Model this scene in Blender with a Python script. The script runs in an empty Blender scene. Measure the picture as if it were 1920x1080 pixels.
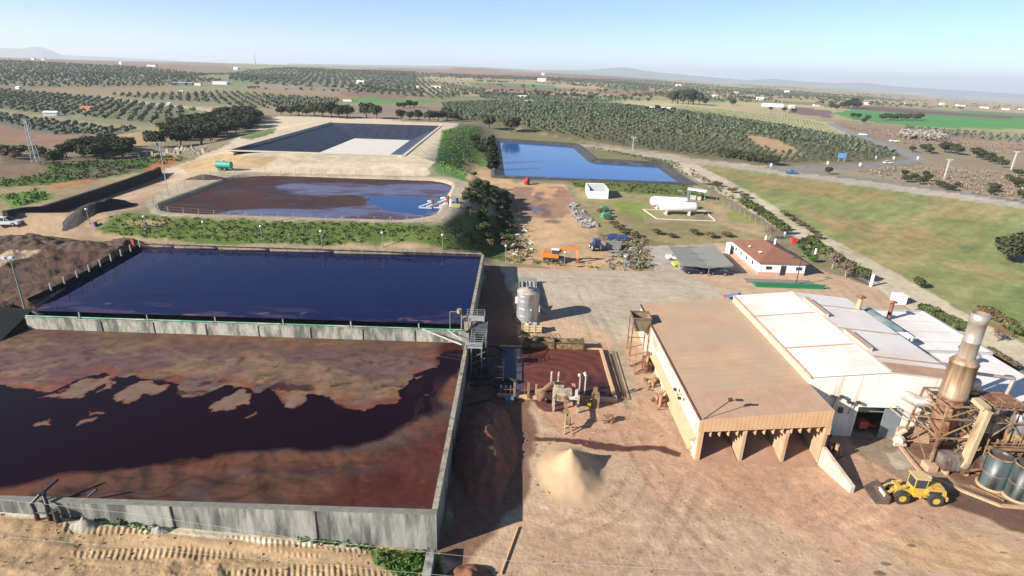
import bpy, math, random
import numpy as np
from mathutils import Matrix, Vector
random.seed(7); rng=np.random.default_rng(7)
sc=bpy.context.scene; COL=sc.collection
# ---------------------------------------------------------------- camera
F=1075.; TH=math.atan2(406,F); RO=math.radians(1.85); CAM=np.array([0,0,40.])
FW=np.array([0,math.cos(TH),-math.sin(TH)]); XA=np.array([1.,0,0]); DA=np.array([0,-math.sin(TH),-math.cos(TH)])
CX=math.cos(RO)*XA-math.sin(RO)*DA; CD=math.sin(RO)*XA+math.cos(RO)*DA
cam=bpy.data.cameras.new('camera'); co=bpy.data.objects.new('camera',cam); COL.objects.link(co)
cam.sensor_width=36; cam.lens=36*F/1920; cam.clip_start=.5; cam.clip_end=120000
co.matrix_world=Matrix(((CX[0],-CD[0],-FW[0],0),(CX[1],-CD[1],-FW[1],0),(CX[2],-CD[2],-FW[2],40),(0,0,0,1)))
sc.camera=co
# ---------------------------------------------------------------- light
SUN_EL=math.radians(25.8); SUN_AZ=math.atan2(-.885,-.466)
w=bpy.data.worlds.new('World'); sc.world=w; w.use_nodes=True
nt=w.node_tree; bg=nt.nodes['Background']; sky=nt.nodes.new('ShaderNodeTexSky'); sky.sky_type='NISHITA'
sky.sun_disc=False; sky.sun_elevation=SUN_EL; sky.sun_rotation=SUN_AZ; sky.altitude=300; sky.air_density=.6; sky.dust_density=.1; sky.ozone_density=3.0
nt.links.new(sky.outputs[0],bg.inputs[0]); bg.inputs[1].default_value=.072
sl=bpy.data.lights.new('sun','SUN'); sl.energy=5.0; sl.angle=math.radians(.5); sl.color=(1,.93,.84)
so=bpy.data.objects.new('sun',sl); COL.objects.link(so)
sd=Vector((math.sin(SUN_AZ)*math.cos(SUN_EL),math.cos(SUN_AZ)*math.cos(SUN_EL),math.sin(SUN_EL)))
so.rotation_euler=(-sd).to_track_quat('-Z','Y').to_euler()
sc.view_settings.view_transform='Standard'; sc.view_settings.look='None'; sc.view_settings.exposure=1.25; sc.view_settings.gamma=1
sc.cycles.use_denoising=True; sc.cycles.max_bounces=5; sc.cycles.diffuse_bounces=2; sc.cycles.volume_bounces=0
# ---------------------------------------------------------------- maths
def sm(a,b,x):
    t=np.clip((np.asarray(x,float)-a)/(b-a),0,1); return t*t*(3-2*t)
def hsh(i,j,s):
    h=np.sin(i*127.1+j*311.7+s*74.7)*43758.5453; return h-np.floor(h)
def vn(x,y,s=0):
    i=np.floor(x); j=np.floor(y); u=x-i; v=y-j; u=u*u*(3-2*u); v=v*v*(3-2*v)
    return (hsh(i,j,s)*(1-u)+hsh(i+1,j,s)*u)*(1-v)+(hsh(i,j+1,s)*(1-u)+hsh(i+1,j+1,s)*u)*v
def fbm(x,y,sc_=1.,o=4,s=0):
    x=np.asarray(x,float)/sc_; y=np.asarray(y,float)/sc_; r=0; a=.5; t=0
    for k in range(o):
        r=r+a*vn(x,y,s+k*13); t+=a; a*=.5; c=.8*x-.6*y; y=(.6*x+.8*y)*2+3.1; x=c*2+7.7
    return r/t
RT=np.log([250,450,800,1500,3000,6000,12000,26000]); UT=np.array([-1.6,-.84,-.4,0,.4,.84,1.6])
ZT=np.array([[4,0,0,6,24,26,10,-60],[4,-2,-3,4,22,24,5,-60],[5,4,2,6,24,32,0,-80],[3,4,5,6,26,46,10,-90],
             [3,4,4,2,-2,-8,-60,-150],[1,0,-2,-8,-28,-80,-180,-260],[1,0,-4,-10,-30,-90,-190,-280]],float)
def zfar(x,y):
    r=np.hypot(x,y); u=np.where(y>1,x/np.maximum(y,1),np.sign(x)*1.6); lr=np.log(np.clip(r,250,26000))
    i=np.clip(np.searchsorted(RT,lr)-1,0,6); a=(lr-RT[i])/(RT[i+1]-RT[i]); a=a*a*(3-2*a)
    u=np.clip(u,-1.6,1.6); j=np.clip(np.searchsorted(UT,u)-1,0,5); b=(u-UT[j])/(UT[j+1]-UT[j]); b=b*b*(3-2*b)
    z=(ZT[j,i]*(1-a)+ZT[j,i+1]*a)*(1-b)+(ZT[j+1,i]*(1-a)+ZT[j+1,i+1]*a)*b
    amp=np.clip((r-380)/1500,0,1)*10
    z=z+amp*(fbm(x,y,900,3,5)-.5)*2
    # the low hill that carries the olive grove
    z=z+9*np.exp(-(((x-75)/120)**2+((y-520)/170)**2))*sm(300,380,r)
    return z
PONDS=[(-83,-17,121.5,174,7.2),(-104,-42,212,336,4.0)]
BLUE=None
def terr(x,y):
    x=np.asarray(x,float); y=np.asarray(y,float)
    zr=.9*sm(80,90,y)+.6*sm(95,112,y)+1.5*sm(150,215,y)
    zl=5+4*sm(112.3,120,y)+1*sm(176,190,y)-4*sm(88,112,-x)*sm(118,124,y)*(1-sm(185,240,y)) -6*sm(112,150,-x)*sm(185,240,y)
    zs=2.8*np.clip((-6-x)/38,0,1.6)
    zl=np.where(y<39.6,zs,np.where((y<78)&(x>-74),2.0,np.where((y<110)&(x>-84),3.2+1.8*sm(0,1,(-70-(y-77)*.2-x)),zl)))
    xe=np.interp(y,[39,109,110.5,118,150,180,210,330,400],[-6.4,-6.4,-26,-17,-13.5,-14,-36,-38,-38])
    wd=np.interp(y,[39,109,110.5,118,150,180,210,330,400],[.3,.3,24,13,12,14,22,30,30])
    k=sm(0,1,(x-xe)/wd)
    z=zl*(1-k)+zr*k
    for (a,b,c,d,zb) in PONDS:
        R_=11 if zb>5 else 1; qx=np.abs(x-(a+b)/2)-(b-a)/2+R_; qy=np.abs(y-(c+d)/2)-(d-c)/2+R_; m=sm(0,3.,R_-np.hypot(np.maximum(qx,0),np.maximum(qy,0))-np.minimum(np.maximum(qx,qy),0))
        z=z*(1-m)+(zb-.3)*m
    if BLUE is not None:
        m=sm(-4.6,.5,sdp(x,y,BLUE)); z=z-1.7*m
    r=np.hypot(x,y); k=sm(345,430,r)
    z=z*(1-k)+zfar(x,y)*k
    # rutted sand in front of the pond wall
    m=sm(39.2,38.6,y)*sm(-6.5,-8,x)*sm(10,20,y)
    m2=sm(37.0,38.2,y)
    rut=.032*np.sin((x*1.0+y*.35)*13+2*fbm(x,y,3,2,3))*sm(.53,.6,fbm(x*.12,y-.05*x,.8,2,9))
    z=z+m*(rut+.42*(fbm(x,y,1.3,4,1)-.45)*sm(.42,.6,fbm(x*.35,y,2.2,3,8))+.22*(fbm(x*.2,y*1.2,1.2,3,4)-.5))
    z=z-m*.2+.25*m*m2
    # loose earth in general
    z=z+.05*(fbm(x,y,1.5,3,2)-.5)*sm(600,100,r)*(1-m)
    return z
def inpoly(x,y,P):
    P=np.asarray(P,float); n=len(P); c=np.zeros(x.shape,bool); j=n-1
    for i in range(n):
        xi,yi=P[i][:2]; xj,yj=P[j][:2]
        if yi!=yj: c^=((yi>y)!=(yj>y))&(x<(xj-xi)*(y-yi)/(yj-yi)+xi)
        j=i
    return c
def sdp(x,y,P):
    """signed distance to a polygon, positive inside"""
    x=np.asarray(x,float); y=np.asarray(y,float); P=np.asarray(P,float)
    d=np.full(x.shape,1e9)
    for i in range(len(P)):
        ax,ay=P[i-1][:2]; bx,by=P[i][:2]; ex,ey=bx-ax,by-ay
        t=np.clip(((x-ax)*ex+(y-ay)*ey)/(ex*ex+ey*ey+1e-9),0,1); d=np.minimum(d,np.hypot(x-ax-t*ex,y-ay-t*ey))
    return np.where(inpoly(x,y,P),d,-d)
def ray(px,py): return FW*F+CX*(px-960)+CD*(py-540)
def at(px,py,z=0.):
    d=ray(px,py); t=(z-40)/d[2]; return CAM+d*t
def on(px,py,dz=0.):
    """the point where the line of sight from the survey position meets the terrain"""
    d=ray(px,py); d=d/np.linalg.norm(d); t=25*1.012**np.arange(620); p=CAM+np.outer(t,d)
    h=p[:,2]-terr(p[:,0],p[:,1])-dz; k=np.argmax(h<0) if (h<0).any() else len(t)-1
    a,b=t[max(k-1,0)],t[k]
    for _ in range(22):
        m=(a+b)/2; q=CAM+d*m
        if q[2]-float(terr(q[0],q[1]))-dz<0: b=m
        else: a=m
    return CAM+d*b
BLUE=np.array([at(*p,3)[:2] for p in((942,330),(934,262),(1075,272),(1108,301),(1232,308),(1283,343))])
def G(r,g,b,k=.62):
    c=np.array([r,g,b],float)/255; return np.where(c<.04045,c/12.92,((c+.055)/1.055)**2.4)*k
# ---------------------------------------------------------------- object helpers
ORG={}
def tag(o,label=None,cat=None,group=None,kind=None):
    if label:o['label']=label
    if cat:o['category']=cat
    if group:o['group']=group
    if kind:o['kind']=kind
    return o
def thing(name,label,cat,loc=(0,0,0),rz=0,group=None):
    o=bpy.data.objects.new(name,None); COL.objects.link(o); o.empty_display_size=.3
    o.location=loc; o.rotation_euler=(0,0,rz); ORG[o.name]=np.array(loc,float); return tag(o,label,cat,group)
class MB:
    def __init__(s): s.v=[];s.f=[];s.s=[];s.n=0
    def add(s,v,f,smooth=False):
        s.v.append(np.asarray(v,float).reshape(-1,3)); s.f+= [tuple(i+s.n for i in q) for q in f]; s.s+=[smooth]*len(f); s.n+=len(s.v[-1]); return s
    def box(s,x0,x1,y0,y1,z0,z1):
        v=[(x,y,z) for z in(z0,z1) for x,y in((x0,y0),(x1,y0),(x1,y1),(x0,y1))]
        return s.add(v,[(0,3,2,1),(4,5,6,7),(0,1,5,4),(1,2,6,5),(2,3,7,6),(3,0,4,7)])
    def hexa(s,b,t):
        return s.add(list(b)+list(t),[(0,3,2,1),(4,5,6,7),(0,1,5,4),(1,2,6,5),(2,3,7,6),(3,0,4,7)])
    def prism(s,P,z0,z1):
        n=len(P); z0=[z0]*n if np.isscalar(z0) else z0; z1=[z1]*n if np.isscalar(z1) else z1
        return s.add([(p[0],p[1],z0[i]) for i,p in enumerate(P)]+[(p[0],p[1],z1[i]) for i,p in enumerate(P)],
            [tuple(range(n-1,-1,-1)),tuple(range(n,2*n))]+[(i,(i+1)%n,n+(i+1)%n,n+i) for i in range(n)])
    def ext(s,P,ax,a,b):
        """extrude a 2-D outline along axis ax (0:x,1:y) from a to b; outline is (other axis, z)"""
        n=len(P); f=(lambda p,t:(t,p[0],p[1])) if ax==0 else (lambda p,t:(p[0],t,p[1]))
        return s.add([f(p,a) for p in P]+[f(p,b) for p in P],[tuple(range(n-1,-1,-1)),tuple(range(n,2*n))]+[(i,(i+1)%n,n+(i+1)%n,n+i) for i in range(n)])
    def cyl(s,p,q,r,r2=None,n=12,caps=True,smooth=True):
        p=np.array(p,float);q=np.array(q,float);r2=r if r2 is None else r2; d=q-p; d/=np.linalg.norm(d)+1e-9
        a=np.cross(d,[0,0,1] if abs(d[2])<.9 else [1,0,0]); a/=np.linalg.norm(a); b=np.cross(d,a)
        A=[math.tau*i/n for i in range(n)]; R=[(math.cos(t)*a+math.sin(t)*b) for t in A]
        s.add([p+r*c for c in R]+[q+r2*c for c in R],[(i,(i+1)%n,n+(i+1)%n,n+i) for i in range(n)],smooth)
        if caps:
            s.add([p+r*c for c in R],[tuple(range(n-1,-1,-1))]); s.add([q+r2*c for c in R],[tuple(range(n))])
        return s
    def tube(s,pts,r,n=8):
        for a,b in zip(pts[:-1],pts[1:]): s.cyl(a,b,r,n=n)
        return s
    def lathe(s,prof,c=(0,0,0),n=20,smooth=True):
        m=len(prof); v=[(c[0]+r*math.cos(math.tau*i/n),c[1]+r*math.sin(math.tau*i/n),c[2]+z) for r,z in prof for i in range(n)]
        return s.add(v,[(k*n+i,k*n+(i+1)%n,(k+1)*n+(i+1)%n,(k+1)*n+i) for k in range(m-1) for i in range(n)],smooth)
    def bar(s,p,q,w,h=None):
        p=np.array(p,float);q=np.array(q,float); d=q-p; d/=np.linalg.norm(d)+1e-9; h=h or w
        a=np.cross(d,[0,0,1] if abs(d[2])<.95 else [1,0,0]); a/=np.linalg.norm(a); b=np.cross(a,d)
        a=a*w/2;b=b*h/2
        return s.add([p-a-b,p+a-b,p+a+b,p-a+b,q-a-b,q+a-b,q+a+b,q-a+b],[(0,3,2,1),(4,5,6,7),(0,1,5,4),(1,2,6,5),(2,3,7,6),(3,0,4,7)])
    def mesh(s,name,off=(0,0,0)):
        me=bpy.data.meshes.new(name); V=np.concatenate(s.v)-np.array(off) if s.v else np.zeros((0,3))
        me.from_pydata(V.tolist(),[],s.f); me.polygons.foreach_set('use_smooth',s.s); me.update(); return me
def obj(name,mb,mat,parent=None,label=None,cat=None,group=None,kind=None,base=None):
    if parent is not None:
        off=ORG[parent.name]
        me=mb.mesh(name,off)
    else:
        V=np.concatenate(mb.v); off=np.array(base if base is not None else ((V[:,0].min()+V[:,0].max())/2,(V[:,1].min()+V[:,1].max())/2,V[:,2].min()),float)
        me=mb.mesh(name,off)
    o=bpy.data.objects.new(name,me); COL.objects.link(o); me.materials.append(mat); ORG[o.name]=off
    if parent is not None:o.parent=parent
    else:o.location=off
    return tag(o,label,cat,group,kind)
def kids(o): return [c for c in KIDS.get(o.name,[])]
def copy_tree(o,loc=None,rz=None,label=None,group=None,scale=None):
    ch={}
    def rec(a,par):
        c=a.copy(); COL.objects.link(c)
        if par is not None:c.parent=par
        for b in list(a.children): rec(b,c)
        return c
    r=rec(o,None)
    if loc is not None:r.location=loc
    if rz is not None:r.rotation_euler=(0,0,rz)
    if scale is not None:r.scale=(scale,)*3 if np.isscalar(scale) else scale
    if label:r['label']=label
    if group:r['group']=group
    return r
# ---------------------------------------------------------------- materials
def M(name,col,rough=.85,metal=0,var=.25,ns=1.5,bump=.0,bs=None,streak=None,stain=None,stain_s=.25,stain_t=.55,wave=None,spec=None,cell=None):
    m=bpy.data.materials.new(name); m.use_nodes=True; t=m.node_tree; b=t.nodes['Principled BSDF']; L=t.links.new
    b.inputs['Roughness'].default_value=rough; b.inputs['Metallic'].default_value=metal
    if spec is not None:b.inputs['Specular IOR Level'].default_value=spec
    tc=t.nodes.new('ShaderNodeNewGeometry'); mp=t.nodes.new('ShaderNodeMapping'); L(tc.outputs['Position'],mp.inputs[0])
    if streak: mp.inputs['Scale'].default_value=streak
    n=t.nodes.new('ShaderNodeTexNoise'); n.inputs['Scale'].default_value=ns; n.inputs['Detail'].default_value=6; n.inputs['Roughness'].default_value=.62; L(mp.outputs[0],n.inputs[0])
    r=t.nodes.new('ShaderNodeMapRange'); r.inputs[1].default_value=.25; r.inputs[2].default_value=.75; r.inputs[3].default_value=1-var; r.inputs[4].default_value=1+var*.8; L(n.outputs[0],r.inputs[0])
    mx=t.nodes.new('ShaderNodeVectorMath'); mx.operation='SCALE'; L(r.outputs[0],mx.inputs['Scale']); mx.inputs[0].default_value=tuple(col); out=mx.outputs[0]
    if stain is not None:
        n2=t.nodes.new('ShaderNodeTexNoise'); n2.inputs['Scale'].default_value=stain_s; n2.inputs['Detail'].default_value=8; n2.inputs['Roughness'].default_value=.6; L(mp.outputs[0],n2.inputs[0])
        r2=t.nodes.new('ShaderNodeMapRange'); r2.inputs[1].default_value=stain_t-.08; r2.inputs[2].default_value=stain_t+.1; L(n2.outputs[0],r2.inputs[0])
        k=t.nodes.new('ShaderNodeMix'); k.data_type='RGBA'; L(r2.outputs[0],k.inputs[0]); L(out,k.inputs[6]); k.inputs[7].default_value=(*stain,1); out=k.outputs[2]
    if wave:
        # wave=(axis vector, period, depth): ribbed sheet metal
        ax,per,dep=wave; dt=t.nodes.new('ShaderNodeVectorMath'); dt.operation='DOT_PRODUCT'; L(tc.outputs['Position'],dt.inputs[0]); dt.inputs[1].default_value=ax
        s1=t.nodes.new('ShaderNodeMath'); s1.operation='MULTIPLY'; s1.inputs[1].default_value=math.tau/per; L(dt.outputs['Value'],s1.inputs[0])
        s2=t.nodes.new('ShaderNodeMath'); s2.operation='SINE'; L(s1.outputs[0],s2.inputs[0])
        s3=t.nodes.new('ShaderNodeMapRange'); s3.inputs[1].default_value=.5; s3.inputs[2].default_value=1; s3.inputs[3].default_value=1; s3.inputs[4].default_value=1-dep; L(s2.outputs[0],s3.inputs[0])
        m2=t.nodes.new('ShaderNodeVectorMath'); m2.operation='SCALE'; L(out,m2.inputs[0]); L(s3.outputs[0],m2.inputs['Scale']); out=m2.outputs[0]
    L(out,b.inputs['Base Color'])
    if bump:
        n3=t.nodes.new('ShaderNodeTexNoise'); n3.inputs['Scale'].default_value=bs or ns*3; n3.inputs['Detail'].default_value=5; L(tc.outputs['Position'],n3.inputs[0])
        bp=t.nodes.new('ShaderNodeBump'); bp.inputs['Strength'].default_value=bump; bp.inputs['Distance'].default_value=.1; L(n3.outputs[0],bp.inputs['Height']); L(bp.outputs[0],b.inputs['Normal'])
    return m
def MA(name,rough_attr=False,rough=.9,var=.3,scales=(.5,5.),bump=.3,bs=3.,bd=.15,spec=.3):
    """colour comes from the surface's own colour map, broken up by noise"""
    m=bpy.data.materials.new(name); m.use_nodes=True; t=m.node_tree; b=t.nodes['Principled BSDF']; L=t.links.new
    a=t.nodes.new('ShaderNodeAttribute'); a.attribute_name='gcol'; g=t.nodes.new('ShaderNodeNewGeometry'); out=a.outputs['Color']
    for s in scales:
        n=t.nodes.new('ShaderNodeTexNoise'); n.inputs['Scale'].default_value=s; n.inputs['Detail'].default_value=5; n.inputs['Roughness'].default_value=.6; L(g.outputs['Position'],n.inputs[0])
        r=t.nodes.new('ShaderNodeMapRange'); r.inputs[1].default_value=.25; r.inputs[2].default_value=.75; r.inputs[3].default_value=1-var; r.inputs[4].default_value=1+var; L(n.outputs[0],r.inputs[0])
        v=t.nodes.new('ShaderNodeVectorMath'); v.operation='SCALE'; L(out,v.inputs[0]); L(r.outputs[0],v.inputs['Scale']); out=v.outputs[0]
    L(out,b.inputs['Base Color']); b.inputs['Roughness'].default_value=rough; b.inputs['Specular IOR Level'].default_value=spec
    if rough_attr:
        a2=t.nodes.new('ShaderNodeAttribute'); a2.attribute_name='rgh'; L(a2.outputs['Fac'],b.inputs['Roughness'])
    if bump:
        n3=t.nodes.new('ShaderNodeTexNoise'); n3.inputs['Scale'].default_value=bs; n3.inputs['Detail'].default_value=6; L(g.outputs['Position'],n3.inputs[0])
        bp=t.nodes.new('ShaderNodeBump'); bp.inputs['Strength'].default_value=bump; bp.inputs['Distance'].default_value=bd; L(n3.outputs[0],bp.inputs['Height'])
        if rough_attr:
            # a thick crust is rough, open liquid stays smooth
            mu=t.nodes.new('ShaderNodeMath'); mu.operation='MULTIPLY'; mu.inputs[1].default_value=bump; L(a2.outputs['Fac'],mu.inputs[0]); L(mu.outputs[0],bp.inputs['Strength'])
        L(bp.outputs[0],b.inputs['Normal'])
    return m
def grid_mesh(name,X,Y,Z,colr,mat,rgh=None,kind=None,smooth=True):
    nr,nc=X.shape; me=bpy.data.meshes.new(name); nv=nr*nc
    i=np.arange((nr-1)*(nc-1)); r=i//(nc-1); c=i%(nc-1); a=r*nc+c
    q=np.stack([a,a+1,a+nc+1,a+nc],1).astype(np.int32)
    me.vertices.add(nv); me.vertices.foreach_set('co',np.stack([X,Y,Z],-1).reshape(-1).astype(np.float32))
    me.loops.add(q.size); me.loops.foreach_set('vertex_index',q.reshape(-1)); me.polygons.add(len(q))
    me.polygons.foreach_set('loop_start',np.arange(0,q.size,4,dtype=np.int32)); me.polygons.foreach_set('use_smooth',np.full(len(q),smooth))
    me.update(calc_edges=True)
    ca=me.color_attributes.new('gcol','FLOAT_COLOR','POINT'); k=np.ones((nv,4),np.float32); k[:,:3]=colr.reshape(-1,3); ca.data.foreach_set('color',k.reshape(-1))
    if rgh is not None:
        ra=me.attributes.new('rgh','FLOAT','POINT'); ra.data.foreach_set('value',rgh.reshape(-1).astype(np.float32))
    o=bpy.data.objects.new(name,me); COL.objects.link(o); me.materials.append(mat); ORG[o.name]=np.zeros(3)
    if kind:o['kind']=kind
    return o
def paint(x,y,C,polys,warp=0.,ws=2.,seed=0,proj=None):
    """lay land-use patches (outlines in metres) over a colour map"""
    for k,(P,col,sw) in enumerate(polys):
        W=np.array([proj(*p) for p in P])[:,:2]; mg=sw*4+1
        sel=(x>W[:,0].min()-mg)&(x<W[:,0].max()+mg)&(y>W[:,1].min()-mg)&(y<W[:,1].max()+mg)
        if not sel.any(): continue
        xs,ys=x[sel],y[sel]; s=max(sw,.05)*4
        wx=xs+sw*2.2*(fbm(xs,ys,s,3,seed+k)-.5); wy=ys+sw*2.2*(fbm(xs,ys,s,3,seed+k+50)-.5)
        a=sm(-sw*.35,sw*.35,sdp(wx,wy,W))[:,None]; C[sel]=C[sel]*(1-a)+np.asarray(col)*a
    return C
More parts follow.
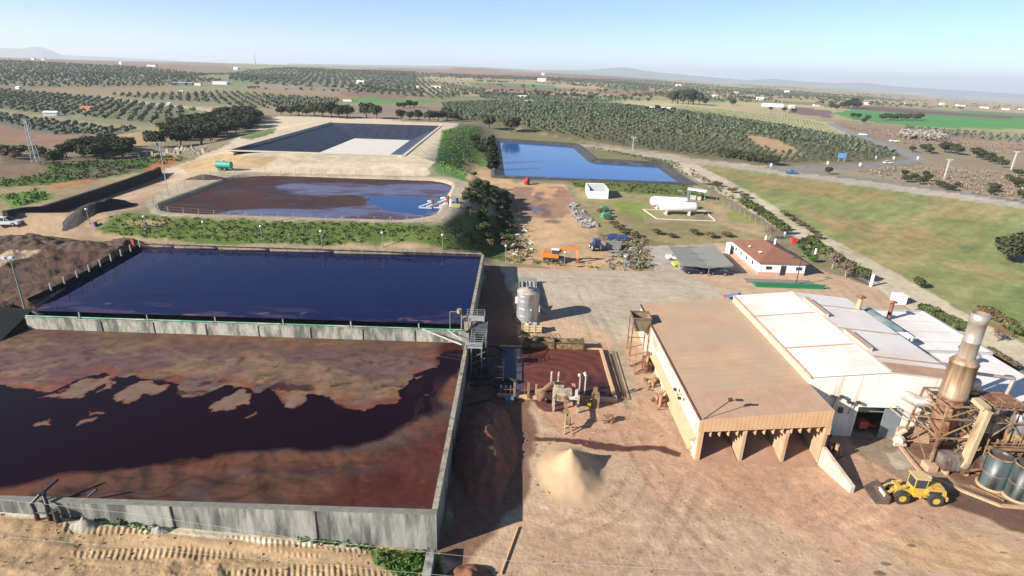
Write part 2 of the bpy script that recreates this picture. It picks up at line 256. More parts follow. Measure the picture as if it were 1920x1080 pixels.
# ---------------------------------------------------------------- ground sheet
FIELD=G(150,156,98); DIRT=G(202,172,138); RED=G(206,168,138)
PATCH=[ # outline, colour, edge softness in metres
 ([(-700,100),(560,128),(800,133),(780,200),(300,200),(-700,180)],G(146,140,108),20),
 ([(0,106),(300,110),(470,124),(240,122),(0,117)],G(160,128,108),20),
 ([(215,127),(285,128),(275,135),(225,133)],G(176,104,80),6),
 ([(285,124),(430,126),(420,129),(290,129)],G(165,125,105),8),
 ([(370,143),(430,140),(430,150),(375,148)],G(150,145,105),6),
 ([(430,148),(480,150),(470,158),(430,157)],G(120,150,90),5),
 ([(480,155),(620,168),(780,182),(760,185),(560,172),(470,164)],G(160,144,122),8),
 ([(45,166),(330,163),(520,168),(780,184),(780,196),(560,182),(430,176),(200,182),(170,176),(70,172)],G(164,142,108),5),
 ([(330,163),(480,165),(480,172),(330,173)],G(150,150,105),5),
 ([(640,170),(760,178),(770,188),(640,180)],G(150,115,100),6),
 ([(-300,165),(60,172),(190,182),(290,195),(370,205),(330,236),(-300,180)],G(136,136,100),6),
 ([(180,182),(205,184),(420,206),(400,210),(330,202),(200,187)],G(196,178,150),3),
 ([(-300,180),(0,205),(300,240),(290,247),(0,214),(-300,190)],G(160,150,112),4),
 ([(-300,190),(0,212),(270,247),(220,262),(0,236),(-300,230)],G(120,122,98),3),
 ([(-300,215),(0,234),(150,252),(250,262),(150,280),(0,270),(-300,270)],G(158,124,98),5),
 ([(-300,255),(0,266),(110,277),(90,296),(-300,300)],G(138,136,92),4),
 ([(130,275),(270,246),(360,228),(420,212),(450,225),(330,262),(240,278)],G(190,162,118),3),
 ([(520,196),(640,190),(840,210),(840,235),(640,215),(460,225)],G(160,142,112),4),
 ([(640,183),(700,182),(830,190),(700,196),(645,192)],G(105,150,80),4),
 ([(640,196),(830,200),(830,215),(650,215)],G(148,128,112),3),
 ([(785,128),(850,127),(930,132),(1000,138),(850,136)],G(186,142,112),15),
 ([(600,131),(850,127),(1000,137),(1200,146),(1200,152),(850,142),(620,135)],G(160,128,108),20),
 ([(765,150),(850,146),(880,150),(860,156),(770,155)],G(185,165,130),6),
 ([(880,150),(1280,160),(1920,186),(2600,215),(2600,230),(1280,185),(1080,178),(880,160)],G(190,172,130),12),
 ([(880,160),(960,160),(1090,170),(1010,175),(920,168)],G(150,120,105),6),
 ([(860,155),(960,156),(1080,165),(1060,170),(960,161)],G(110,150,100),6),
 ([(1130,160),(1230,160),(1250,167),(1150,166)],G(118,158,105),6),
 ([(1050,165),(1250,168),(1300,182),(1160,180)],G(160,130,108),6),
 ([(1090,193),(1290,196),(1560,230),(1605,262),(1460,245),(1280,212),(1100,205)],G(200,192,146),3),
 ([(830,190),(950,187),(1280,207),(1600,258),(1695,290),(1640,303),(1440,312),(1290,292),(1120,268),(960,238),(830,228)],G(128,122,88),3),
 ([(1390,248),(1460,262),(1520,292),(1480,300),(1420,270)],G(188,160,122),2),
 ([(960,238),(1120,268),(1290,292),(1270,300),(1120,276),(1000,250),(930,240)],G(180,160,122),1.5),
 ([(930,236),(1080,262),(1230,296),(1290,345),(1060,345),(1105,300),(1060,270),(950,262)],G(140,136,92),2),
 ([(1560,213),(1612,202),(1780,208),(2300,235),(2300,262),(1920,243),(1700,236),(1600,224)],G(98,160,88),4),
 ([(1570,204),(1620,200),(1920,218),(2300,235),(1900,222)],G(125,95,90),3),
 ([(1480,198),(1560,208),(1560,222),(1480,212)],G(140,115,112),4),
 ([(1680,236),(2300,262),(2300,272),(1900,252),(1690,244)],G(168,165,120),3),
 ([(1566,230),(1700,243),(1920,258),(2500,300),(2500,330),(1920,300),(1740,285),(1640,255)],G(164,138,118),4),
 ([(1640,262),(1900,262),(2300,300),(2300,400),(1920,380),(1560,330),(1560,318),(1740,310)],G(164,150,120),3),
 ([(1590,318),(1760,330),(1760,345),(1590,330)],G(165,155,125),2),
 ([(1290,302),(1480,326),(1920,392),(2600,500),(2600,900),(1920,640),(1500,440)],FIELD,2),
 ([(1330,318),(1560,345),(1700,372),(1600,378),(1400,345)],G(165,148,98),4),
 ([(1560,400),(1720,430),(1830,450),(1700,452),(1560,420)],G(160,146,100),4),
 ([(1500,385),(1560,410),(1620,440),(1560,430),(1500,400)],G(170,150,100),3),
 ([(1700,470),(1820,490),(1920,520),(1920,530),(1780,500)],G(168,150,105),3),
 ([(1650,500),(1760,560),(1920,620),(1920,650),(1780,590)],G(150,128,90),3),
 # beige plateau round the lined basin
 ([(300,320),(360,300),(430,270),(470,240),(520,218),(700,220),(862,232),(835,290),(800,330),(430,334)],G(224,206,176),1.5),
 ([(330,312),(430,286),(520,296),(500,315),(380,325)],G(206,176,132),3),
 ([(455,245),(520,240),(515,250),(470,262),(450,260)],G(110,128,70),1),
 # left valley side
 ([(0,290),(100,296),(300,288),(290,300),(120,308),(0,312)],G(122,104,84),2),
 ([(0,310),(100,305),(280,308),(150,320),(0,335),(-200,345),(-200,320)],G(140,114,92),1),
 ([(75,308),(300,292),(350,296),(330,306),(270,322),(200,332),(90,347),(0,355),(-100,365),(-100,345),(0,336),(100,322)],G(98,122,62),1.5),
 ([(120,322),(260,308),(250,322),(150,338)],G(118,108,90),1.5),
 ([(-200,350),(0,350),(95,346),(270,322),(300,318),(200,352),(0,412),(-200,470)],G(170,150,112),1.5),
 ([(95,345),(170,337),(192,340),(100,354)],G(190,130,88),.6),
 ([(266,324),(303,295),(345,297),(290,322)],G(182,118,75),.5),
 ([(5,365),(85,355),(95,372),(20,392)],G(108,150,58),1.2),
 # dirt road and hardstanding beyond the dark lagoon
 ([(-300,520),(0,425),(20,415),(310,326),(430,322),(420,330),(350,338),(283,385),(180,425),(240,440),(600,462),(900,480),(910,492),(600,480),(300,462),(180,450),(0,490),(-300,600)],G(178,152,124),.8),
 ([(330,325),(420,324),(430,332),(350,348),(300,345)],G(205,180,148),1),
 ([(340,338),(372,327),(440,326),(400,340),(352,350)],G(96,66,50),.6),
 ([(272,378),(290,372),(350,330),(440,322),(850,332),(885,345),(880,390),(830,420),(500,412),(290,405)],G(188,172,145),.8),
 # embankment
 ([(182,428),(240,398),(290,404),(500,414),(830,424),(880,395),(960,400),(960,490),(905,478),(850,472),(400,458),(240,442)],G(92,112,52),.8),
 ([(240,412),(330,410),(300,425),(230,425)],G(150,132,96),.8),
 ([(830,245),(870,236),(905,236),(895,270),(888,300),(900,335),(870,340),(812,320)],G(96,134,66),1.2),
 ([(885,262),(920,262),(925,300),(905,318),(890,300)],G(105,140,60),1),
 ([(868,300),(892,306),(960,335),(960,352),(930,345),(880,340),(868,320)],G(200,170,132),1),
 # excavator yard
 ([(880,320),(960,340),(1060,346),(1080,385),(1125,430),(1225,508),(1080,505),(948,492),(948,440),(955,400),(950,350),(900,340)],G(205,172,132),1),
 ([(960,350),(1060,350),(1085,390),(1060,410),(960,405)],G(165,132,108),2),
 ([(1005,352),(1045,354),(1040,372),(1000,368)],G(205,165,120),1.5),
 ([(1065,345),(1300,345),(1430,430),(1440,450),(1370,452),(1258,458),(1205,462),(1130,445),(1085,380)],G(165,152,108),1.5),
 ([(1150,378),(1210,380),(1225,410),(1160,408)],G(140,150,78),1.5),
 ([(1150,400),(1280,420),(1400,430),(1380,445),(1200,440)],G(150,142,98),2),
 ([(1070,338),(1290,345),(1330,372),(1180,362),(1075,350)],G(112,128,68),1),
 ([(1120,440),(1210,448),(1260,458),(1200,462),(1226,506),(1190,510),(1150,470)],G(142,128,96),.8),
 ([(1310,375),(1350,385),(1430,425),(1440,445),(1340,420)],G(186,164,124),1),
 ([(1360,395),(1400,400),(1420,420),(1370,415)],G(158,160,90),1),
 ([(1208,418),(1345,411),(1345,417),(1215,412),(1206,395)],G(168,150,118),.3),
 # roads to the right
 ([(1225,288),(1262,288),(1290,300),(1420,368),(1620,480),(1830,600),(1960,670),(2300,850),(2300,930),(1920,690),(1790,628),(1640,540),(1500,450),(1400,392),(1270,318)],G(214,200,172),.6),
 ([(1080,268),(1240,288),(1290,296),(1440,312),(1640,338),(1920,380),(2500,470),(2500,492),(1920,392),(1600,348),(1420,322),(1270,304),(1080,276)],G(196,184,164),.8),
 ([(1480,318),(1640,335),(1920,376),(2400,452),(2400,460),(1920,382),(1640,341),(1480,322)],G(150,142,134),.3),
 ([(1420,312),(1550,312),(1690,302),(1720,296),(1735,300),(1700,308),(1560,320),(1480,325)],G(150,146,142),.4),
 ([(1548,232),(1562,231),(1620,255),(1700,283),(1742,299),(1720,302),(1660,277),(1580,247)],G(160,158,158),.6),
 # works yard
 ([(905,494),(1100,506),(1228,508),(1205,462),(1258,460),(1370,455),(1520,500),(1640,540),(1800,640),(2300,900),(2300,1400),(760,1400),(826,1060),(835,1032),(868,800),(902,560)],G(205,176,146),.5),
 ([(1205,462),(1260,460),(1290,505),(1228,506)],G(192,182,166),.3),
 ([(930,505),(1300,512),(1380,560),(1210,580),(1180,640),(1090,600),(1010,560),(930,540)],G(198,184,160),2.5),
 ([(1080,640),(1190,640),(1230,740),(1300,870),(1240,1000),(1180,860),(1160,750),(1130,660)],G(206,170,140),1.5),
 ([(1130,660),(1170,640),(1190,740),(1170,780),(1150,740)],G(184,168,145),1),
 ([(1180,760),(1290,850),(1545,868),(1650,830),(1740,870),(1900,960),(1700,990),(1600,1080),(1420,960),(1300,960),(1200,900)],RED,2),
 ([(1300,865),(1540,870),(1600,960),(1500,1000),(1380,940),(1300,900)],G(206,166,136),1.5),
 ([(980,745),(1150,748),(1230,800),(1200,860),(1100,850),(1020,780)],G(206,166,136),1.5),
 ([(990,745),(1060,752),(1060,775),(1020,770),(1003,758)],G(110,70,62),.4),
 ([(985,817),(1100,824),(1180,836),(1240,834),(1275,848),(1275,856),(1230,845),(1150,848),(1090,838),(1040,828),(985,824)],G(98,66,58),.35),
 ([(1690,880),(1780,900),(1920,955),(2100,1010),(2100,1040),(1890,990),(1790,950),(1745,935)],G(122,94,76),1.0),
 ([(1600,815),(1680,822),(1730,870),(1790,905),(1770,915),(1690,900),(1610,850)],G(168,146,126),1),
 ([(1660,850),(1690,845),(1715,875),(1680,880)],G(205,188,165),.5),
 ([(1680,822),(1750,830),(1920,850),(1920,940),(1800,905),(1720,860)],G(136,102,80),.8),
 ([(1650,1010),(1800,1000),(1960,1040),(1960,1080),(1700,1080)],G(214,180,140),2),
 ([(836,1040),(850,860),(885,650),(903,500),(935,497),(955,560),(975,640),(992,740),(1004,760),(990,860),(992,900),(975,960),(930,1010),(880,1060)],G(140,108,88),1.2),  # lagoon wall's shade deepened by painting this strip of ground darker
 # sand in front of the lagoon wall
 ([(-700,900),(0,945),(826,1036),(832,1400),(-900,1400)],G(196,166,126),.3),
 ([(-700,915),(0,950),(300,985),(700,1026),(690,1032),(300,1000),(0,965),(-700,930)],G(232,218,190),.25),
 ([(690,1030),(826,1034),(828,1090),(760,1085),(700,1062)],G(120,128,66),.4),
 # heaps and the strip left of the lagoon
 ([(-300,560),(0,465),(250,446),(268,462),(105,548),(60,580),(-100,640),(-400,700)],G(96,72,56),.6),
 ([(0,482),(90,452),(120,450),(100,464),(0,506),(-200,570),(-200,545)],G(190,166,134),.4),
]
NU=[-1.75]; 
us=np.concatenate([np.linspace(-12,-1.8,16),np.linspace(-1.7,-.99,90)[:-1],np.linspace(-.99,.99,1180),np.linspace(.99,1.7,90)[1:],np.linspace(1.8,12,16)])
inv=np.concatenate([np.linspace(1/9.,1/24.,16)[:-1],np.linspace(1/24.,1/45000.,700)])
rr=1/inv
U,RR=np.meshgrid(us,rr); X=RR*U/np.sqrt(1+U*U*.15)/1.0; Y=RR/np.sqrt(1+U*U*.15)
x=X.reshape(-1); y=Y.reshape(-1); z=terr(x,y)
C=np.tile(G(148,138,108),(len(x),1))
n1=fbm(x,y,160,4,21)[:,None]; far=sm(400,900,np.hypot(x,y))[:,None]
# patchwork of far fields
cell=hsh(np.floor((x+.3*y+60*fbm(x,y,300,2,3))/420),np.floor((y-.2*x+80*fbm(x,y,400,2,4))/(260+np.hypot(x,y)*.06)),3)
pal=np.array([G(186,170,128),G(140,142,104),G(172,144,108),G(134,140,104),G(198,184,138),G(124,154,92),G(172,162,124),G(182,142,108)])
C=C*(1-far)+pal[np.clip((cell*8).astype(int),0,7)]*far
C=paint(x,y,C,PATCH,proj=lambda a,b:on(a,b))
# worn, streaky look of the yards and fields
r_=np.hypot(x,y)
yard=(sm(-8,-5,x)*sm(120,112,y)*sm(74,66,x-y*.1))[:,None]
arc=np.hypot(x-24,y-112); tr=(np.sin(arc*3.2+2*fbm(x,y,6,2,7))*.5+.5)**6
C*=1+yard*(.42*(fbm(x*1.0+y*.5,y*.3-x*.5,3.5,4,31)-.5)+.3*(fbm(x,y,12,3,32)-.5)-.10*tr*sm(.42,.6,fbm(x,y,14,2,33)))[:,None] if False else 1
s1=(fbm(x+y*.45,(y-x*.55)*.22,1.6,4,31)-.5); s2=(fbm(x,y,11,4,32)-.5)
C*=1+yard*(.26*s1+.24*s2-.12*tr*sm(.45,.62,fbm(x,y,16,2,33)))[:,None]
reds=sm(.45,.65,fbm(x,y,8,4,35))[:,None]*yard*(sm(95,70,y)[:,None])*.25
C=C*(1-reds)+C*np.array([1.0,.80,.70])*reds
fld=sm(0,6,sdp(x,y,[on(*p)[:2] for p in((1290,302),(1480,326),(1920,392),(2600,500),(2600,900),(1920,640),(1500,440))]))[:,None]
dry=sm(.50,.62,fbm((x+y*.9)*.32,(y-x*.9),26,5,41))[:,None]*fld
C=C*(1-dry*.6)+G(182,156,108)*dry*.6
gr=sm(.55,.7,fbm((x+y*.9)*.3,(y-x*.9),14,4,43))[:,None]*fld
C=C*(1-gr*.5)+G(112,140,72)*gr*.5
C*=1+fld*(.42*(fbm((x+y*.9)*.16,(y-x*.9),3.2,4,45)-.5)+.34*(fbm(x,y,1.4,3,46)-.5))[:,None]
sand=(sm(39.2,38.5,y)*sm(-6,-8,x))[:,None]
C*=1+sand*(.5*(fbm(x*.25,y+.08*x,1.2,4,44)-.5)+.3*(fbm(x,y,.5,3,45)-.5))[:,None]
TRK=[([(1075,555),(1115,620),(1140,700),(1175,800),(1230,900),(1330,1010),(1460,1120)],-.16),([(1100,560),(1150,640),(1175,740),(1230,860),(1330,960),(1480,1080)],.12),([(1300,900),(1250,1000),(1180,1100)],-.14),([(1420,890),(1400,960),(1450,1040),(1560,1110)],-.12),
 ([(1480,890),(1520,950),(1620,1000),(1800,1050),(2000,1080)],-.15),([(1000,960),(1100,985),(1250,1000),(1450,990),(1640,960)],.12),([(1600,850),(1620,900),(1560,960),(1460,1040),(1400,1120)],-.13),([(990,540),(1120,530),(1260,545),(1330,580),(1190,600)],-.10),([(930,515),(1100,520),(1300,528),(1500,560)],-.12),
 ([(1050,1000),(1150,960),(1200,880),(1190,790),(1165,690),(1120,600),(1090,540)],-.13),([(1340,880),(1300,960),(1320,1040),(1400,1110)],.13),([(1570,930),(1500,980),(1380,1000),(1250,970)],-.11),([(1700,960),(1600,1010),(1500,1060),(1420,1120)],.12),([(1000,800),(1080,815),(1180,815),(1260,800)],-.12)]
for P,am in TRK:
    W=np.array([on(*p)[:2] for p in P]); W2=[W[0]]
    for i in range(len(W)-1):
        p0=W[max(i-1,0)];p1=W[i];p2=W[i+1];p3=W[min(i+2,len(W)-1)]
        for t in (.25,.5,.75,1.): W2.append(.5*((2*p1)+(-p0+p2)*t+(2*p0-5*p1+4*p2-p3)*t*t+(-p0+3*p1-3*p2+p3)*t**3))
    W2=np.array(W2); sel=(x>W2[:,0].min()-3)&(x<W2[:,0].max()+3)&(y>W2[:,1].min()-3)&(y<W2[:,1].max()+3); xs,ys=x[sel],y[sel]; d=np.full(len(xs),1e9); al=np.zeros(len(xs))
    for i in range(len(W2)-1):
        a_,b_=W2[i],W2[i+1]; e=b_-a_; t=np.clip(((xs-a_[0])*e[0]+(ys-a_[1])*e[1])/(e@e),0,1); dd=np.hypot(xs-a_[0]-t*e[0],ys-a_[1]-t*e[1]); k_=dd<d; d=np.where(k_,dd,d); al=np.where(k_,i*3+t*3,al)
    tr=(sm(.36,.2,np.abs(d-1.0)))*sm(.3,.55,fbm(xs,ys,5,3,91))*(.7+.6*(np.sin(al*9)>0)); C[sel]*=1+(am*1.0*tr)[:,None]
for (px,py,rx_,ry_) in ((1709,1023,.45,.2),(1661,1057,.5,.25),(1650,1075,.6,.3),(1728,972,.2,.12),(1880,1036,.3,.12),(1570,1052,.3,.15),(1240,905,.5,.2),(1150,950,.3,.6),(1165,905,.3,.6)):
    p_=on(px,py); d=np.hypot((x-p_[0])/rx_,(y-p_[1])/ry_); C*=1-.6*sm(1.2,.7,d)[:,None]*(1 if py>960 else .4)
fine=yard*(.30*(fbm(x,y,.45,3,95)-.5)+.22*(fbm(x*1.6+y,y*.35-x*.3,.7,3,96)-.5))[:,None]*sm(110,60,y)[:,None]; C*=1+fine
spk=(hsh(np.floor(x*4.5),np.floor(y*4.5),7)>.988)[:,None]*yard*sm(100,50,y)[:,None]; C*=1-.35*spk*(hsh(np.floor(x*4.5),np.floor(y*4.5),8)>.4)[:,None]
heap=sm(0,1,sdp(x,y,[on(*p)[:2] for p in((0,465),(250,446),(268,462),(105,548),(60,580),(-100,640),(-400,700))]))
# wet mud and puddles in the excavator yard
mud=sm(0,4,sdp(x,y,[on(*p)[:2] for p in((940,345),(1075,350),(1085,390),(1110,430),(1060,440),(945,425))]))*sm(.5,.58,fbm(x,y*.6,9,4,61))
C=C*(1-mud[:,None]*.8)+G(112,92,92)*mud[:,None]*.8
pud=mud*sm(.58,.62,fbm(x*1.3,y*.5,7,3,62))
C*=1+(.55*(fbm(x,y,2.4,4,51)-.5)+.4*(fbm(x,y,9,4,52)-.5))[:,None]*sm(500,200,r_)[:,None]*(1-.6*yard)
C*=1+.4*(n1-.5)
z+=heap*1.2*(fbm(x,y,2.5,4,71)-.2)
C*=1+heap[:,None]*.8*(fbm(x,y,1.6,4,72)-.5)[:,None]
rgh=.95-.75*pud
gm=MA('ground_mix',rough_attr=True,scales=(.9,4.,13.),var=.15,bump=.55,bs=2.5,bd=.12,spec=.25)
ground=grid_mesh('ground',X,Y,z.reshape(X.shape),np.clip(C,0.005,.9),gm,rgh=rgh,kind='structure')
# ---------------------------------------------------------------- lagoons
liq=MA('liquid',rough_attr=True,scales=(1.2,8.),var=.10,bump=.25,bs=6,bd=.03,spec=.09)
def sheet(name,P,z,step,fn,kind='structure'):
    P=np.array(P); xs=np.arange(P[:,0].min(),P[:,0].max()+step,step); ys=np.arange(P[:,1].min(),P[:,1].max()+step,step)
    X,Y=np.meshgrid(xs,ys); x=X.ravel();y=Y.ravel(); c,r=fn(x,y); 
    return grid_mesh(name,X,Y,np.full(X.shape,z),c,liq,rgh=r,kind=kind)
def warp(x,y,s,a,seed):
    return x+a*(fbm(x,y,s,4,seed)-.5)*2, y+a*(fbm(x,y,s,4,seed+9)-.5)*2
# wine-dark lagoon with floating crust
Z1=3.75; X1=(-73,-6.35); Y1=(39.6,73.2)
pa=lambda px,py:at(px,py,Z1)
SC=[(-200,600),(0,600),(880,638),(880,655),(848,655),(815,668),(822,680),(815,692),(786,700),(770,712),(750,730),(755,745),(740,753),(710,757),(690,768),(660,770),(640,762),(628,748),(600,742),(575,738),(565,750),(556,762),(545,763),(530,755),(520,742),(500,730),(486,738),(460,732),(440,722),(420,722),(395,735),(372,743),(350,745),(335,735),(328,716),(300,712),(240,708),(215,706),(195,697),(150,710),(105,727),(85,732),(60,729),(30,727),(0,722),(-200,735)]
ISL=[[(75,750),(110,735),(125,722),(170,712),(205,706),(217,716),(170,730),(150,745),(110,748)],[(213,746),(230,730),(250,718),(292,714),(306,726),(290,738),(262,742),(240,758)],
 [(390,771),(420,746),(455,731),(471,737),(466,752),(430,769)],[(520,742),(560,736),(574,744),(566,757),(545,764),(528,757)],[(60,800),(75,790),(92,785),(86,799)],[(150,795),(165,783),(181,780),(173,791)],
 [(168,772),(196,770),(191,777)],[(457,778),(478,772),(485,775),(470,781)],[(774,708),(792,704),(786,711)],[(795,741),(806,739),(803,745)],[(198,724),(214,714),(216,730),(192,733)]]
LOW=[(-300,940),(0,916),(70,902),(150,890),(230,886),(330,872),(440,856),(540,846),(620,846),(650,838),(720,822),(780,802),(830,762),(850,715),(880,690),(900,700),(860,1000),(-300,960)]
def f1(x,y):
    C=np.tile(np.array([.008,.002,.0045]),(len(x),1)); R=np.full(len(x),.07)
    wx,wy=warp(x,y,2.2,.8,3)
    S=np.array([pa(*p)[:2] for p in SC]); wx,wy=warp(wx,wy,.6,.45,33); d=sdp(wx,wy,S)
    sw=fbm(*warp(x,y,6,3.5,13),3,4,8)
    a=sm(-.06,.06,d)
    crust=G(158,128,102)*.9; c2=G(138,108,102)*.85; c3=G(150,84,60)*.85
    t=fbm(*warp(x*.6,y,5,3,17),3.2,5,5)[:,None]; t2=fbm(x*.8,y,1.0,4,6)[:,None]
    crust=crust*.80; c2=c2*.80; cr=crust*(1-sm(.40,.60,t))+c2*sm(.40,.60,t); cr=cr*(.62+.76*t2); ln=np.sin(26*fbm(*warp(x*.55,y,7,4,71),4,3,72)+3*t[:,0]); cr=cr*(1-.16*sm(.55,1,ln)[:,None]+.10*sm(.6,1,-ln)[:,None]); pit=sm(.66,.72,fbm(x*.8,y,.8,4,74))[:,None]; cr=cr*(1-.35*pit)
    edge=sm(3.2,.1,d)[:,None]*sm(.40,.58,fbm(x,y,1.3,4,12))[:,None]; cr=cr*(1-edge*.7)+c3*edge*.7*(.7+.6*t2)
    top=sm(66.5,71,y+2*(fbm(x,y,4,3,22)-.5))[:,None]; cr=cr*(1-top*.45)+G(112,80,60)*.8*top*.45
    # thin blue-grey film with open liquid showing through
    hol=sm(.60,.66,fbm(x*.7,y,1.7,5,19))*sm(62.5,60,y)*sm(-48,-44,x)*.75
    right=sm(-10.5,-8.6,x+1.5*(fbm(x,y,3,3,2)-.5))*sm(64.5,66,y); cr=cr*(1-right[:,None])+G(88,48,38)*.7*right[:,None]
    A=(a*(1-hol))[:,None]; C=C*(1-A)+cr*A; R=R*(1-a)+.55*a
    for k,P in enumerate(ISL):
        d=sdp(*warp(*warp(x,y,1.5,1.1,30+k),.4,.32,60+k),np.array([pa(*p)[:2] for p in P])); b=sm(-.04,.04,d); e=sm(.3,0,d)[:,None]
        cc=(G(142,116,98)*.9*(1-e*.8)+G(150,78,50)*.8*e*.8)*(.75+.5*t2); C=C*(1-b[:,None])+cc*b[:,None]; R=R*(1-b)+.6*b
    d=sdp(*warp(x,y,5,1.6,40),np.array([pa(*p)[:2] for p in LOW])); b=sm(-.8,.6,d+1.2*(sw-.5))
    q=fbm(*warp(x*.5,y,4,4,27),2.2,5,28)[:,None]; q2=fbm(*warp(x+y*.6,(y-x*.6)*.5,3,2.5,47),1.2,4,48)[:,None]
    base=G(112,86,78)*.62*(1-sm(.35,.6,q))+G(128,92,70)*.7*sm(.35,.6,q); base=base*(.42+.75*q2); ln=np.sin(34*fbm(*warp(x*.45+y*.2,y-x*.12,6,4.5,81),4,3,82)); base=base*(1-.30*sm(.5,1,ln)[:,None]+.28*sm(.7,1,-ln)[:,None])
    bnd=sm(3.0,.8,d+2*(q[:,0]-.5))[:,None]*sm(.3,.6,q2); base=base*(1-bnd*.7)+G(150,98,72)*.7*bnd*.7; gry=sm(.5,.64,fbm(*warp(x*.35,y,5,3,87),2.6,4,88))[:,None]; base=base*(1-gry*.5)+G(120,106,104)*.55*gry*.5
    mar=sm(-16,-9,x+ (46-y)*.8)[:,None]; base=base*(1-mar*.75)+G(112,56,50)*.6*(.65+.7*q2)*mar*.75
    sp=.6*sm(.88,.93,vn(x*4,y*4,77))*sm(-22,-14,x); base=base*(1+1.0*sp[:,None])
    C=C*(1-b[:,None])+base*b[:,None]; R=R*(1-b)+.42*b
    # faint streaks along the right wall
    st=sm(.52,.62,fbm(*warp(x,y*.35,3,1.5,60),.9,3,61))*sm(-13,-8,x)*sm(66,60,y)*(1-b)*.35
    C=C+(G(110,80,80)*.5)*st[:,None]; R=R+.25*st
    return C,np.clip(R,.05,1)
sheet('wine_dark_lagoon',[(X1[0],Y1[0]),(X1[1],Y1[1])],Z1,.13,f1)
Z2=4.75
def f2(x,y):
    C=np.tile(np.array([.0045,.008,.042]),(len(x),1)); R=np.full(len(x),.06)
    q=fbm(*warp(x*.35,y,4,2,5),1.6,5,8); m=sm(84,77,y+3*(fbm(x,y,9,3,2)-.5))*sm(.44,.66,q)
    C=C+G(120,90,92)[None]*.35*m[:,None]; R=R+.25*m
    m2=sm(.68,.74,fbm(*warp(x*.3,y,3,1,15),1.1,4,18))*sm(82,80,y)*sm(76,78,y); C=C+G(170,120,100)*.5*m2[:,None]
    e=sm(-66,-70,x+ (y-77)*-.1); C=C+G(90,70,70)*.3*e[:,None]*fbm(x,y,2,3,9)[:,None]
    return C,R
sheet('deep_blue_lagoon',[(-76,77.4),(-6.5,110.6)],Z2,.3,f2)
Z3=8.35
OPEN3=[(540,345),(600,341),(700,346),(800,344),(850,350),(850,400),(820,418),(700,418),(560,412),(440,410),(400,402),(430,392),(500,390),(600,393),(690,386),(697,372),(660,366),(610,372),(560,362),(500,352)]
POOL=[(690,368),(740,366),(800,372),(832,392),(800,402),(740,396),(700,388)]
def f3(x,y):
    C=np.tile(G(98,70,58)*.7,(len(x),1)); t=fbm(x*.5,y,4,5,3)[:,None]; C=C*(.6+.8*t); R=np.full(len(x),.55)
    d=sdp(*warp(x,y*1.,7,3.5,8),np.array([at(*p,Z3)[:2] for p in OPEN3])); a=sm(-1,1.2,d+1.5*(t[:,0]-.5))
    lil=G(132,134,170)*.58*(.75+.5*fbm(x,y,1.5,3,9)[:,None]); C=C*(1-a[:,None])+lil*a[:,None]; R=R*(1-a)+.28*a  # lilac base colour stands in for the reflection the rough film lacks
    d=sdp(*warp(x,y,6,1.8,18),np.array([at(*p,Z3)[:2] for p in POOL])); b=sm(-.5,.5,d)
    C=C*(1-b[:,None])+np.array([.012,.05,.16])*b[:,None]; R=R*(1-b)+.07*b
    s=sm(.60,.66,fbm(x*.4,y,3,4,29))*(1-a)*.6; C=C*(1-s[:,None])+G(72,76,110)*.4*s[:,None]; R=R*(1-s)+.25*s
    s=sm(.56,.64,fbm(x*.4,y,3,4,39))*a*(1-b); C=C*(1-s[:,None])+G(140,92,96)*.4*s[:,None]
    return C,R
sheet('scummed_lagoon',[(-82,122.5),(-18,173.5)],Z3,.4,f3)
def fb(x,y):
    return np.tile(np.array([.016,.085,.24]),(len(x),1)),np.full(len(x),.12)
ZB=2.35
wm=MB(); wm.prism([tuple(p) for p in BLUE],ZB-.5,ZB)
mwat=M('reservoir_water',(.010,.085,.27),rough=.1,var=.06,ns=.05,bump=.04,bs=2,spec=.25)
obj('reservoir_water',wm,mwat,kind='structure')
# concrete
conc=M('concrete',G(176,176,166)*1.0,var=.3,ns=1.2,streak=(1.6,1.6,.25),stain=G(104,106,100)*.8,stain_s=.55,stain_t=.52,bump=.25,bs=8)
conc2=M('concrete_weathered',G(196,192,176)*1.0,var=.35,ns=3,streak=(1.2,1.2,.35),stain=G(116,120,108)*.9,stain_s=.8,stain_t=.52,bump=.3,bs=8)
cope=M('concrete_coping',G(196,184,158)*.85,var=.35,ns=2.5,stain=G(110,104,90),stain_s=1.2,stain_t=.56)
darkliner=M('black_liner',(.007,.008,.010),spec=.15,rough=.75,var=.4,ns=.8)
def wallthing(name,label,x0,x1,y0,y1,z0,z1,mt,ct=.12,ribs=None,over=.05,copmat=None):
    t=thing(name,label,'wall',((x0+x1)/2,(y0+y1)/2,z0))
    m=MB(); m.box(x0,x1,y0,y1,z0,z1-ct)
    if ribs:
        for rx in ribs: m.box(rx-.09,rx+.09,y0-.10,y0-.002,z0,z1-ct)
    obj('wall_panel',m,mt,t); m=MB(); m.box(x0-over,x1+over,y0-over,y1+over,z1-ct,z1); obj('coping',m,copmat or cope,t); return t
wallthing('concrete_wall','long grey concrete wall closing the wine-dark lagoon towards the sand track',-76,-5.9,39.3,39.75,-.5,4.16,conc,ribs=[-29,-16.5,-60],copmat=M('coping_grey',G(150,150,138)*.8,var=.3,ns=2))
wallthing('concrete_wall','concrete wall with pale coping between the wine-dark lagoon and the shaded yard',-6.3,-5.9,39.8,73.3,-.5,4.16,conc)
wallthing('concrete_wall','weathered concrete wall with a green pipe on top dividing the wine-dark lagoon from the deep blue one',-68.5,-6.35,73.4,74.0,2,5.5,conc2,ribs=[-58+k*7.4 for k in range(7)],copmat=conc2)
wallthing('concrete_wall','concrete wall with pale coping along the right side of the deep blue lagoon',-6.3,-5.9,73.4,110.6,-.5,5.25,conc)
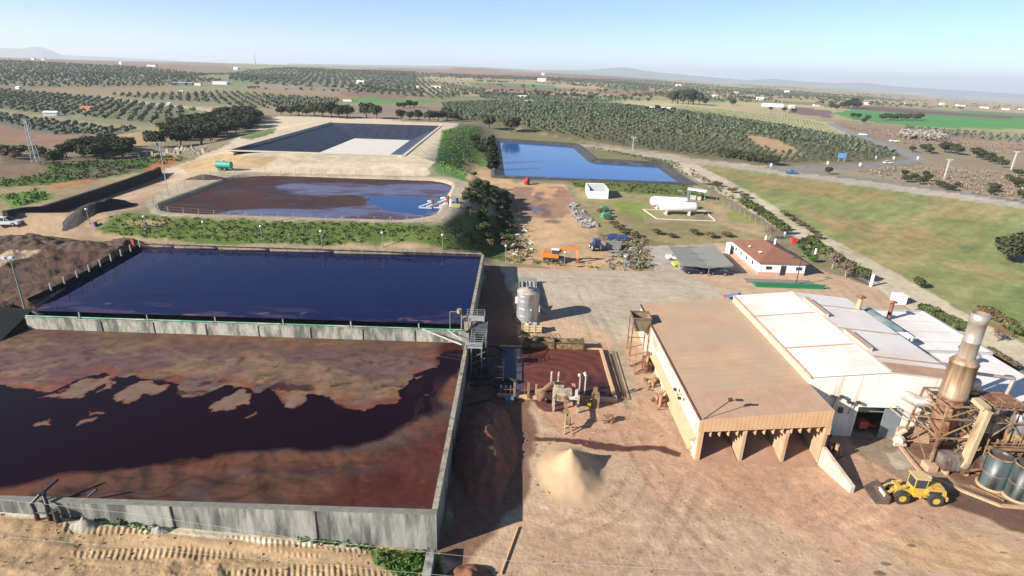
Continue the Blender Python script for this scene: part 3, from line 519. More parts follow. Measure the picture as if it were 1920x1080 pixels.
wallthing('concrete_wall','low concrete wall with a dark stained inner face along the far side of the deep blue lagoon',-74.5,-6.35,110.6,111.0,3,5.42,M('stained_concrete',G(70,52,44),var=.3))
# walkway of deck on divider and the green pipe
m=MB(); m.tube([(-68.5,73.55,5.66),(-6.9,73.55,5.66)],.11); 
tag(obj('pipe',m,M('green_pipe',G(96,188,150)*.8,rough=.45,var=.5,ns=.6,stain=G(205,205,190),stain_s=.15,stain_t=.55)),'long green and white pipe lying on the wall between the two big lagoons','pipe')
for k in range(6):
    t=thing('pipe_bracket','small dark bracket post holding the green pipe on the dividing wall','bracket',(-61+k*9.6,73.75,5.5),group='pipe brackets on the dividing wall')
    m=MB(); x0=-61+k*9.6; m.box(x0-.07,x0+.07,73.68,73.82,5.5,6.35); obj('post',m,conc2,t); m=MB(); m.box(x0-.18,x0+.18,73.38,73.66,5.44,5.52); m.box(x0-.22,x0-.14,73.36,73.4,5.2,5.85);m.box(x0+.14,x0+.22,73.36,73.4,5.2,5.85); obj('clamp',m,conc2,t)
# left bank liners
def quadliner(name,label,pts,th=.06):
    """thick sheet with the outline given in world points"""
    P=[np.array(p,float) for p in pts]; n=len(P); m=MB(); m.add(P+[p-np.array([0,0,th]) for p in P],[tuple(range(n)),tuple(range(2*n-1,n-1,-1))]+[(i,n+i,n+(i+1)%n,(i+1)%n) for i in range(n)])
    return obj(name,m,darkliner,label=label,cat='liner')
A=[at(108,545,4.7),at(268,463,4.7),at(262,458,5.6),at(96,540,5.9),at(50,560,5.9),at(60,575,4.7)]
quadliner('pond_liner','black liner bank along the left edge of the deep blue lagoon',A)
A=[at(75,607,3.8),at(0,640,3.8),at(-260,700,3.8),at(-260,560,5.4),at(0,575,5.4),at(60,580,5.6),at(82,592,5.5)]
quadliner('pond_liner','black liner bank in the upper left corner of the wine-dark lagoon',A)
m=MB(); m.tube([at(118,0,5)*0+at(62,583,5.55),at(108,608,3.85)],.25); m.tube([at(30,598,5.),at(72,606,3.9)],.1); tag(obj('pipe',m,M('old_pipe',G(90,76,70),var=.3)),'dull brown pipe running down the liner at the corner of the dividing wall','pipe')
# lined empty basin
lt=thing('lined_basin','big empty basin with black liner slopes and a dusty white floor','basin',(-73,274,8.6))
o4=[at(432,283,9.85),at(618,230,9.85),at(826,236,9.85),at(752,293,9.85)]
o4=[np.array([-105,211,9.85]),np.array([-105.5,334,9.85]),np.array([-43,337,9.85]),np.array([-41,212,9.85])]
i4=[at(606,290,4.2),at(660,263,4.2),at(772,265,4.2),at(742,292,4.2)]; i4=[np.array([-86,222,4.3]),np.array([-86,311,4.3]),np.array([-56.5,311,4.3]),np.array([-54.5,222,4.3])]
m=MB()
for k in range(4):
    a,b=o4[k],o4[(k+1)%4]; c,d=i4[(k+1)%4],i4[k]; m.add([a,b,c,d],[(0,3,2,1)])
bl=M('basin_liner',G(66,76,94)*.75,rough=.5,var=.25,ns=.6,stain=G(96,104,120)*.5,stain_s=.25,stain_t=.62,wave=((1,0,0),5.5,.35)); obj('liner_slope',m,bl,lt)
m=MB(); m.add([p+np.array([0,0,.0]) for p in i4],[(0,3,2,1)]); obj('basin_floor',m,M('dusty_floor',G(232,226,214)*1.05,var=.10,ns=.3),lt)
m=MB()
for k in range(4):
    a,b=o4[k],o4[(k+1)%4]; m.bar(a+[0,0,.25],b+[0,0,.25],1.2,.35)
obj('rim',m,M('rim_dust',G(226,212,188),var=.15),lt)
# reservoir bank liner
m=MB(); cen=BLUE.mean(0); n=len(BLUE)
def inset(P,d):
    R=[]
    for i in range(len(P)):
        a,b,c=P[i-1],P[i],P[(i+1)%len(P)]; e1=(b-a)/np.linalg.norm(b-a); e2=(c-b)/np.linalg.norm(c-b); n1=np.array([e1[1],-e1[0]]); n2=np.array([e2[1],-e2[0]])
        q=(n1+n2)/(1+n1@n2); R.append(b+q*d)
    return np.array(R)
sgn=1 if inpoly(*[np.array([v]) for v in inset(BLUE,2.)[0]],BLUE)[0] else -1
Bi=inset(BLUE,1.2*sgn); Bo=inset(BLUE,-3.0*sgn); Bo2=inset(BLUE,-5.2*sgn)
for k in range(n):
    j=(k+1)%n; m.add([[*Bo[k],3.75],[*Bo[j],3.75],[*Bi[j],2.3],[*Bi[k],2.3]],[(0,1,2,3)]); m.add([[*Bo[k],3.75],[*Bo[j],3.75],[*Bo2[j],2.4],[*Bo2[k],2.4]],[(0,1,2,3)])
tag(obj('pond_liner',m,M('grey_liner',G(92,90,92)*.7,rough=.6,var=.3,ns=.7,stain=G(140,132,122)*.6,stain_s=.3,stain_t=.6)),'grey liner bank around the bright blue reservoir','liner')
# ---------------------------------------------------------------- long berms, heaps
def mound(name,label,cat,c,rx,ry,h,mat,rot=0,seed=0,n=0,sharp=1.1,z0=None,rough=.12,group=None,flat=0,wob=.18):
    """a heap: height falls off from the crest with slumps, clods and an uneven foot"""
    cx,cy=c[0],c[1]; z0=float(terr(cx,cy)) if z0 is None else z0; N=max(34,int(max(rx,ry)*9)); N=min(N,110)
    u,v=np.meshgrid(np.linspace(-1.35,1.35,N),np.linspace(-1.35,1.35,N)); wx=u+wob*(fbm(u,v,.7,3,seed)-.5)*2; wy=v+wob*(fbm(u,v,.7,3,seed+40)-.5)*2
    q=np.hypot(wx,wy); lx,ly=u*rx,v*ry; X_=cx+lx*math.cos(rot)-ly*math.sin(rot); Y_=cy+lx*math.sin(rot)+ly*math.cos(rot)
    e=np.clip((1-q)/(1-flat),0,1)**sharp; e=np.sqrt(e*e+.0012)-.035; zz=h*e*(1+rough*(fbm(X_,Y_,max(h*.6,.6),4,seed+3)-.5)*2)+h*rough*.35*(fbm(X_,Y_,.5,3,seed+5)-.5)*sm(0,.15,e)
    base=terr(X_,Y_) if z0!=.0 else np.zeros_like(X_)
    zz=base+np.where(q<1,zz,-.25*np.minimum((q-1)*3,1)-.04); V=np.stack([X_,Y_,zz],-1).reshape(-1,3)
    m=MB().add(V,[(i*N+j,i*N+j+1,(i+1)*N+j+1,(i+1)*N+j) for i in range(N-1) for j in range(N-1)],True); return obj(name,m,mat,label=label,cat=cat,group=group,base=(cx,cy,z0))
sandm=M('sand_heap',G(212,180,142)*.95,var=.07,ns=.7,bump=.1,bs=12)
mound('sand_pile','tall pointed cone of pale sand standing in the open yard','sand pile',(7.0,50.8),3.9,5.6,2.8,sandm,seed=2,sharp=1.75,rough=.10,z0=.0,wob=.14)
dkp=M('dark_heap',G(150,98,76)*.9,var=.3,ns=1.2,bump=.5,bs=4)
mound('earth_pile','broad dark reddish heap lying in the shade of the lagoon wall','earth pile',(-2.4,54.4),3.6,9.8,2.6,dkp,seed=4,sharp=.8,z0=.0,rough=.35,wob=.25)
mound('earth_pile','brown clods of earth at the foot of the lagoon wall corner at the bottom edge','earth pile',(-2.6,36.2),2.2,1.7,1.1,dkp,seed=7,sharp=.9,z0=.0,rough=.6)
rub=M('rubble_grey',G(176,168,156),var=.3,ns=3,bump=.5)
for k,(px,py,s) in enumerate(((158,985,1.0),(300,994,.8))):
    p=on(px,py); mound('rubble_pile',('grey rubble heap in front of the concrete wall, nearer the upright pipes','grey rubble heap in front of the concrete wall, farther from the upright pipes')[k],'rubble pile',p,1.2*s,.7*s,.75*s,rub,seed=k+11,rough=.5)
blk=M('black_mulch',G(62,54,50)*.6,var=.4,ns=1.5,bump=.6,bs=3)
p0,p1=on(125,424),on(245,384); c=(p0+p1)/2; L_=np.linalg.norm(p1-p0)
mound('mulch_berm','long low black berm on the dirt road beside the street lamp','berm',c,L_/2+1.5,2.6,2.1,blk,rot=math.atan2(p1[1]-p0[1],p1[0]-p0[0]),seed=3,rough=.2,flat=.3)
p0,p1=on(22,418),on(305,326); d=(p1-p0)/np.linalg.norm(p1-p0); nn=np.array([-d[1],d[0],0]); m=MB()
for s in np.linspace(0,1,13)[:-1]:
    a=p0+(p1-p0)*s; b=p0+(p1-p0)*(s+1/12); a[2]=terr(a[0],a[1]); b[2]=terr(b[0],b[1]); h1=2.6 if s<.9 else 2.2
    m.hexa([a-[0,0,1],b-[0,0,1],b+nn*1.6-[0,0,1],a+nn*1.6-[0,0,1]],[a+nn*.35+[0,0,h1],b+nn*.35+[0,0,h1],b+nn*1.2+[0,0,h1],a+nn*1.2+[0,0,h1]])
tag(obj('retaining_wall',m,M('black_wall',G(40,36,36)*.6,var=.3)),'long straight black retaining wall along the far edge of the dirt road','wall')
# brown heaps on the left as real piles
hm=M('brown_compost',G(104,76,58)*.8,var=.45,ns=1.6,bump=.8,bs=3)
for k,(px,py,rx,ry,h,lb) in enumerate(((40,460,13,5.5,2.2,'dark brown compost heap at the left edge beside the dirt road'),(150,465,7,3.5,1.5,'dark brown compost heap between the dirt road and the lagoon corner'),(235,458,4.5,2.5,1.5,'small dark brown compost heap at the far left corner of the deep blue lagoon'),(383,334,6,3,1.0,'dark reddish heap beside the upper lagoon corner'))):
    p=on(px,py); mound('compost_heap',lb,'compost heap',p,rx,ry,h,hm,seed=k+20,rough=.35,sharp=.8)
# ---------------------------------------------------------------- mountains
def hill(name,prof,dist,z0,depth,col,seed):
    """a range of hills: skyline heights come from the profile, slopes fall away on both sides"""
    pts=[]; 
    for px in np.arange(prof[0][0],prof[-1][0]+1,12):
        py=np.interp(px,[p[0] for p in prof],[p[1] for p in prof]); d=ray(px,py); t=dist/d[1]; pts.append(CAM+d*t)
    K=10; nn=len(pts); V=[]
    for k in range(K+1):
        u=k/K*2-1
        for i,p in enumerate(pts):
            X_,Y_=p[0]*(1+u*depth/dist),p[1]+u*depth
            n_=fbm(X_,Y_,1300,4,seed)
            V.append((X_,Y_,z0+(p[2]-z0)*(1-abs(u)**1.15)*(1+(0 if u==0 else .5*(n_-.55)))))
    Fc=[(k*nn+i,k*nn+i+1,(k+1)*nn+i+1,(k+1)*nn+i) for k in range(K) for i in range(nn-1)]
    m=MB().add(V,Fc,True); o=obj(name,m,M(name+'_cover',col,var=.3,ns=.002),kind='structure'); return o
hill('hills_blue_range',[(860,134),(1000,131),(1100,131),(1150,127),(1175,126),(1210,133),(1300,142),(1400,150),(1450,148),(1500,152),(1560,156),(1620,155),(1680,162),(1740,166),(1800,169),(1900,176),(2050,182),(2200,188)],15500,-330,1900,G(110,118,96),1)
hill('hills_left_range',[(-400,92),(-100,90),(0,90),(40,91),(70,87),(85,90),(115,103),(220,108),(300,112),(400,118),(520,121),(700,126)],14500,-150,1500,G(110,118,96),2)
hill('hills_low_ridge',[(540,119),(700,122),(860,124),(930,127),(1000,131),(1080,133),(1150,140),(1250,148)],13000,-150,900,G(112,118,98),3)
hill('hills_red_knoll',[(780,133),(830,129),(860,127),(900,128),(960,132),(1040,138)],3900,0,420,G(172,136,108),4)
# ---------------------------------------------------------------- haze
hz=MB(); hz.box(-40000,40000,-12000,44000,-420,470); hm_=bpy.data.materials.new('haze_air'); hm_.use_nodes=True; t=hm_.node_tree
t.nodes.remove(t.nodes['Principled BSDF']); v=t.nodes.new('ShaderNodeVolumePrincipled'); v.inputs['Density'].default_value=8e-5; v.inputs['Color'].default_value=(.83,.92,1,1); v.inputs['Anisotropy'].default_value=.1
t.links.new(v.outputs[0],t.nodes['Material Output'].inputs['Volume'])
obj('haze',hz,hm_,kind='stuff')
# ================================================================ buildings
cream=M('cream_sheet',G(244,226,196)*1.1,rough=.6,var=.10,ns=.5,streak=(1,1,.4),stain=G(214,170,132),stain_s=.3,stain_t=.58,wave=((0,1,0),.6,.12))
creamx=M('cream_sheet_front',G(216,176,132)*1.1,rough=.6,var=.12,ns=.7,wave=((1,0,0),.45,.22))
dustroof=M('dusty_roof',G(202,168,136)*.95,rough=.8,var=.16,ns=.35,stain=G(190,166,140)*.95,stain_s=.13,stain_t=.50,wave=((0,1,0),1.15,.06))
redroof=M('dusty_roof_low',G(200,164,136)*.93,rough=.8,var=.14,ns=.5,wave=((1,0,0),1.0,.06))
white=M('white_sheet',G(250,248,244)*1.15,rough=.5,var=.06,ns=.4,wave=((1,0,0),.9,.06))
whiteroof=M('white_roof',G(248,242,234)*1.12,rough=.55,var=.08,ns=.25,stain=G(240,222,204)*1.1,stain_s=.12,stain_t=.54,wave=((0,1,0),1.1,.05))
duststrip=M('dust_strip',G(206,170,138),var=.2,ns=.8)
rust=M('rusty_steel',G(168,120,86)*.9,rough=.75,var=.4,ns=2.5,stain=G(108,66,46),stain_s=1.5,stain_t=.52)
dusty=M('dusty_steel',G(176,146,110)*.85,rough=.75,var=.35,ns=2,stain=G(120,84,62),stain_s=1.2,stain_t=.55)
steel=M('bare_steel',G(205,205,205),rough=.38,metal=.75,var=.2,ns=1.5,streak=(1,1,.3),stain=G(170,140,112),stain_s=.8,stain_t=.62)
darkm=M('dark_metal',(.03,.03,.032),rough=.6,var=.3)
redpile=M('red_meal',G(190,148,122)*.95,var=.16,ns=1,bump=.2,bs=6)
concw=M('dusty_concrete',G(206,172,138),var=.25,ns=1.2,stain=G(196,150,120),stain_s=.7,stain_t=.56)
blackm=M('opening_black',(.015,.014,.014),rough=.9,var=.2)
# main open-bay shed
sx0,sx1,sy0,sy1=21.,35.,53.6,86.2; H0,H1=5.2,6.95
sh=thing('storage_shed','long storage shed with dusty brown roof and open bays facing the yard','shed',((sx0+sx1)/2,(sy0+sy1)/2,0))
m=MB(); m.box(sx0,sx0+.22,sy0,sy1,2.35,H0-.14); obj('side_wall',m,cream,sh)
m=MB(); m.box(sx0-.02,sx0+.3,sy0,sy1,-.1,2.32); obj('lower_wall',m,cream,sh,label='lower half of the side wall behind the dusty ledge')
m=MB(); m.ext([(sx0-.75,2.05),(sx0-.03,2.05),(sx0-.03,2.6),(sx0-.75,2.2)],1,sy0+.4,sy1-12); m.ext([(sx0-.5,.5),(sx0-.03,.5),(sx0-.03,.95),(sx0-.5,.62)],1,sy0+1,sy0+14); obj('side_ledge',m,M('ledge_tan',G(216,178,140),var=.12,ns=.8),sh)
m=MB(); e=2
for k in range(12):
    ya=sy0-.3+(sy1-sy0+.3)*k/12; yb=sy0-.3+(sy1-sy0+.3)*(k+1)/12
zr=lambda x:H0+(x-sx0)/(sx1-sx0)*(H1-H0)
def slab(m,x0,x1,y0,y1,f,th=.12):
    m.hexa([(x0,y0,f(x0)-th),(x1,y0,f(x1)-th),(x1,y1,f(x1)-th),(x0,y1,f(x0)-th)],[(x0,y0,f(x0)),(x1,y0,f(x1)),(x1,y1,f(x1)),(x0,y1,f(x0))])
slab(m,sx0-.15,sx1-.02,sy0+5.5,sy1+.2,zr); obj('roof',m,dustroof,sh)
m=MB(); slab(m,sx0-.15,sx1+.05,sy0-.25,sy0+5.45,lambda x:zr(x)+.03); obj('roof_front',m,redroof,sh)
m=MB(); m.box(sx0-.17,sx0-.05,sy0-.25,sy1+.2,H0-.1,H0+.14); obj('roof_edge',m,M('edge_brown',G(132,92,72),var=.3),sh)
m=MB(); y=sy0-.33; m.hexa([(sx0-.15,y,3.75),(sx1+.05,y,5.0),(sx1+.05,y+.1,5.0),(sx0-.15,y+.1,3.75)],[(sx0-.15,y,H0+.02),(sx1+.05,y,H1+.04),(sx1+.05,y+.1,H1+.04),(sx0-.15,y+.1,H0+.02)]); obj('fascia',m,creamx,sh)
m=MB()
for k in range(15):
    x=sx0+.35+k*.97; zz=3.75+(x-sx0)/14*1.25; m.box(x-.06,x+.06,sy0-.2,sy0+1.1,zz-.75,zz+.3)
m.hexa([(sx0,sy0+1.1,2.95),(sx1,sy0+1.1,4.1),(sx1,sy0+1.2,4.1),(sx0,sy0+1.2,2.95)],[(sx0,sy0+1.1,4.2),(sx1,sy0+1.1,5.6),(sx1,sy0+1.2,5.6),(sx0,sy0+1.2,4.2)]); obj('lintel',m,creamx,sh)
for x in (26.1,30.75,34.9):
    m=MB(); m.ext([(sy0-.15,-.1),(sy0+14,-.1),(sy0+14,4.3),(sy0+.2,4.2),(sy0-.15,3.9)],0,x-.17,x+.17); obj('bay_divider',m,concw,sh)
obj('corner_post',MB().box(sx0-.01,sx0+.5,sy0-.3,sy0+.3,-.1,3.8),creamx,sh); obj('corner_post',MB().box(34.6,35.2,sy0-.28,sy0+.2,3.9,5.2),creamx,sh)
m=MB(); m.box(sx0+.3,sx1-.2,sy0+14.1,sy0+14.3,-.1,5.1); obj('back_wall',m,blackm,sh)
m=MB(); m.ext([(sy0+20,-.1),(sy1,-.1),(sy1,H1-.2),(sy0+20,H1-.2)],0,sx1-.25,sx1-.03); m.box(sx0+.3,sx1-.3,sy1-.2,sy1,-.1,H0-.2); obj('rear_wall',m,cream,sh)
wv=M('wall_vent',G(210,180,150),var=.3); obj('wall_vent',MB().box(sx0-.06,sx0-.01,73.5,76.5,3.2,4.3),wv,sh); obj('wall_vent',MB().box(sx0-.06,sx0-.01,63,63.6,3.0,3.4),wv,sh)
for k,(x,hh) in enumerate(((23.6,2.1),(28.4,2.7),(32.8,2.3))):
    m=MB(); xs=np.linspace(x-2.2,x+2.2,14); ys=np.linspace(sy0-2.2,sy0+9,18); X_,Y_=np.meshgrid(xs,ys)
    Zv=hh*.85*sm(sy0-1.2,sy0+6.5,Y_+.9*(fbm(X_,Y_,2,3,k)-.5))*(1-.28*((X_-x)/2.2)**2)+.12*fbm(X_,Y_,1,3,k)-.1; v=np.stack([X_,Y_,Zv],-1).reshape(-1,3)
    m.add(v,[(r*14+c,r*14+c+1,(r+1)*14+c+1,(r+1)*14+c) for r in range(17) for c in range(13)],True)
    obj('meal_heap',m,redpile,label=('reddish meal heap in the left open bay of the shed','reddish meal heap in the middle open bay of the shed','reddish meal heap in the right open bay of the shed')[k],cat='heap')
m=MB(); m.hexa([(34.72,sy0-.35,-.1),(35.12,sy0-.35,-.1),(36.2,48.7,-.1),(35.8,48.7,-.1)],[(34.72,sy0-.35,2.4),(35.12,sy0-.35,2.4),(36.2,48.7,.9),(35.8,48.7,.9)])
tag(obj('wing_wall',m,M('wing_concrete',G(216,204,180),var=.3,ns=2,stain=G(204,170,138),stain_s=1,stain_t=.56)),'low sloping concrete wall running out from the last bay of the shed','wall')
# gabled white hall
hx0,hr,hx1,hy0,hy1=35.05,43.9,52.7,59.,84.6; E0,HR,E1=8.0,8.95,8.15
ha=thing('white_hall','white gabled industrial hall with roof strips beside the brown shed','hall',(hr,72,0))
wf=lambda x:E0+(x-hx0)/(hr-hx0)*(HR-E0) if x<hr else HR+(x-hr)/(hx1-hr)*(E1-HR)
m=MB()
for a,b,zb in ((hx0,41.5,-.1),(46.6,hx1,-.1)): 
    m.ext([(a,zb),(b,zb)]+([(b,wf(b)-.15)] if True else [])+([(hr,wf(hr)-.15)] if a<hr<b else [])+[(a,wf(a)-.15)],1,hy0,hy0+.2)
m.ext([(41.5,4.1),(46.6,4.1),(46.6,wf(46.6)-.15),(hr,HR-.15),(41.5,wf(41.5)-.15)],1,hy0,hy0+.2)
obj('front_wall',m,M('hall_front',G(250,244,232)*1.15,rough=.5,var=.07,ns=.6,streak=(1.5,1,.12),stain=G(228,200,166),stain_s=.5,stain_t=.62,wave=((1,0,0),.95,.08)),ha)
m=MB(); m.box(hx0-.05,hx0+.15,hy0+.2,hy1,6.6,E0-.12); obj('parapet_wall',m,M('parapet_cream',G(240,218,170)*1.1,var=.12,ns=.5,wave=((0,1,0),1.6,.1)),ha)
m=MB(); m.box(hx1-.2,hx1,hy0+.2,hy1,-.1,E1-.15); m.box(hx0+.2,hx1-.2,hy1-.2,hy1,-.1,E0-.1); obj('rear_wall',m,cream,ha)
panels=[(hy0-.15,66.0),(66.25,76.2),(76.45,hy1)]
for a,b in panels:
    m=MB(); slab(m,hx0-.12,hr-.02,a,b,lambda x:E0+(x-hx0)/(hr-hx0)*(HR-E0)); obj('roof_left',m,whiteroof,ha)
for a,b in ((hy0-.15,62.6),(62.9,71.0),(71.25,79.6),(79.85,hy1)):
    m=MB(); slab(m,hr+.02,hx1+.1,a,b,lambda x:HR+(x-hr)/(hx1-hr)*(E1-HR)); obj('roof_right',m,whiteroof,ha)
m=MB()
for y0,y1 in ((65.98,66.27),(76.18,76.47)): slab(m,hx0,hr-.1,y0,y1,lambda x:E0+(x-hx0)/(hr-hx0)*(HR-E0)+.05,.1)
for y0,y1 in ((62.55,62.95),(70.95,71.3),(79.55,79.9)): slab(m,hr+.1,hx1,y0,y1,lambda x:HR+(x-hr)/(hx1-hr)*(E1-HR)+.05,.1)
slab(m,hx0-.14,hx0+.05,hy0-.15,hy1,lambda x:E0+.06,.3)
obj('roof_seam',m,duststrip,ha)
m=MB(); slab(m,hr,hx1-.1,hy0-.2,61.4,lambda x:HR+(x-hr)/(hx1-hr)*(E1-HR)+.035,.03); obj('dust_layer',m,M('roof_dust',G(204,164,134),var=.25,ns=.5),ha)
m=MB(); m.box(hr-.22,hr+.22,hy0,hy1,HR-.02,HR+.09); obj('ridge_cap',m,M('ridge_cap',G(236,220,200)*1.1,var=.15,ns=.4),ha)
for y0,y1 in ((64.2,69.6),(74.9,81.3)):
    m=MB(); m.box(hr+.3,hr+.95,y0,y1,HR-.1,HR+.42); v=obj('ridge_vent',m,M('vent_box',G(232,214,190)*1.05,var=.2,ns=.6),ha); m=MB(); m.box(hr+.22,hr+1.03,y0-.05,y1+.05,HR+.42,HR+.48); ORG[v.name]=ORG[ha.name]; obj('vent_lid',m,duststrip,v)
m=MB(); m.box(44.6,46.7,hy0-.12,hy0-.04,.0,4.0); obj('sliding_door',m,M('blue_grey_door',G(150,160,164)*.9,rough=.55,var=.15,ns=1,wave=((1,0,0),.35,.1)),ha)
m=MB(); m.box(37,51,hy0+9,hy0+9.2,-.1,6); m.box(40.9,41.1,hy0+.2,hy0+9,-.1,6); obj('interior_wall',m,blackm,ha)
m=MB(); m.box(46.65,hx1,hy0-.25,hy0-.01,-.1,1.7); obj('plinth',m,concw,ha)
m=MB(); m.cyl((42.3,60.6,2.9),(46.5,60.6,2.9),.42,n=14); tag(obj('duct',m,M('green_duct',G(186,190,162),var=.2)),'pale green-grey duct seen through the open hall door','duct')
t=thing('red_machine','small orange red machine standing inside the open hall door','machine',(43.6,60.2,0)); 
orm=M('orange_red_paint',G(226,104,72),rough=.5,var=.2)
m=MB(); m.box(42.9,43.9,59.9,60.7,.5,1.5); obj('housing',m,orm,t); m=MB(); m.bar((43.9,60.2,1.0),(45.6,60.3,.7),.22); m.bar((43.9,60.5,.7),(45.6,60.5,.4),.16); obj('auger_arm',m,orm,t); [obj('leg',MB().box(x,x+.1,60,60.6,0,.5),rust,t) for x in(43.,43.7,45.4)]
for k,(px,py,h) in enumerate(((1577,748,1.9),(1600,772,1.9))):
    pass
for k,(x,z) in enumerate(((38.3,5.0),(40.4,4.3))):
    t=thing('wall_lamp',('twin floodlight on a thin bracket high on the white hall wall nearer the shed','twin floodlight on a thin bracket beside the hall door')[k],'lamp',(x,58.7,z)); m=MB(); m.bar((x,58.9,z-1.2),(x,58.6,z+.6),.06); m.bar((x-.4,58.6,z+.6),(x+.6,58.6,z+.6),.05); obj('bracket',m,darkm,t)
    for s in (-.5,.6): m=MB(); m.box(x+s-.22,x+s+.22,58.35,58.7,z+.55,z+.8); obj('lamp_head',m,darkm,t)
m=MB(); m.box(39.15,39.6,58.7,58.97,3.3,4.0); tag(obj('wall_box',m,rust),'small brown box mounted on the white hall wall','wall box')
# low white halls behind
lw=thing('low_hall','low white-roofed hall stepping down behind the chimney stack','hall',(60,75,0))
m=MB(); slab(m,hx1+.05,67.2,72.3,87.2,lambda x:5.2); obj('roof_far',m,whiteroof,lw)
m=MB(); slab(m,hx1+.05,67.0,59.5,72.2,lambda x:5.05+.0*x); obj('roof_near',m,whiteroof,lw)
m=MB(); m.box(hx1+.1,66.8,60,60.2,-.1,4.9); m.box(66.6,66.8,60,72,-.1,4.9);m.box(66.8,67.0,72,87,-.1,5.05);m.box(hx1+.1,67,86.9,87.1,-.1,5.05); obj('outer_wall',m,white,lw)
m=MB(); m.box(hx1+.1,67.2,72.15,72.4,5.0,5.45); m.box(66.9,67.3,72.4,87.2,5.1,5.5); m.box(hx1+.1,67.3,86.9,87.3,5.1,5.5); obj('parapet',m,M('grey_parapet',G(190,192,190),var=.2),lw)
m=MB()
for y in (75.5,79,83): m.box(hx1+2,66,y,y+.12,5.2,5.24)
m.box(60,60.12,72.5,87,5.2,5.245); obj('roof_rib',m,M('roof_rib',G(205,205,205),var=.2),lw)
lw2=thing('low_hall','low white hall with dusty roof at the right edge of the works','hall',(60,66,0))
m=MB(); slab(m,53.5,63.5,55.5,59.4,lambda x:4.4); obj('roof',m,M('roof_dustyw',G(236,218,196),var=.15,ns=.3,wave=((0,1,0),1.1,.08)),lw2); m=MB(); m.box(53.6,63.3,55.7,59.4,-.1,4.28); obj('outer_wall',m,white,lw2)
# barrel skylights along the right eave
def barrel(name,label,x0,x1,y0,y1,z,mt):
    m=MB(); r=(x1-x0)/2; P=[(x0+r-r*math.cos(math.pi*k/10),z+r*.8*math.sin(math.pi*k/10)) for k in range(11)]; m.ext(P,1,y0,y1); return obj(name,m,mt,label=label,cat='skylight')
gl1=M('green_fibreglass',G(168,184,168),rough=.4,var=.15); gl2=M('grey_fibreglass',G(138,160,160),rough=.4,var=.15); gl3=M('tan_fibreglass',G(216,190,150)*1.1,rough=.5,var=.15)
for k,(y0,y1,mt,lb) in enumerate(((80.6,82.4,gl1,'green arched skylight at the far end of the hall eave beside a pipe chimney'),(78.9,80.5,gl2,'grey arched skylight second along the hall eave'),(76.6,78.8,gl1,'pale green arched skylight third along the hall eave'),(75.2,76.5,gl2,'grey arched skylight beside the white louvred box'))):
    barrel('arched_skylight',lb,52.9,56.3,y0,y1,6.4,mt)
for k,(y0,y1,mt,lb) in enumerate(((66.0,67.5,gl3,'tan arched skylight far end of the row beside the chimney stack'),(64.3,65.8,M('cream_fibre',G(244,232,206)*1.1,var=.1),'cream arched skylight in the middle of the row beside the chimney stack'),(62.2,64.1,gl3,'tan arched skylight near end of the row beside the chimney stack'))):
    barrel('arched_skylight',lb,52.9,56.0,y0,y1,5.9,mt)
for y0,lb in ((73.4,'white louvred box at the end of the grey arched skylights'),):
    t=thing('louvre_box',lb,'louvre box',(55.5,y0,5.1)); m=MB(); m.box(54.3,56.6,y0,y0+1.6,5.1,6.9); obj('casing',m,white,t); m=MB(); [m.box(54.25+i*.55,54.45+i*.55,y0-.03,y0-.005,5.4,6.7) for i in range(5)]; obj('louvre',m,M('louvre_grey',G(130,140,146),var=.2),t)
t=thing('roof_fan_row','row of small white fan boxes on the hall eave','fan boxes',(54,71,5.1))
for i in range(3): m=MB(); m.box(53.3,54.4,70+i*1.1,70.8+i*1.1,5.1,6.6); obj('fan_box',m,M('fanbox',G(232,222,206)*1.1,var=.15),t)
def flue(x,y,z0,z1,r,mt,label):
    t=thing('flue_pipe',label,'flue',(x,y,z0)); m=MB(); m.cyl((x,y,z0),(x,y,z1),r,n=14); obj('pipe',m,mt,t); m=MB(); m.lathe([(r*2.1,0),(r*2.1,.06),(.02,.35)],(x,y,z1+.22),14); m.lathe([(.02,-.0),(r*2.1,0)],(x,y,z1+.22),14); [m.bar((x+r*.8*math.cos(a),y+r*.8*math.sin(a),z1-.1),(x+r*1.2*math.cos(a),y+r*1.2*math.sin(a),z1+.3),.05) for a in(0,2.1,4.2)]; obj('rain_cap',m,rust,t)
flue(52.0,80.0,8.0,9.9,.33,M('tan_flue',G(206,176,140),var=.25),'tan flue pipe on the roof at the far end of the arched skylights')
flue(59.5,83.6,5.2,7.9,.3,M('rust_flue',G(150,100,90),var=.3),'rusty flue pipe with a wide cap on the far low roof')
flue(59.0,67.6,5.05,7.9,.33,M('rust_flue2',G(140,88,76),var=.3),'rusty flue pipe with a wide cap left of the tall chimney stack')
m=MB(); p=on(1683,568); m.box(p[0]-1,p[0]+1,p[1]-.9,p[1]+.9,p[2],p[2]+1.7); m.box(p[0]-1.08,p[0]+1.08,p[1]-.98,p[1]+.98,p[2]+1.7,p[2]+1.8); tag(obj('white_cabinet',m,white),'white cube-shaped cabinet beside the gravel road','cabinet')
m=MB(); m.box(67.6,69.5,80,88,-.1,4.2); m.ext([(67.4,4.2),(69.7,4.2),(68.6,4.7)],1,79.9,88.1); tag(obj('white_annex',m,white),'narrow white annex at the outer side of the low hall','annex')
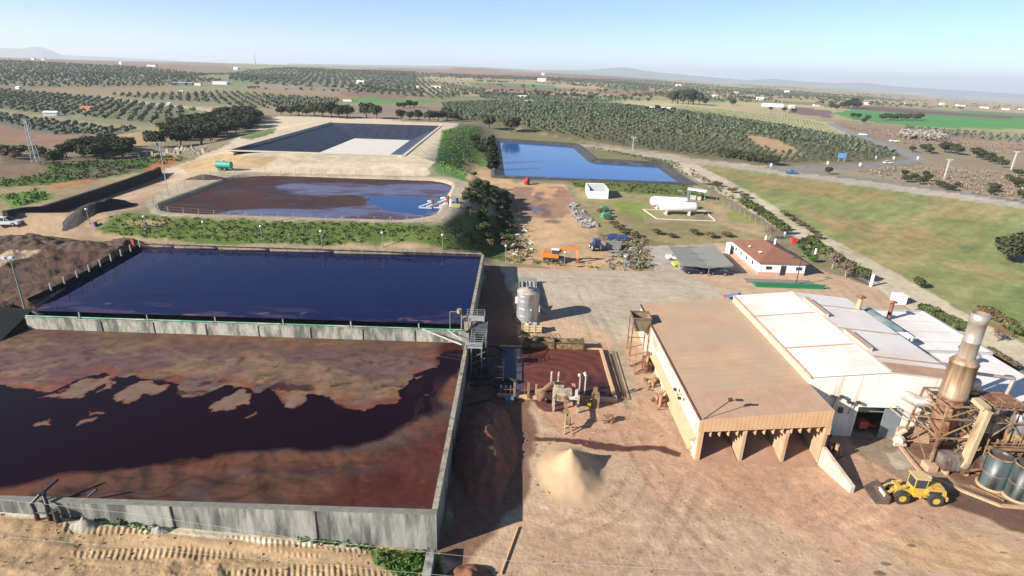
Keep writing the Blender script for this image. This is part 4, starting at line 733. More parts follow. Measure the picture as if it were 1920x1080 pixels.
# office
og=1.5; ox0,ox1,oy0,oy1=51.6,61.3,114.6,130.5; ez=4.35
of=thing('office_building','white office building with pink base band and hipped brown tile roof','office',((ox0+ox1)/2,(oy0+oy1)/2,og))
wh=M('white_render',G(250,246,240)*1.12,var=.05,ns=1); pk=M('pink_band',G(226,170,150),var=.1)
m=MB(); m.box(ox0,ox1,oy0,oy1,og+.62,ez); obj('wall',m,wh,of)
m=MB(); m.box(ox0-.03,ox1+.03,oy0-.03,oy1+.03,og-.3,og+.6); obj('base_band',m,pk,of)
m=MB(); e_=.45; X0,X1,Y0,Y1=ox0-e_,ox1+e_,oy0-e_,oy1+e_; xm=(X0+X1)/2; zt=6.35
v=[(X0,Y0,ez),(X1,Y0,ez),(X1,Y1,ez),(X0,Y1,ez),(xm,Y0+6,zt),(xm,Y1-6,zt)]
m.add(v,[(0,1,4),(1,2,5,4),(2,3,5),(3,0,4,5),(3,2,1,0)]); m.box(X0,X1,Y0,Y1,ez-.16,ez-.003)
tile=M('brown_tiles',G(158,108,84)*.95,var=.22,ns=2,wave=((0,0,1),.16,.2)); rf=obj('roof',m,tile,of); ORG[rf.name]=ORG[of.name]
for (x,y,r,lb) in ((X0+1.3,Y0+9,.35,None),(X0+1.7,Y0+4.2,.5,None)):
    m=MB(); zz=ez+(x-X0)/(xm-X0)*(zt-ez)+.3; m.lathe([(.05,-.1),(r*.6,-.02),(r,.16)],(x,y,zz),14); m.cyl((x,y,zz-.6),(x,y,zz),.05); obj('satellite_dish',m,white,rf)
for (x,y) in ((xm+.6,Y1-5),(xm+1.9,Y1-7)):
    m=MB(); m.cyl((x,y,zt-.9),(x,y,zt+.4),.22,n=10); m.cyl((x,y,zt+.4),(x,y,zt+.65),.3,.1,n=10); obj('chimney',m,wh,rf)
for x,w_ in ((53.0,1.4),(59.3,1.4)):
    m=MB(); m.box(x,x+w_,oy0-.05,oy0-.01,og+1.2,og+2.0); wn=obj('window',m,M('white_frame',G(240,240,240),var=.05),of); ORG[wn.name]=ORG[of.name]; m=MB(); m.box(x+.08,x+w_-.08,oy0-.07,oy0-.052,og+1.28,og+1.92); obj('pane',m,M('dark_glass',(.02,.03,.04),rough=.1,var=.1),wn)
m=MB(); m.box(56.2,57.3,oy0-.06,oy0-.01,og-.05,og+2.15); obj('door',m,M('dark_door',(.03,.03,.035),rough=.4,var=.1),of)
for y in (117.5,120.8,124.2,127.4):
    m=MB(); m.box(ox0-.05,ox0-.01,y,y+1.0,og+1.1,og+2.1); wn=obj('window',m,M('white_frame2',G(235,235,235),var=.05),of); ORG[wn.name]=ORG[of.name]; m=MB(); m.box(ox0-.07,ox0-.052,y+.1,y+.9,og+1.2,og+2.0); obj('pane',m,M('dark_glass2',(.03,.04,.05),rough=.1,var=.1),wn)
m=MB(); m.box(ox0-1.3,ox0-1.15,oy1-2,oy1+.3,og,og+2.3); m.box(ox0-1.3,ox0+3,oy1+.35,oy1+.5,og,og+2.4); obj('side_wall',m,wh,of)
# carport
cp=thing('carport','grey butterfly-roofed carport sheltering a row of parked cars','carport',(40.8,120,1.3))
cr=M('grey_canopy',G(164,164,152)*.9,rough=.7,var=.08,ns=.5)
m=MB(); cg=1.4; m.hexa([(34.9,113.2,3.5),(40.6,112.6,3.2),(40.6,127.3,3.2),(35.4,126.6,3.55)],[(34.9,113.2,3.62),(40.6,112.6,3.32),(40.6,127.3,3.32),(35.4,126.6,3.67)]); obj('roof_panel',m,cr,cp)
m=MB(); m.hexa([(40.7,112.6,3.2),(45.9,113.4,3.6),(46.3,127.3,3.7),(40.7,127.3,3.2)],[(40.7,112.6,3.32),(45.9,113.4,3.72),(46.3,127.3,3.82),(40.7,127.3,3.32)]); obj('roof_panel',m,cr,cp)
m=MB(); m.box(40.55,40.75,112.5,127.4,3.1,3.3); obj('gutter',m,M('gutter',G(120,120,112),var=.1),cp)
for y in (112.9,117.5,122.2,127): m=MB(); m.cyl((40.65,y,.8),(40.65,y,3.15),.1); m.bar((36,y,3.4),(45.5,y,3.45),.1); obj('post',m,M('post_green',G(110,130,118),var=.1),cp)
# ================================================================ chimney stack and plant
def rng3(*a): return np.array(a,float)
cs=thing('chimney_stack','tall silver chimney on a fat rusty drum carried by a steel frame','chimney',(49.4,56,0))
m=MB(); m.lathe([(.84,12.55),(.82,14.4),(.85,14.42),(.85,14.55),(.82,14.57),(.82,16.6),(.86,16.62),(.86,17.7),(.78,17.7),(.76,16.8),(.01,16.8)],(49.4,56,0),28); obj('flue',m,M('chimney_steel',G(214,208,198),rough=.42,metal=.55,var=.25,ns=1.2,streak=(1.5,1.5,.25),stain=G(196,150,104),stain_s=.6,stain_t=.56),cs)
m=MB(); m.lathe([(.79,16.85),(.80,17.72)],(49.4,56,0),28); obj('flue_mouth',m,blackm,cs)
m=MB(); m.lathe([(.02,7.7),(1.36,7.7),(1.38,7.8),(1.38,8.3),(1.33,8.32),(1.33,11.9),(1.4,11.92),(1.3,12.1),(.84,12.6),(.8,12.6)],(49.4,56,0),28); obj('drum',m,M('brown_drum',G(190,162,132)*1.0,rough=.6,metal=.25,var=.3,ns=1.3,streak=(1.8,1.8,.15),stain=G(140,110,84),stain_s=.8,stain_t=.52),cs)
m=MB(); m.lathe([(.02,1.0),(.5,1.0),(1.25,4.4),(1.25,7.65),(.02,7.68)],(49.3,56,0),22); obj('lower_vessel',m,rust,cs)
m=MB(); L0=[(47.0,53.2),(51.4,53.2),(51.4,58.2),(47.0,58.2)]; T0=[(47.9,54.5),(50.9,54.5),(50.9,57.6),(47.9,57.6)]
levels=[0,3.8,6.1,7.6]
def lerp(a,b,t): return tuple(a[i]+(b[i]-a[i])*t for i in range(len(a)))
def corner(k,z): x,y=lerp(L0[k],T0[k],z/7.6*.55); return (x,y,z)
for k in range(4): m.bar(corner(k,0),corner(k,7.6),.2)
for z in levels[1:]:
    for k in range(4): m.bar(corner(k,z),corner((k+1)%4,z),.15)
obj('frame',m,dusty,cs)
m=MB()
for a,b in zip(levels[:-1],levels[1:]):
    for k in range(4): 
        m.bar(corner(k,a),corner((k+1)%4,b),.1)
        if k!=0: m.bar(corner((k+1)%4,a),corner(k,b),.1)
obj('bracing',m,dusty,cs)
m=MB(); m.box(46.5,47.6,52.6,53.8,-.1,.75); obj('plinth',m,concw,cs)
m=MB(); m.bar((50.9,53.0,7.9),(50.2,52.6,1.5),.95,.5); m.bar((50.2,52.6,1.5),(49.9,52.6,.9),.9,.7); m.bar((50.9,53.0,7.9),(50.7,54.6,8.2),.9,.5); obj('square_duct',m,M('pale_duct',G(206,184,146),rough=.6,var=.2,ns=1,streak=(1,1,.3),stain=G(150,118,88),stain_s=.7,stain_t=.58),cs)
m=MB()
for z in (5.95,7.65):
    m.box(50.9,56.3,53.4,53.52,z,z+.12); m.box(50.9,56.3,57,57.1,z,z+.12)
    for x in (52.6,54.4,56.2): m.box(x,x+.1,53.4,57.1,z,z+.1)
for x in (52.6,54.4,56.2):
    for y in (53.45,57.05): m.bar((x,y,0),(x,y,7.7),.13)
for a,b in (((52.6,53.4,4.2),(54.4,53.4,6.)),((54.4,53.4,6),(56.2,53.4,4.2)),((51.2,53.4,5.9),(52.6,53.4,7.6)),((54.4,53.4,7.6),(56.2,53.4,5.9)),((52.6,53.4,2),(54.4,53.4,4)),((54.4,53.4,4),(56.2,53.4,2))): m.bar(a,b,.1)
for x in np.arange(51.2,56.3,.72): m.bar((x,53.4,7.7),(x,53.4,8.7),.04)
m.bar((51.2,53.4,8.7),(56.2,53.4,8.7),.05); m.bar((51.2,53.4,8.2),(56.2,53.4,8.2),.04)
fr=thing('pipe_rack','dusty steel frame with braces and railings right of the chimney drum','pipe rack',(53.6,55.2,0)); obj('steel_frame',m,dusty,fr)
obj('deck',MB().box(51.0,56.2,53.6,57,7.55,7.63),rust,fr); obj('deck',MB().box(51.2,56.2,53.6,57,3.1,3.18),rust,fr)
def pipeobj(name,label,pts,r,mt,cat='pipe',n=12):
    m=MB(); m.tube(pts,r,n=n)
    for p in pts[1:-1]: m.lathe([(.001,-r),(r*.72,-r*.7),(r,0),(r*.72,r*.7),(.001,r)],p,n)
    return obj(name,m,mt,label=label,cat=cat)
silver=M('silver_pipe',G(226,220,208),rough=.35,metal=.5,var=.15,ns=1.5,stain=G(206,170,130),stain_s=.9,stain_t=.6)
pipeobj('bent_duct','large dusty white elbow duct joining the hall front to the chimney frame',[(46.4,59.2,5.9),(46.9,57.6,5.9),(48.3,57.0,6.3)],.62,silver,'duct',16)
pipeobj('inclined_duct','long inclined tan duct running through the frame right of the chimney',[(51.0,54.6,2.6),(54.6,55.4,5.2),(56.8,56.2,5.4)],.5,M('tan_duct',G(206,170,132),rough=.6,var=.25,ns=1.2),'duct',16)
pipeobj('loop_pipe','silver pipe loop standing above the frame right of the chimney drum',[(51.9,57,9.2),(51.9,57,10.1),(56.4,57,9.6),(56.2,57,7.4)],.19,silver,'pipe')
t=thing('small_vessel','small upright white vessel with domed ends right of the chimney drum','vessel',(51.9,56.6,7.6)); m=MB(); m.lathe([(.02,7.6),(.45,7.75),(.6,8.1),(.6,9.3),(.4,9.6),(.02,9.7)],(51.9,56.6,0),18); obj('shell',m,silver,t); m=MB(); m.lathe([(.64,8.25),(.64,8.33)],(51.9,56.6,0),18); obj('band',m,rust,t)
t=thing('rust_pipe_riser','rusty riser pipe with a cap behind the chimney flue','flue',(54.5,60,5.1)); m=MB(); m.cyl((54.5,60.6,5.1),(54.5,60.6,10.2),.3); obj('pipe',m,M('rp',G(140,96,82),var=.3),t); m=MB(); m.lathe([(.34,10.1),(.6,10.6),(.02,11)],(54.5,60.6,0),12); obj('cap',m,silver,t)
pipeobj('white_riser','short white pipe elbow between the chimney drum and the small vessel',[(52.0,57.6,11.4),(51.2,57.2,9.6)],.4,silver,'pipe')
t=thing('cyclone','silver cyclone vessel with a rusty lower half at the right edge','cyclone',(56.2,54.6,2)); 
m=MB(); m.lathe([(.02,7.1),(.5,7.0),(.95,6.5),(1.0,5.9),(1.0,4.3)],(56.5,54.6,0),22); obj('dome',m,steel,t)
m=MB(); m.lathe([(1.01,4.3),(1.0,3.2),(.35,1.3),(.02,1.3)],(56.5,54.6,0),22); obj('cone',m,M('lime_rust',G(186,170,110)*.9,var=.45,ns=2,stain=G(150,90,60),stain_s=1.6,stain_t=.5),t)
m=MB(); [m.bar((56.5+1.05*math.cos(a),54.6+1.05*math.sin(a),0),(56.5+1.05*math.cos(a),54.6+1.05*math.sin(a),4.2),.12) for a in(.8,2.4,3.9,5.5)]; obj('leg',m,dusty,t)
# low plant below the frame
t=thing('dryer_drum','long corrugated grey steel casing lying below the chimney frame','drum casing',(51,54,0))
m=MB(); P=[(52.2+.0,.5)]+[(53.4-1.1*math.cos(a),1.2+1.0*math.sin(a)) for a in np.linspace(0,math.pi,9)]+[(54.6,.5)]; m.ext(P,0,47.8,54.6); obj('casing',m,M('corr_grey',G(160,152,144)*.9,rough=.5,metal=.3,var=.35,ns=1.5,stain=G(120,82,60),stain_s=1,stain_t=.52,wave=((1,0,0),.5,.35)),t)
[obj('saddle',MB().box(x,x+.25,52.1,54.7,-.1,.5),concw,t) for x in(48.2,50.4,52.6,54.2)]
r2=random.Random(5)
for k in range(5):
    a=(48+r2.random()*7,51.6+r2.random()*1.2,.3+r2.random()*.4); b=(a[0]+1.6+r2.random()*2,a[1]+r2.uniform(-.6,.6),a[2]+r2.random()*.9)
    pipeobj('plant_pipe',('rusty pipe run low beside the dryer casing','short rusty pipe slanting up in front of the dryer casing','crooked rusty pipe in front of the dryer legs','low rusty pipe between the silos and the frame','rusty pipe stub beneath the frame deck')[k],[a,((a[0]+b[0])/2,a[1],a[2]+.4),b],.13+.05*r2.random(),rust)
t=thing('gantry','rusty walkway gantry at the right edge behind the dark silos','gantry',(55,52.6,0)); m=MB()
for x in np.arange(52.4,58.1,.95): m.bar((x,53.1,0),(x,53.1,4.2),.12); m.bar((x,53.1,2.0),(x+.9,53.1,3.2),.08)
m.box(52.2,58.4,52.5,53.2,3.15,3.3); m.bar((52.2,52.5,4.1),(58.4,52.5,4.1),.08); m.bar((52.2,52.5,3.7),(58.4,52.5,3.7),.06); obj('walkway_frame',m,dusty,t)
m=MB(); m.box(54.2,58.5,54.5,57,.0,2.6); obj('machine_casing',m,rust,t); obj('machine_casing',MB().box(55.5,58.5,51,52.3,.0,1.4),rust,t)
m=MB(); [m.cyl((46.0,57.3,.7+i*.0),(46.5,57.6,.7),.55,n=14) for i in(0,)]; m.cyl((46.2,57.9,1.2),(47.2,58.2,1.6),.3); m.bar((45.4,57,.4),(46.8,57,.4),.3); tag(obj('fan_casing',m,M('fan_white',G(226,206,186),var=.3,ns=3)),'whitish round fan casing on the ground at the foot of the hall wall','fan')
m=MB(); m.bar((44.6,58.3,4.6),(46.4,57.2,3.3),.12); m.bar((44.9,58.4,5.0),(46.6,57.3,3.7),.06); m.bar((44.6,58.3,4.6),(44.9,58.4,5.0),.08); tag(obj('steel_bracket',m,M('grey_bracket',G(200,186,160),var=.2)),'slanting pale steel bracket in front of the hall wall left of the frame','bracket')
# kerb of the plant area
def strip(name,label,pts,w,z0,z1,mt,cat='kerb',kind=None,rel=False):
    m=MB(); Z0,Z1=z0,z1
    for a,b in zip(pts[:-1],pts[1:]):
        if rel: ta,tb=float(terr(a[0],a[1])),float(terr(b[0],b[1])); z0=[ta+Z0,tb+Z0,tb+Z0,ta+Z0]; z1=[ta+Z1,tb+Z1,tb+Z1,ta+Z1]
        a=np.array(a[:2],float);b=np.array(b[:2],float); d=(b-a)/np.linalg.norm(b-a); n=np.array([-d[1],d[0]])*w/2; e=d*w*.5
        q=[a-n-e*0,b-n,b+n,a+n]; m.prism([tuple(v) for v in q],z0,z1)
    return obj(name,m,mt,label=label,cat=cat,kind=kind)
strip('kerb','long concrete kerb running diagonally between the loader yard and the plant',[on(*p) for p in ((1676,824),(1727,888),(1800,920),(1876,950),(1960,956))],.35,-.1,.22,M('kerb_conc',G(206,170,138),var=.2))
# dark silos
sil=M('dark_green_silo',G(120,136,136)*.75,rough=.45,metal=.3,var=.35,ns=1.2,streak=(1.6,1.6,.3),stain=G(66,66,60)*.5,stain_s=.6,stain_t=.5)
for k,(x,y,h,lb) in enumerate(((51.9,50.6,3.9,'dark grey-green open-topped silo, the left one of the pair'),(53.35,48.95,4.05,'dark grey-blue open-topped silo, the right one of the pair nearer the loader'))):
    t=thing('silo',lb,'silo',(x,y,0),group='dark silos beside the plant'); m=MB(); m.lathe([(1.12,-.1),(1.12,h),(1.05,h),(1.05,h-.35)],(x,y,0),30); obj('tank_wall',m,sil,t)
    m=MB(); m.lathe([(1.06,h-.34),(.01,h-.3)],(x,y,0),30); obj('contents',m,M('silo_fill',G(110,84,70),var=.3,ns=2),t)
    m=MB(); m.lathe([(1.13,.0),(1.32,.0),(1.32,.22),(1.13,.24)],(x,y,0),30); obj('base_ring',m,concw,t)
    obj('rim',MB().lathe([(1.125,h-.08),(1.17,h-.06),(1.17,h+.05),(1.04,h+.05)],(x,y,0),30),dusty,t); obj('hoop',MB().lathe([(1.125,h*.45),(1.15,h*.46),(1.125,h*.47)],(x,y,0),30),dusty,t)
pipeobj('ground_pipe','brown pipe lying on the ground beside the left silo',[(49.4,50.2,.3),(50.5,48.9,.3),(51.2,47.9,.3)],.12,rust)
# ================================================================ silver tank and gear by the lagoon
gal_=M('galv_panel',G(180,180,172),rough=.5,metal=.3,var=.25,ns=1)
tk=thing('steel_tank','upright silver tank with shallow cone roof and welded hoops in the yard','tank',(2.6,88.6,.85))
tx,ty=2.75,88.8
tsil=M('tank_steel',G(216,216,220),rough=.4,metal=.6,var=.22,ns=1.2,streak=(1.5,1.5,.25),stain=G(176,166,150),stain_s=.8,stain_t=.6)
m=MB(); m.lathe([(1.85,.85),(1.85,6.0)],(tx,ty,0),32); obj('shell',m,tsil,tk)
m=MB(); m.lathe([(1.9,6.0),(1.86,6.12),(.02,6.5)],(tx,ty,0),32); rf=obj('cone_roof',m,M('tank_roof',G(186,178,160),rough=.6,var=.2,ns=1,stain=G(140,120,100),stain_s=.7,stain_t=.55),tk); m=MB(); m.cyl((tx-.2,ty+.2,6.3),(tx-.2,ty+.2,6.75),.25); obj('hatch',m,tsil,rf)
m=MB()
for z in (2.1,3.4,4.7,5.6): obj('hoop',MB().lathe([(1.855,z-.04),(1.89,z),(1.855,z+.04)],(tx,ty,0),32),tsil,tk)
m=MB(); m.lathe([(1.86,.7),(2.15,.7),(2.15,1.0),(1.86,1.05)],(tx,ty,0),32); obj('base_ring',m,concw,tk)
m=MB(); m.box(tx-2.15,tx-1.8,ty-.4,ty+.1,3.9,4.9); obj('gauge_box',m,white,tk)
for a in(-1.9,-1.3,-2.4): m=MB(); m.box(tx+1.86*math.cos(a)-.08,tx+1.86*math.cos(a)+.08,ty+1.86*math.sin(a)-.08,ty+1.86*math.sin(a),3.2,3.45); obj('bracket',m,white,tk)
bn=thing('slatted_container','long low grey slatted steel container lying behind the silver tank','container',(3.0,99,.9)); m=MB()
m.box(1.3,4.7,93,105,.85,1.75)
for x in (1.3,2.0,2.75,3.5,4.25,4.6): m.box(x,x+.1,93,105,1.75,1.95)
for y in (93,97,101,104.9): m.box(1.3,4.7,y,y+.1,1.75,1.9)
obj('body',m,M('grey_galv',G(196,196,186),rough=.5,metal=.2,var=.25,ns=1),bn); m=MB(); m.box(2.15,2.65,93.4,104.6,1.752,1.78); obj('slot',m,blackm,bn); m=MB(); m.box(1.2,4.8,105.1,105.4,.8,2.5); obj('end_panel',m,gal_,bn)
m=MB(); m.hexa([(3.4,93,.8),(6.3,91.2,.8),(6.5,91.5,.8),(3.6,93.4,.8)],[(3.4,93,3.0),(6.3,91.2,.95),(6.5,91.5,.95),(3.6,93.4,3.0)]); tag(obj('steel_chute',m,M('chute_grey',G(190,194,192),rough=.5,metal=.3,var=.15)),'grey sloping chute panel on the ground right of the silver tank','chute')
t=thing('pallet_crate','pale wooden crate stack with coiled hose in front of the silver tank','crate',(3.4,84.6,.6)); m=MB(); x0,y0=1.75,84.2
for z in (.7,1.15,1.6): m.box(x0,x0+3.2,y0,y0+.08,z,z+.3); m.box(x0,x0+.08,y0,y0+1.3,z,z+.3); m.box(x0+3.12,x0+3.2,y0,y0+1.3,z,z+.3)
[m.box(x0+i*1.04,x0+i*1.04+.12,y0-.06,y0,.6,1.95) for i in range(4)]; m.box(x0+.1,x0+3.1,y0+.1,y0+1.2,.6,1.7); obj('crate_boards',m,M('pale_wood',G(236,212,160),var=.2,ns=3),t)
m=MB(); [m.lathe([(.32,1.75+.12*i),(.42,1.8+.12*i),(.32,1.86+.12*i)],(x0+1.1,y0+.6,0),16) for i in range(3)]; m.box(x0+1.8,x0+2.4,y0+.2,y0+.8,1.7,2.1); obj('hose_coil',m,M('grey_hose',G(200,200,200),var=.4,ns=6),t)
r3=random.Random(9)
t=thing('scrap_heap','tangle of bent rusty bars lying between the crate and the small basin','scrap',(5,82,.1))
for i in range(1):
    m=MB()
    for j in range(26): a=rng3(3+r3.random()*4.5,79.8+r3.random()*3.2,.2+r3.random()*.5); b=a+rng3(r3.uniform(-1.2,1.2),r3.uniform(-1,1),r3.uniform(-.1,1.0)); m.bar(a,b,.05+.05*r3.random())
    obj('bent_bars',m,M('scrap_brown',G(150,118,92),var=.4,ns=4),t)
# platforms on the wall corner
gal=M('galvanised_frame',G(172,174,164),rough=.5,metal=.3,var=.25,ns=2)
for k,(x,y,z,lb) in enumerate(((-5.6,77.6,5.5,'upper grey steel service platform with railings on the side of the lagoon wall'),(-5.5,70.9,4.4,'lower grey steel service platform with railings where the two lagoons meet'))):
    t=thing('service_platform',lb,'platform',(x,y,z-1)); m=MB(); m.box(x-.7,x+1.7,y-.5,y+.6,z,z+.4); obj('deck',m,M('deck_light',G(180,186,184),rough=.5,var=.25,ns=3),t)
    m=MB()
    for zz in (.6,.95,1.3):
        m.bar((x-.9,y+.75,z+zz),(x+1.7,y+.75,z+zz),.05); m.bar((x+1.7,y-.75,z+zz),(x+1.7,y+.75,z+zz),.05)
        if k==1: m.bar((x-.9,y-.75,z+zz),(x+1.7,y-.75,z+zz),.05)
    for xx in (x-.9,x+.6,x+1.7): m.bar((xx,y+.75,z),(xx,y+.75,z+1.3),.07)
    m.bar((x+1.7,y-.75,z),(x+1.7,y-.75,z+1.3),.07); m.bar((x-.9,y-.75,z),(x-.9,y-.75,z+1.2),.07); obj('railing',m,gal,t)
    m=MB(); [m.bar((xx,yy,0),(xx,yy,z),.12) for xx in(x+.2,x+1.6) for yy in(y-.6,y+.6)]; [m.bar((x+.2,y-.6,1+i),(x+2.1,y-.6,2+i),.07) for i in range(3)]; obj('support_leg',m,gal,t)
t=thing('screen_tower','dark steel pump tower standing between the two service platforms','tower',(-4.2,74.5,0)); m=MB()
m.box(-5.5,-5.0,73.4,76.2,.2,5.0); m.cyl((-3.9,75.8,0),(-3.9,75.8,5.6),.3); m.cyl((-3.4,74,0),(-3.4,74,5.2),.22); m.box(-5.2,-3.3,74.2,75.4,3.6,5.9); obj('casing',m,M('dark_grey_steel',G(96,104,112)*.7,var=.35,ns=2),t)
m=MB(); [m.bar((-5.5+.0,71.6+i*.5,5.0+i*.12),(-3.4,71.6+i*.5,5.0+i*.12),.05) for i in range(9)]; m.bar((-5.5,71.5,4.9),(-5.5,76.2,6.1),.08); m.bar((-3.4,71.5,4.9),(-3.4,76.2,6.1),.08); obj('stair',m,gal,t)
t=thing('davit_frame','thin grey lifting frame with a motor over the corner of the deep blue lagoon','hoist',(-8,74,5.4)); m=MB(); m.bar((-8.6,74.0,5.4),(-8.6,74.0,8.2),.09); m.bar((-8.6,74,8.2),(-7.2,74.1,8.2),.09); m.bar((-7.0,74.2,5.4),(-7.0,74.2,8.4),.16); m.bar((-7.0,74.2,7.2),(-6.2,75.4,6.0),.1); obj('frame',m,gal,t); m=MB(); m.cyl((-7.3,74.1,8.0),(-7.3,74.1,8.6),.32); m.cyl((-6.9,74.3,7.2),(-6.3,74.5,7.4),.25); m.box(-6.6,-6.0,73.8,74.6,5.5,6.6); obj('motor',m,M('motor_beige',G(170,160,136),var=.4,ns=4),t)
m=MB(); m.bar((-12.6,73.6,5.65),(-6.6,70.4,4.9),.16); m.bar((-9.0,73.6,5.65),(-6.6,71.6,5.0),.12); tag(obj('pipe',m,M('pale_pipe',G(190,200,176),var=.3)),'pale green pipe crossing diagonally from the dividing wall to the lower platform','pipe')
# small meal basin
bs=thing('settling_basin','square sunken basin filled with reddish sludge in the yard','basin',(6.5,72,0))
m=MB(); m.box(13.7,14.15,65.4,79.1,-.1,.62); m.box(-1.5,14.15,64.95,65.35,-.1,.55); m.box(-1.5,14.15,79.15,79.55,-.1,.55); obj('rim_wall',m,M('basin_rim',G(226,190,146),var=.25,ns=1.5),bs)
def fs(x,y):
    r=np.hypot((x-5)*1.0,(y-71)*1.3); sw=np.sin(r*3.4+3.5*fbm(x,y,3,3,4))*.5+.5; b=G(140,84,72)*.72*(.8+.25*sw)[:,None]*(.8+.4*fbm(x,y,1.2,3,6)[:,None])
    d=sm(.45,.7,fbm(x,y,4,3,9))*sm(9,12,x+.3*(72-y)); b=b*(1-d[:,None]*.7)+G(66,50,62)*.5*d[:,None]*.7
    l=sm(2.5,1,x); b=b*(1-l[:,None])+np.array([.05,.06,.09])*l[:,None]
    return b,.6-.35*d-.35*l
sheet('basin_sludge',[(-1.4,65.4),(13.68,79.1)],.42,.16,fs)
dw=M('dirty_timber',G(170,146,106),var=.35,ns=2,stain=G(110,88,62),stain_s=1.2,stain_t=.5)
t=thing('scraper_channel','long dirty timber-coloured channel along the far rim of the small basin','channel',(6,79.4,.5)); m=MB(); m.box(2.0,11.2,79.0,79.25,.3,1.5); m.box(2.0,11.2,80.3,80.5,.5,1.6); m.box(2.0,11.2,79.2,80.4,.5,.8); m.box(-.4,3.2,80.8,81.1,1.3,1.5); obj('trough',m,dw,t); m=MB(); [m.box(x,x+.2,78.85,80.6,.2,1.75) for x in(2.0,6.6,11.1)]; m.box(2,11.2,78.9,79.0,1.4,1.55); obj('rib',m,M('rib_dark',G(96,78,60),var=.3),t)
strip('rail_pair','pair of thin rusty rails lying right of the small basin',[(15.1,78.6),(15.0,65.6)],.07,0,.35,rust,'rail'); 
m=MB(); m.bar((16.0,79.2,.25),(15.7,65.5,.25),.08); m.bar((15.1,65.6,.3),(15.7,65.5,.3),.08); m.bar((15.1,79.0,.3),(16.0,79.2,.3),.08); m.bar((15.6,79,.2),(15.4,65.5,.2),.05); tag(obj('steel_ladder',m,dusty),'narrow steel ladder frame lying along the right rim of the small basin','frame')
# pipes and walkways in the shade of the wall
dk=M('dark_pipework',G(70,74,84)*.6,var=.4,ns=2)
for k,(a,b,r) in enumerate((((-5.3,69,.6),(1.4,68.4,.5),.32),((-5.2,66.4,.9),(.6,66.0,.6),.22),((-4.4,78.6,.5),(-.6,77.6,.4),.15),((-5.0,62.6,.4),(1.2,64.2,.4),.14))):
    pipeobj('shaded_pipe',('thick dark pipe in the wall shadow left of the small basin','dark pipe in the wall shadow beside the near basin corner','thin dark pipe in the shadow below the service platforms','thin dark pipe in the shadow nearest the reddish heap')[k],[a,((a[0]+b[0])/2,(a[1]+b[1])/2+.4,a[2]+.3),b],r,dk)
t=thing('pipe_support','dark frame of posts and rails in the wall shadow beside the small basin','scaffold',(-2.5,70,0)); m=MB()
for x in (-4.4,-2.6,-.8):
    for y in (67,70,73): m.bar((x,y,0),(x,y,1.9),.1)
    m.bar((x,67,1.9),(x,73,1.9),.1)
for y in (67,70,73): m.bar((-4.4,y,1.9),(-.8,y,1.9),.1); m.bar((-4.4,y,1.2),(-.8,y,1.2),.06)
obj('post_frame',m,dk,t); obj('pump_block',MB().box(-4.2,-2.9,70.4,72.6,.0,1.4),dk,t); obj('pump_block',MB().box(-2.2,-1.2,67.6,69,.0,1.0),dk,t)
m=MB(); m.box(-.35,.6,63.6,64.3,0,.7); m.box(-.45,.7,63.5,64.4,.7,.78); tag(obj('blue_grey_box',m,M('bg_box',G(120,150,190)*.7,var=.2)),'small blue-grey box in the shade beside the reddish heap','box')
# separator machine
mg=M('machine_beige',G(206,196,172),rough=.6,var=.25,ns=2,stain=G(150,112,84),stain_s=1.5,stain_t=.55)
sp=thing('separator_machine','tall beige separator on legs with a chute dropping onto the sand pile','separator',(6.8,63,0))
m=MB(); m.box(5.6,7.9,62.3,63.4,1.5,2.9); m.box(5.7,6.9,63.0,63.9,2.9,3.4); obj('hopper',m,mg,sp)
m=MB(); m.box(5.75,6.85,63.1,63.8,3.38,3.42); obj('hopper_mouth',m,blackm,sp)
for x,y in ((5.6,62.2),(5.6,63.4),(8.6,62.0),(8.6,63.4)): m=MB(); m.box(x,x+.25,y,y+.2,-.05,2.6); obj('leg',m,mg,sp)
m=MB(); m.box(7.6,8.8,62.1,62.5,1.9,2.2); m.box(8.3,8.6,62.1,62.4,2.1,3.2); obj('cross_beam',m,M('mg_white',G(226,222,210),var=.15),sp)
m=MB(); m.bar((7.0,62.4,2.1),(7.1,58.8,1.9),.35,.25); m.bar((7.1,59.2,1.9),(7.1,57.6,1.3),.5,.4); obj('conveyor',m,dusty,sp)
m=MB(); m.bar((6.7,57.4,0),(6.9,58.6,2.1),.12); m.bar((7.6,57.4,0),(7.3,58.6,2.1),.12); m.bar((6.6,57.2,0),(7.8,57.2,.1),.1); m.bar((6.6,58.8,0),(7.9,58.0,1.2),.1); obj('conveyor_stand',m,M('yellow_bits',G(196,170,120),var=.4,ns=5),sp)
m=MB(); [obj('vent_pipe',MB().cyl((x,64.2,2.5),(x,64.2,4.6),.14),mg,sp) for x in(5.4,6.3)]; [m.bar((x,64,1.8),(x,64,4.2),.14) for x in(9.0,9.7)]; m.cyl((8.9,64,4.2),(8.9,64.1,4.5),.2); m.cyl((9.7,64,4.3),(9.5,64.1,4.7),.2); obj('vent_pipe',m,M('pipe_white',G(216,210,200),var=.25),sp)
m=MB(); m.lathe([(.02,.4),(.5,.6),(.75,1.4),(.6,2.0),(.02,2.2)],(4.2,64.0,0),14); m.bar((4.2,63.8,2.0),(5.6,63.9,3.4),.3); m.cyl((3.6,64.4,1.2),(3.6,64.4,2.6),.2); obj('feed_pump',m,dusty,sp)
m=MB(); m.box(7.9,8.5,64,64.6,1.2,2.8); m.box(7.6,7.9,63.2,63.8,1.6,2.1); obj('gearbox',m,M('salmon_gear',G(206,140,116),var=.3),sp)
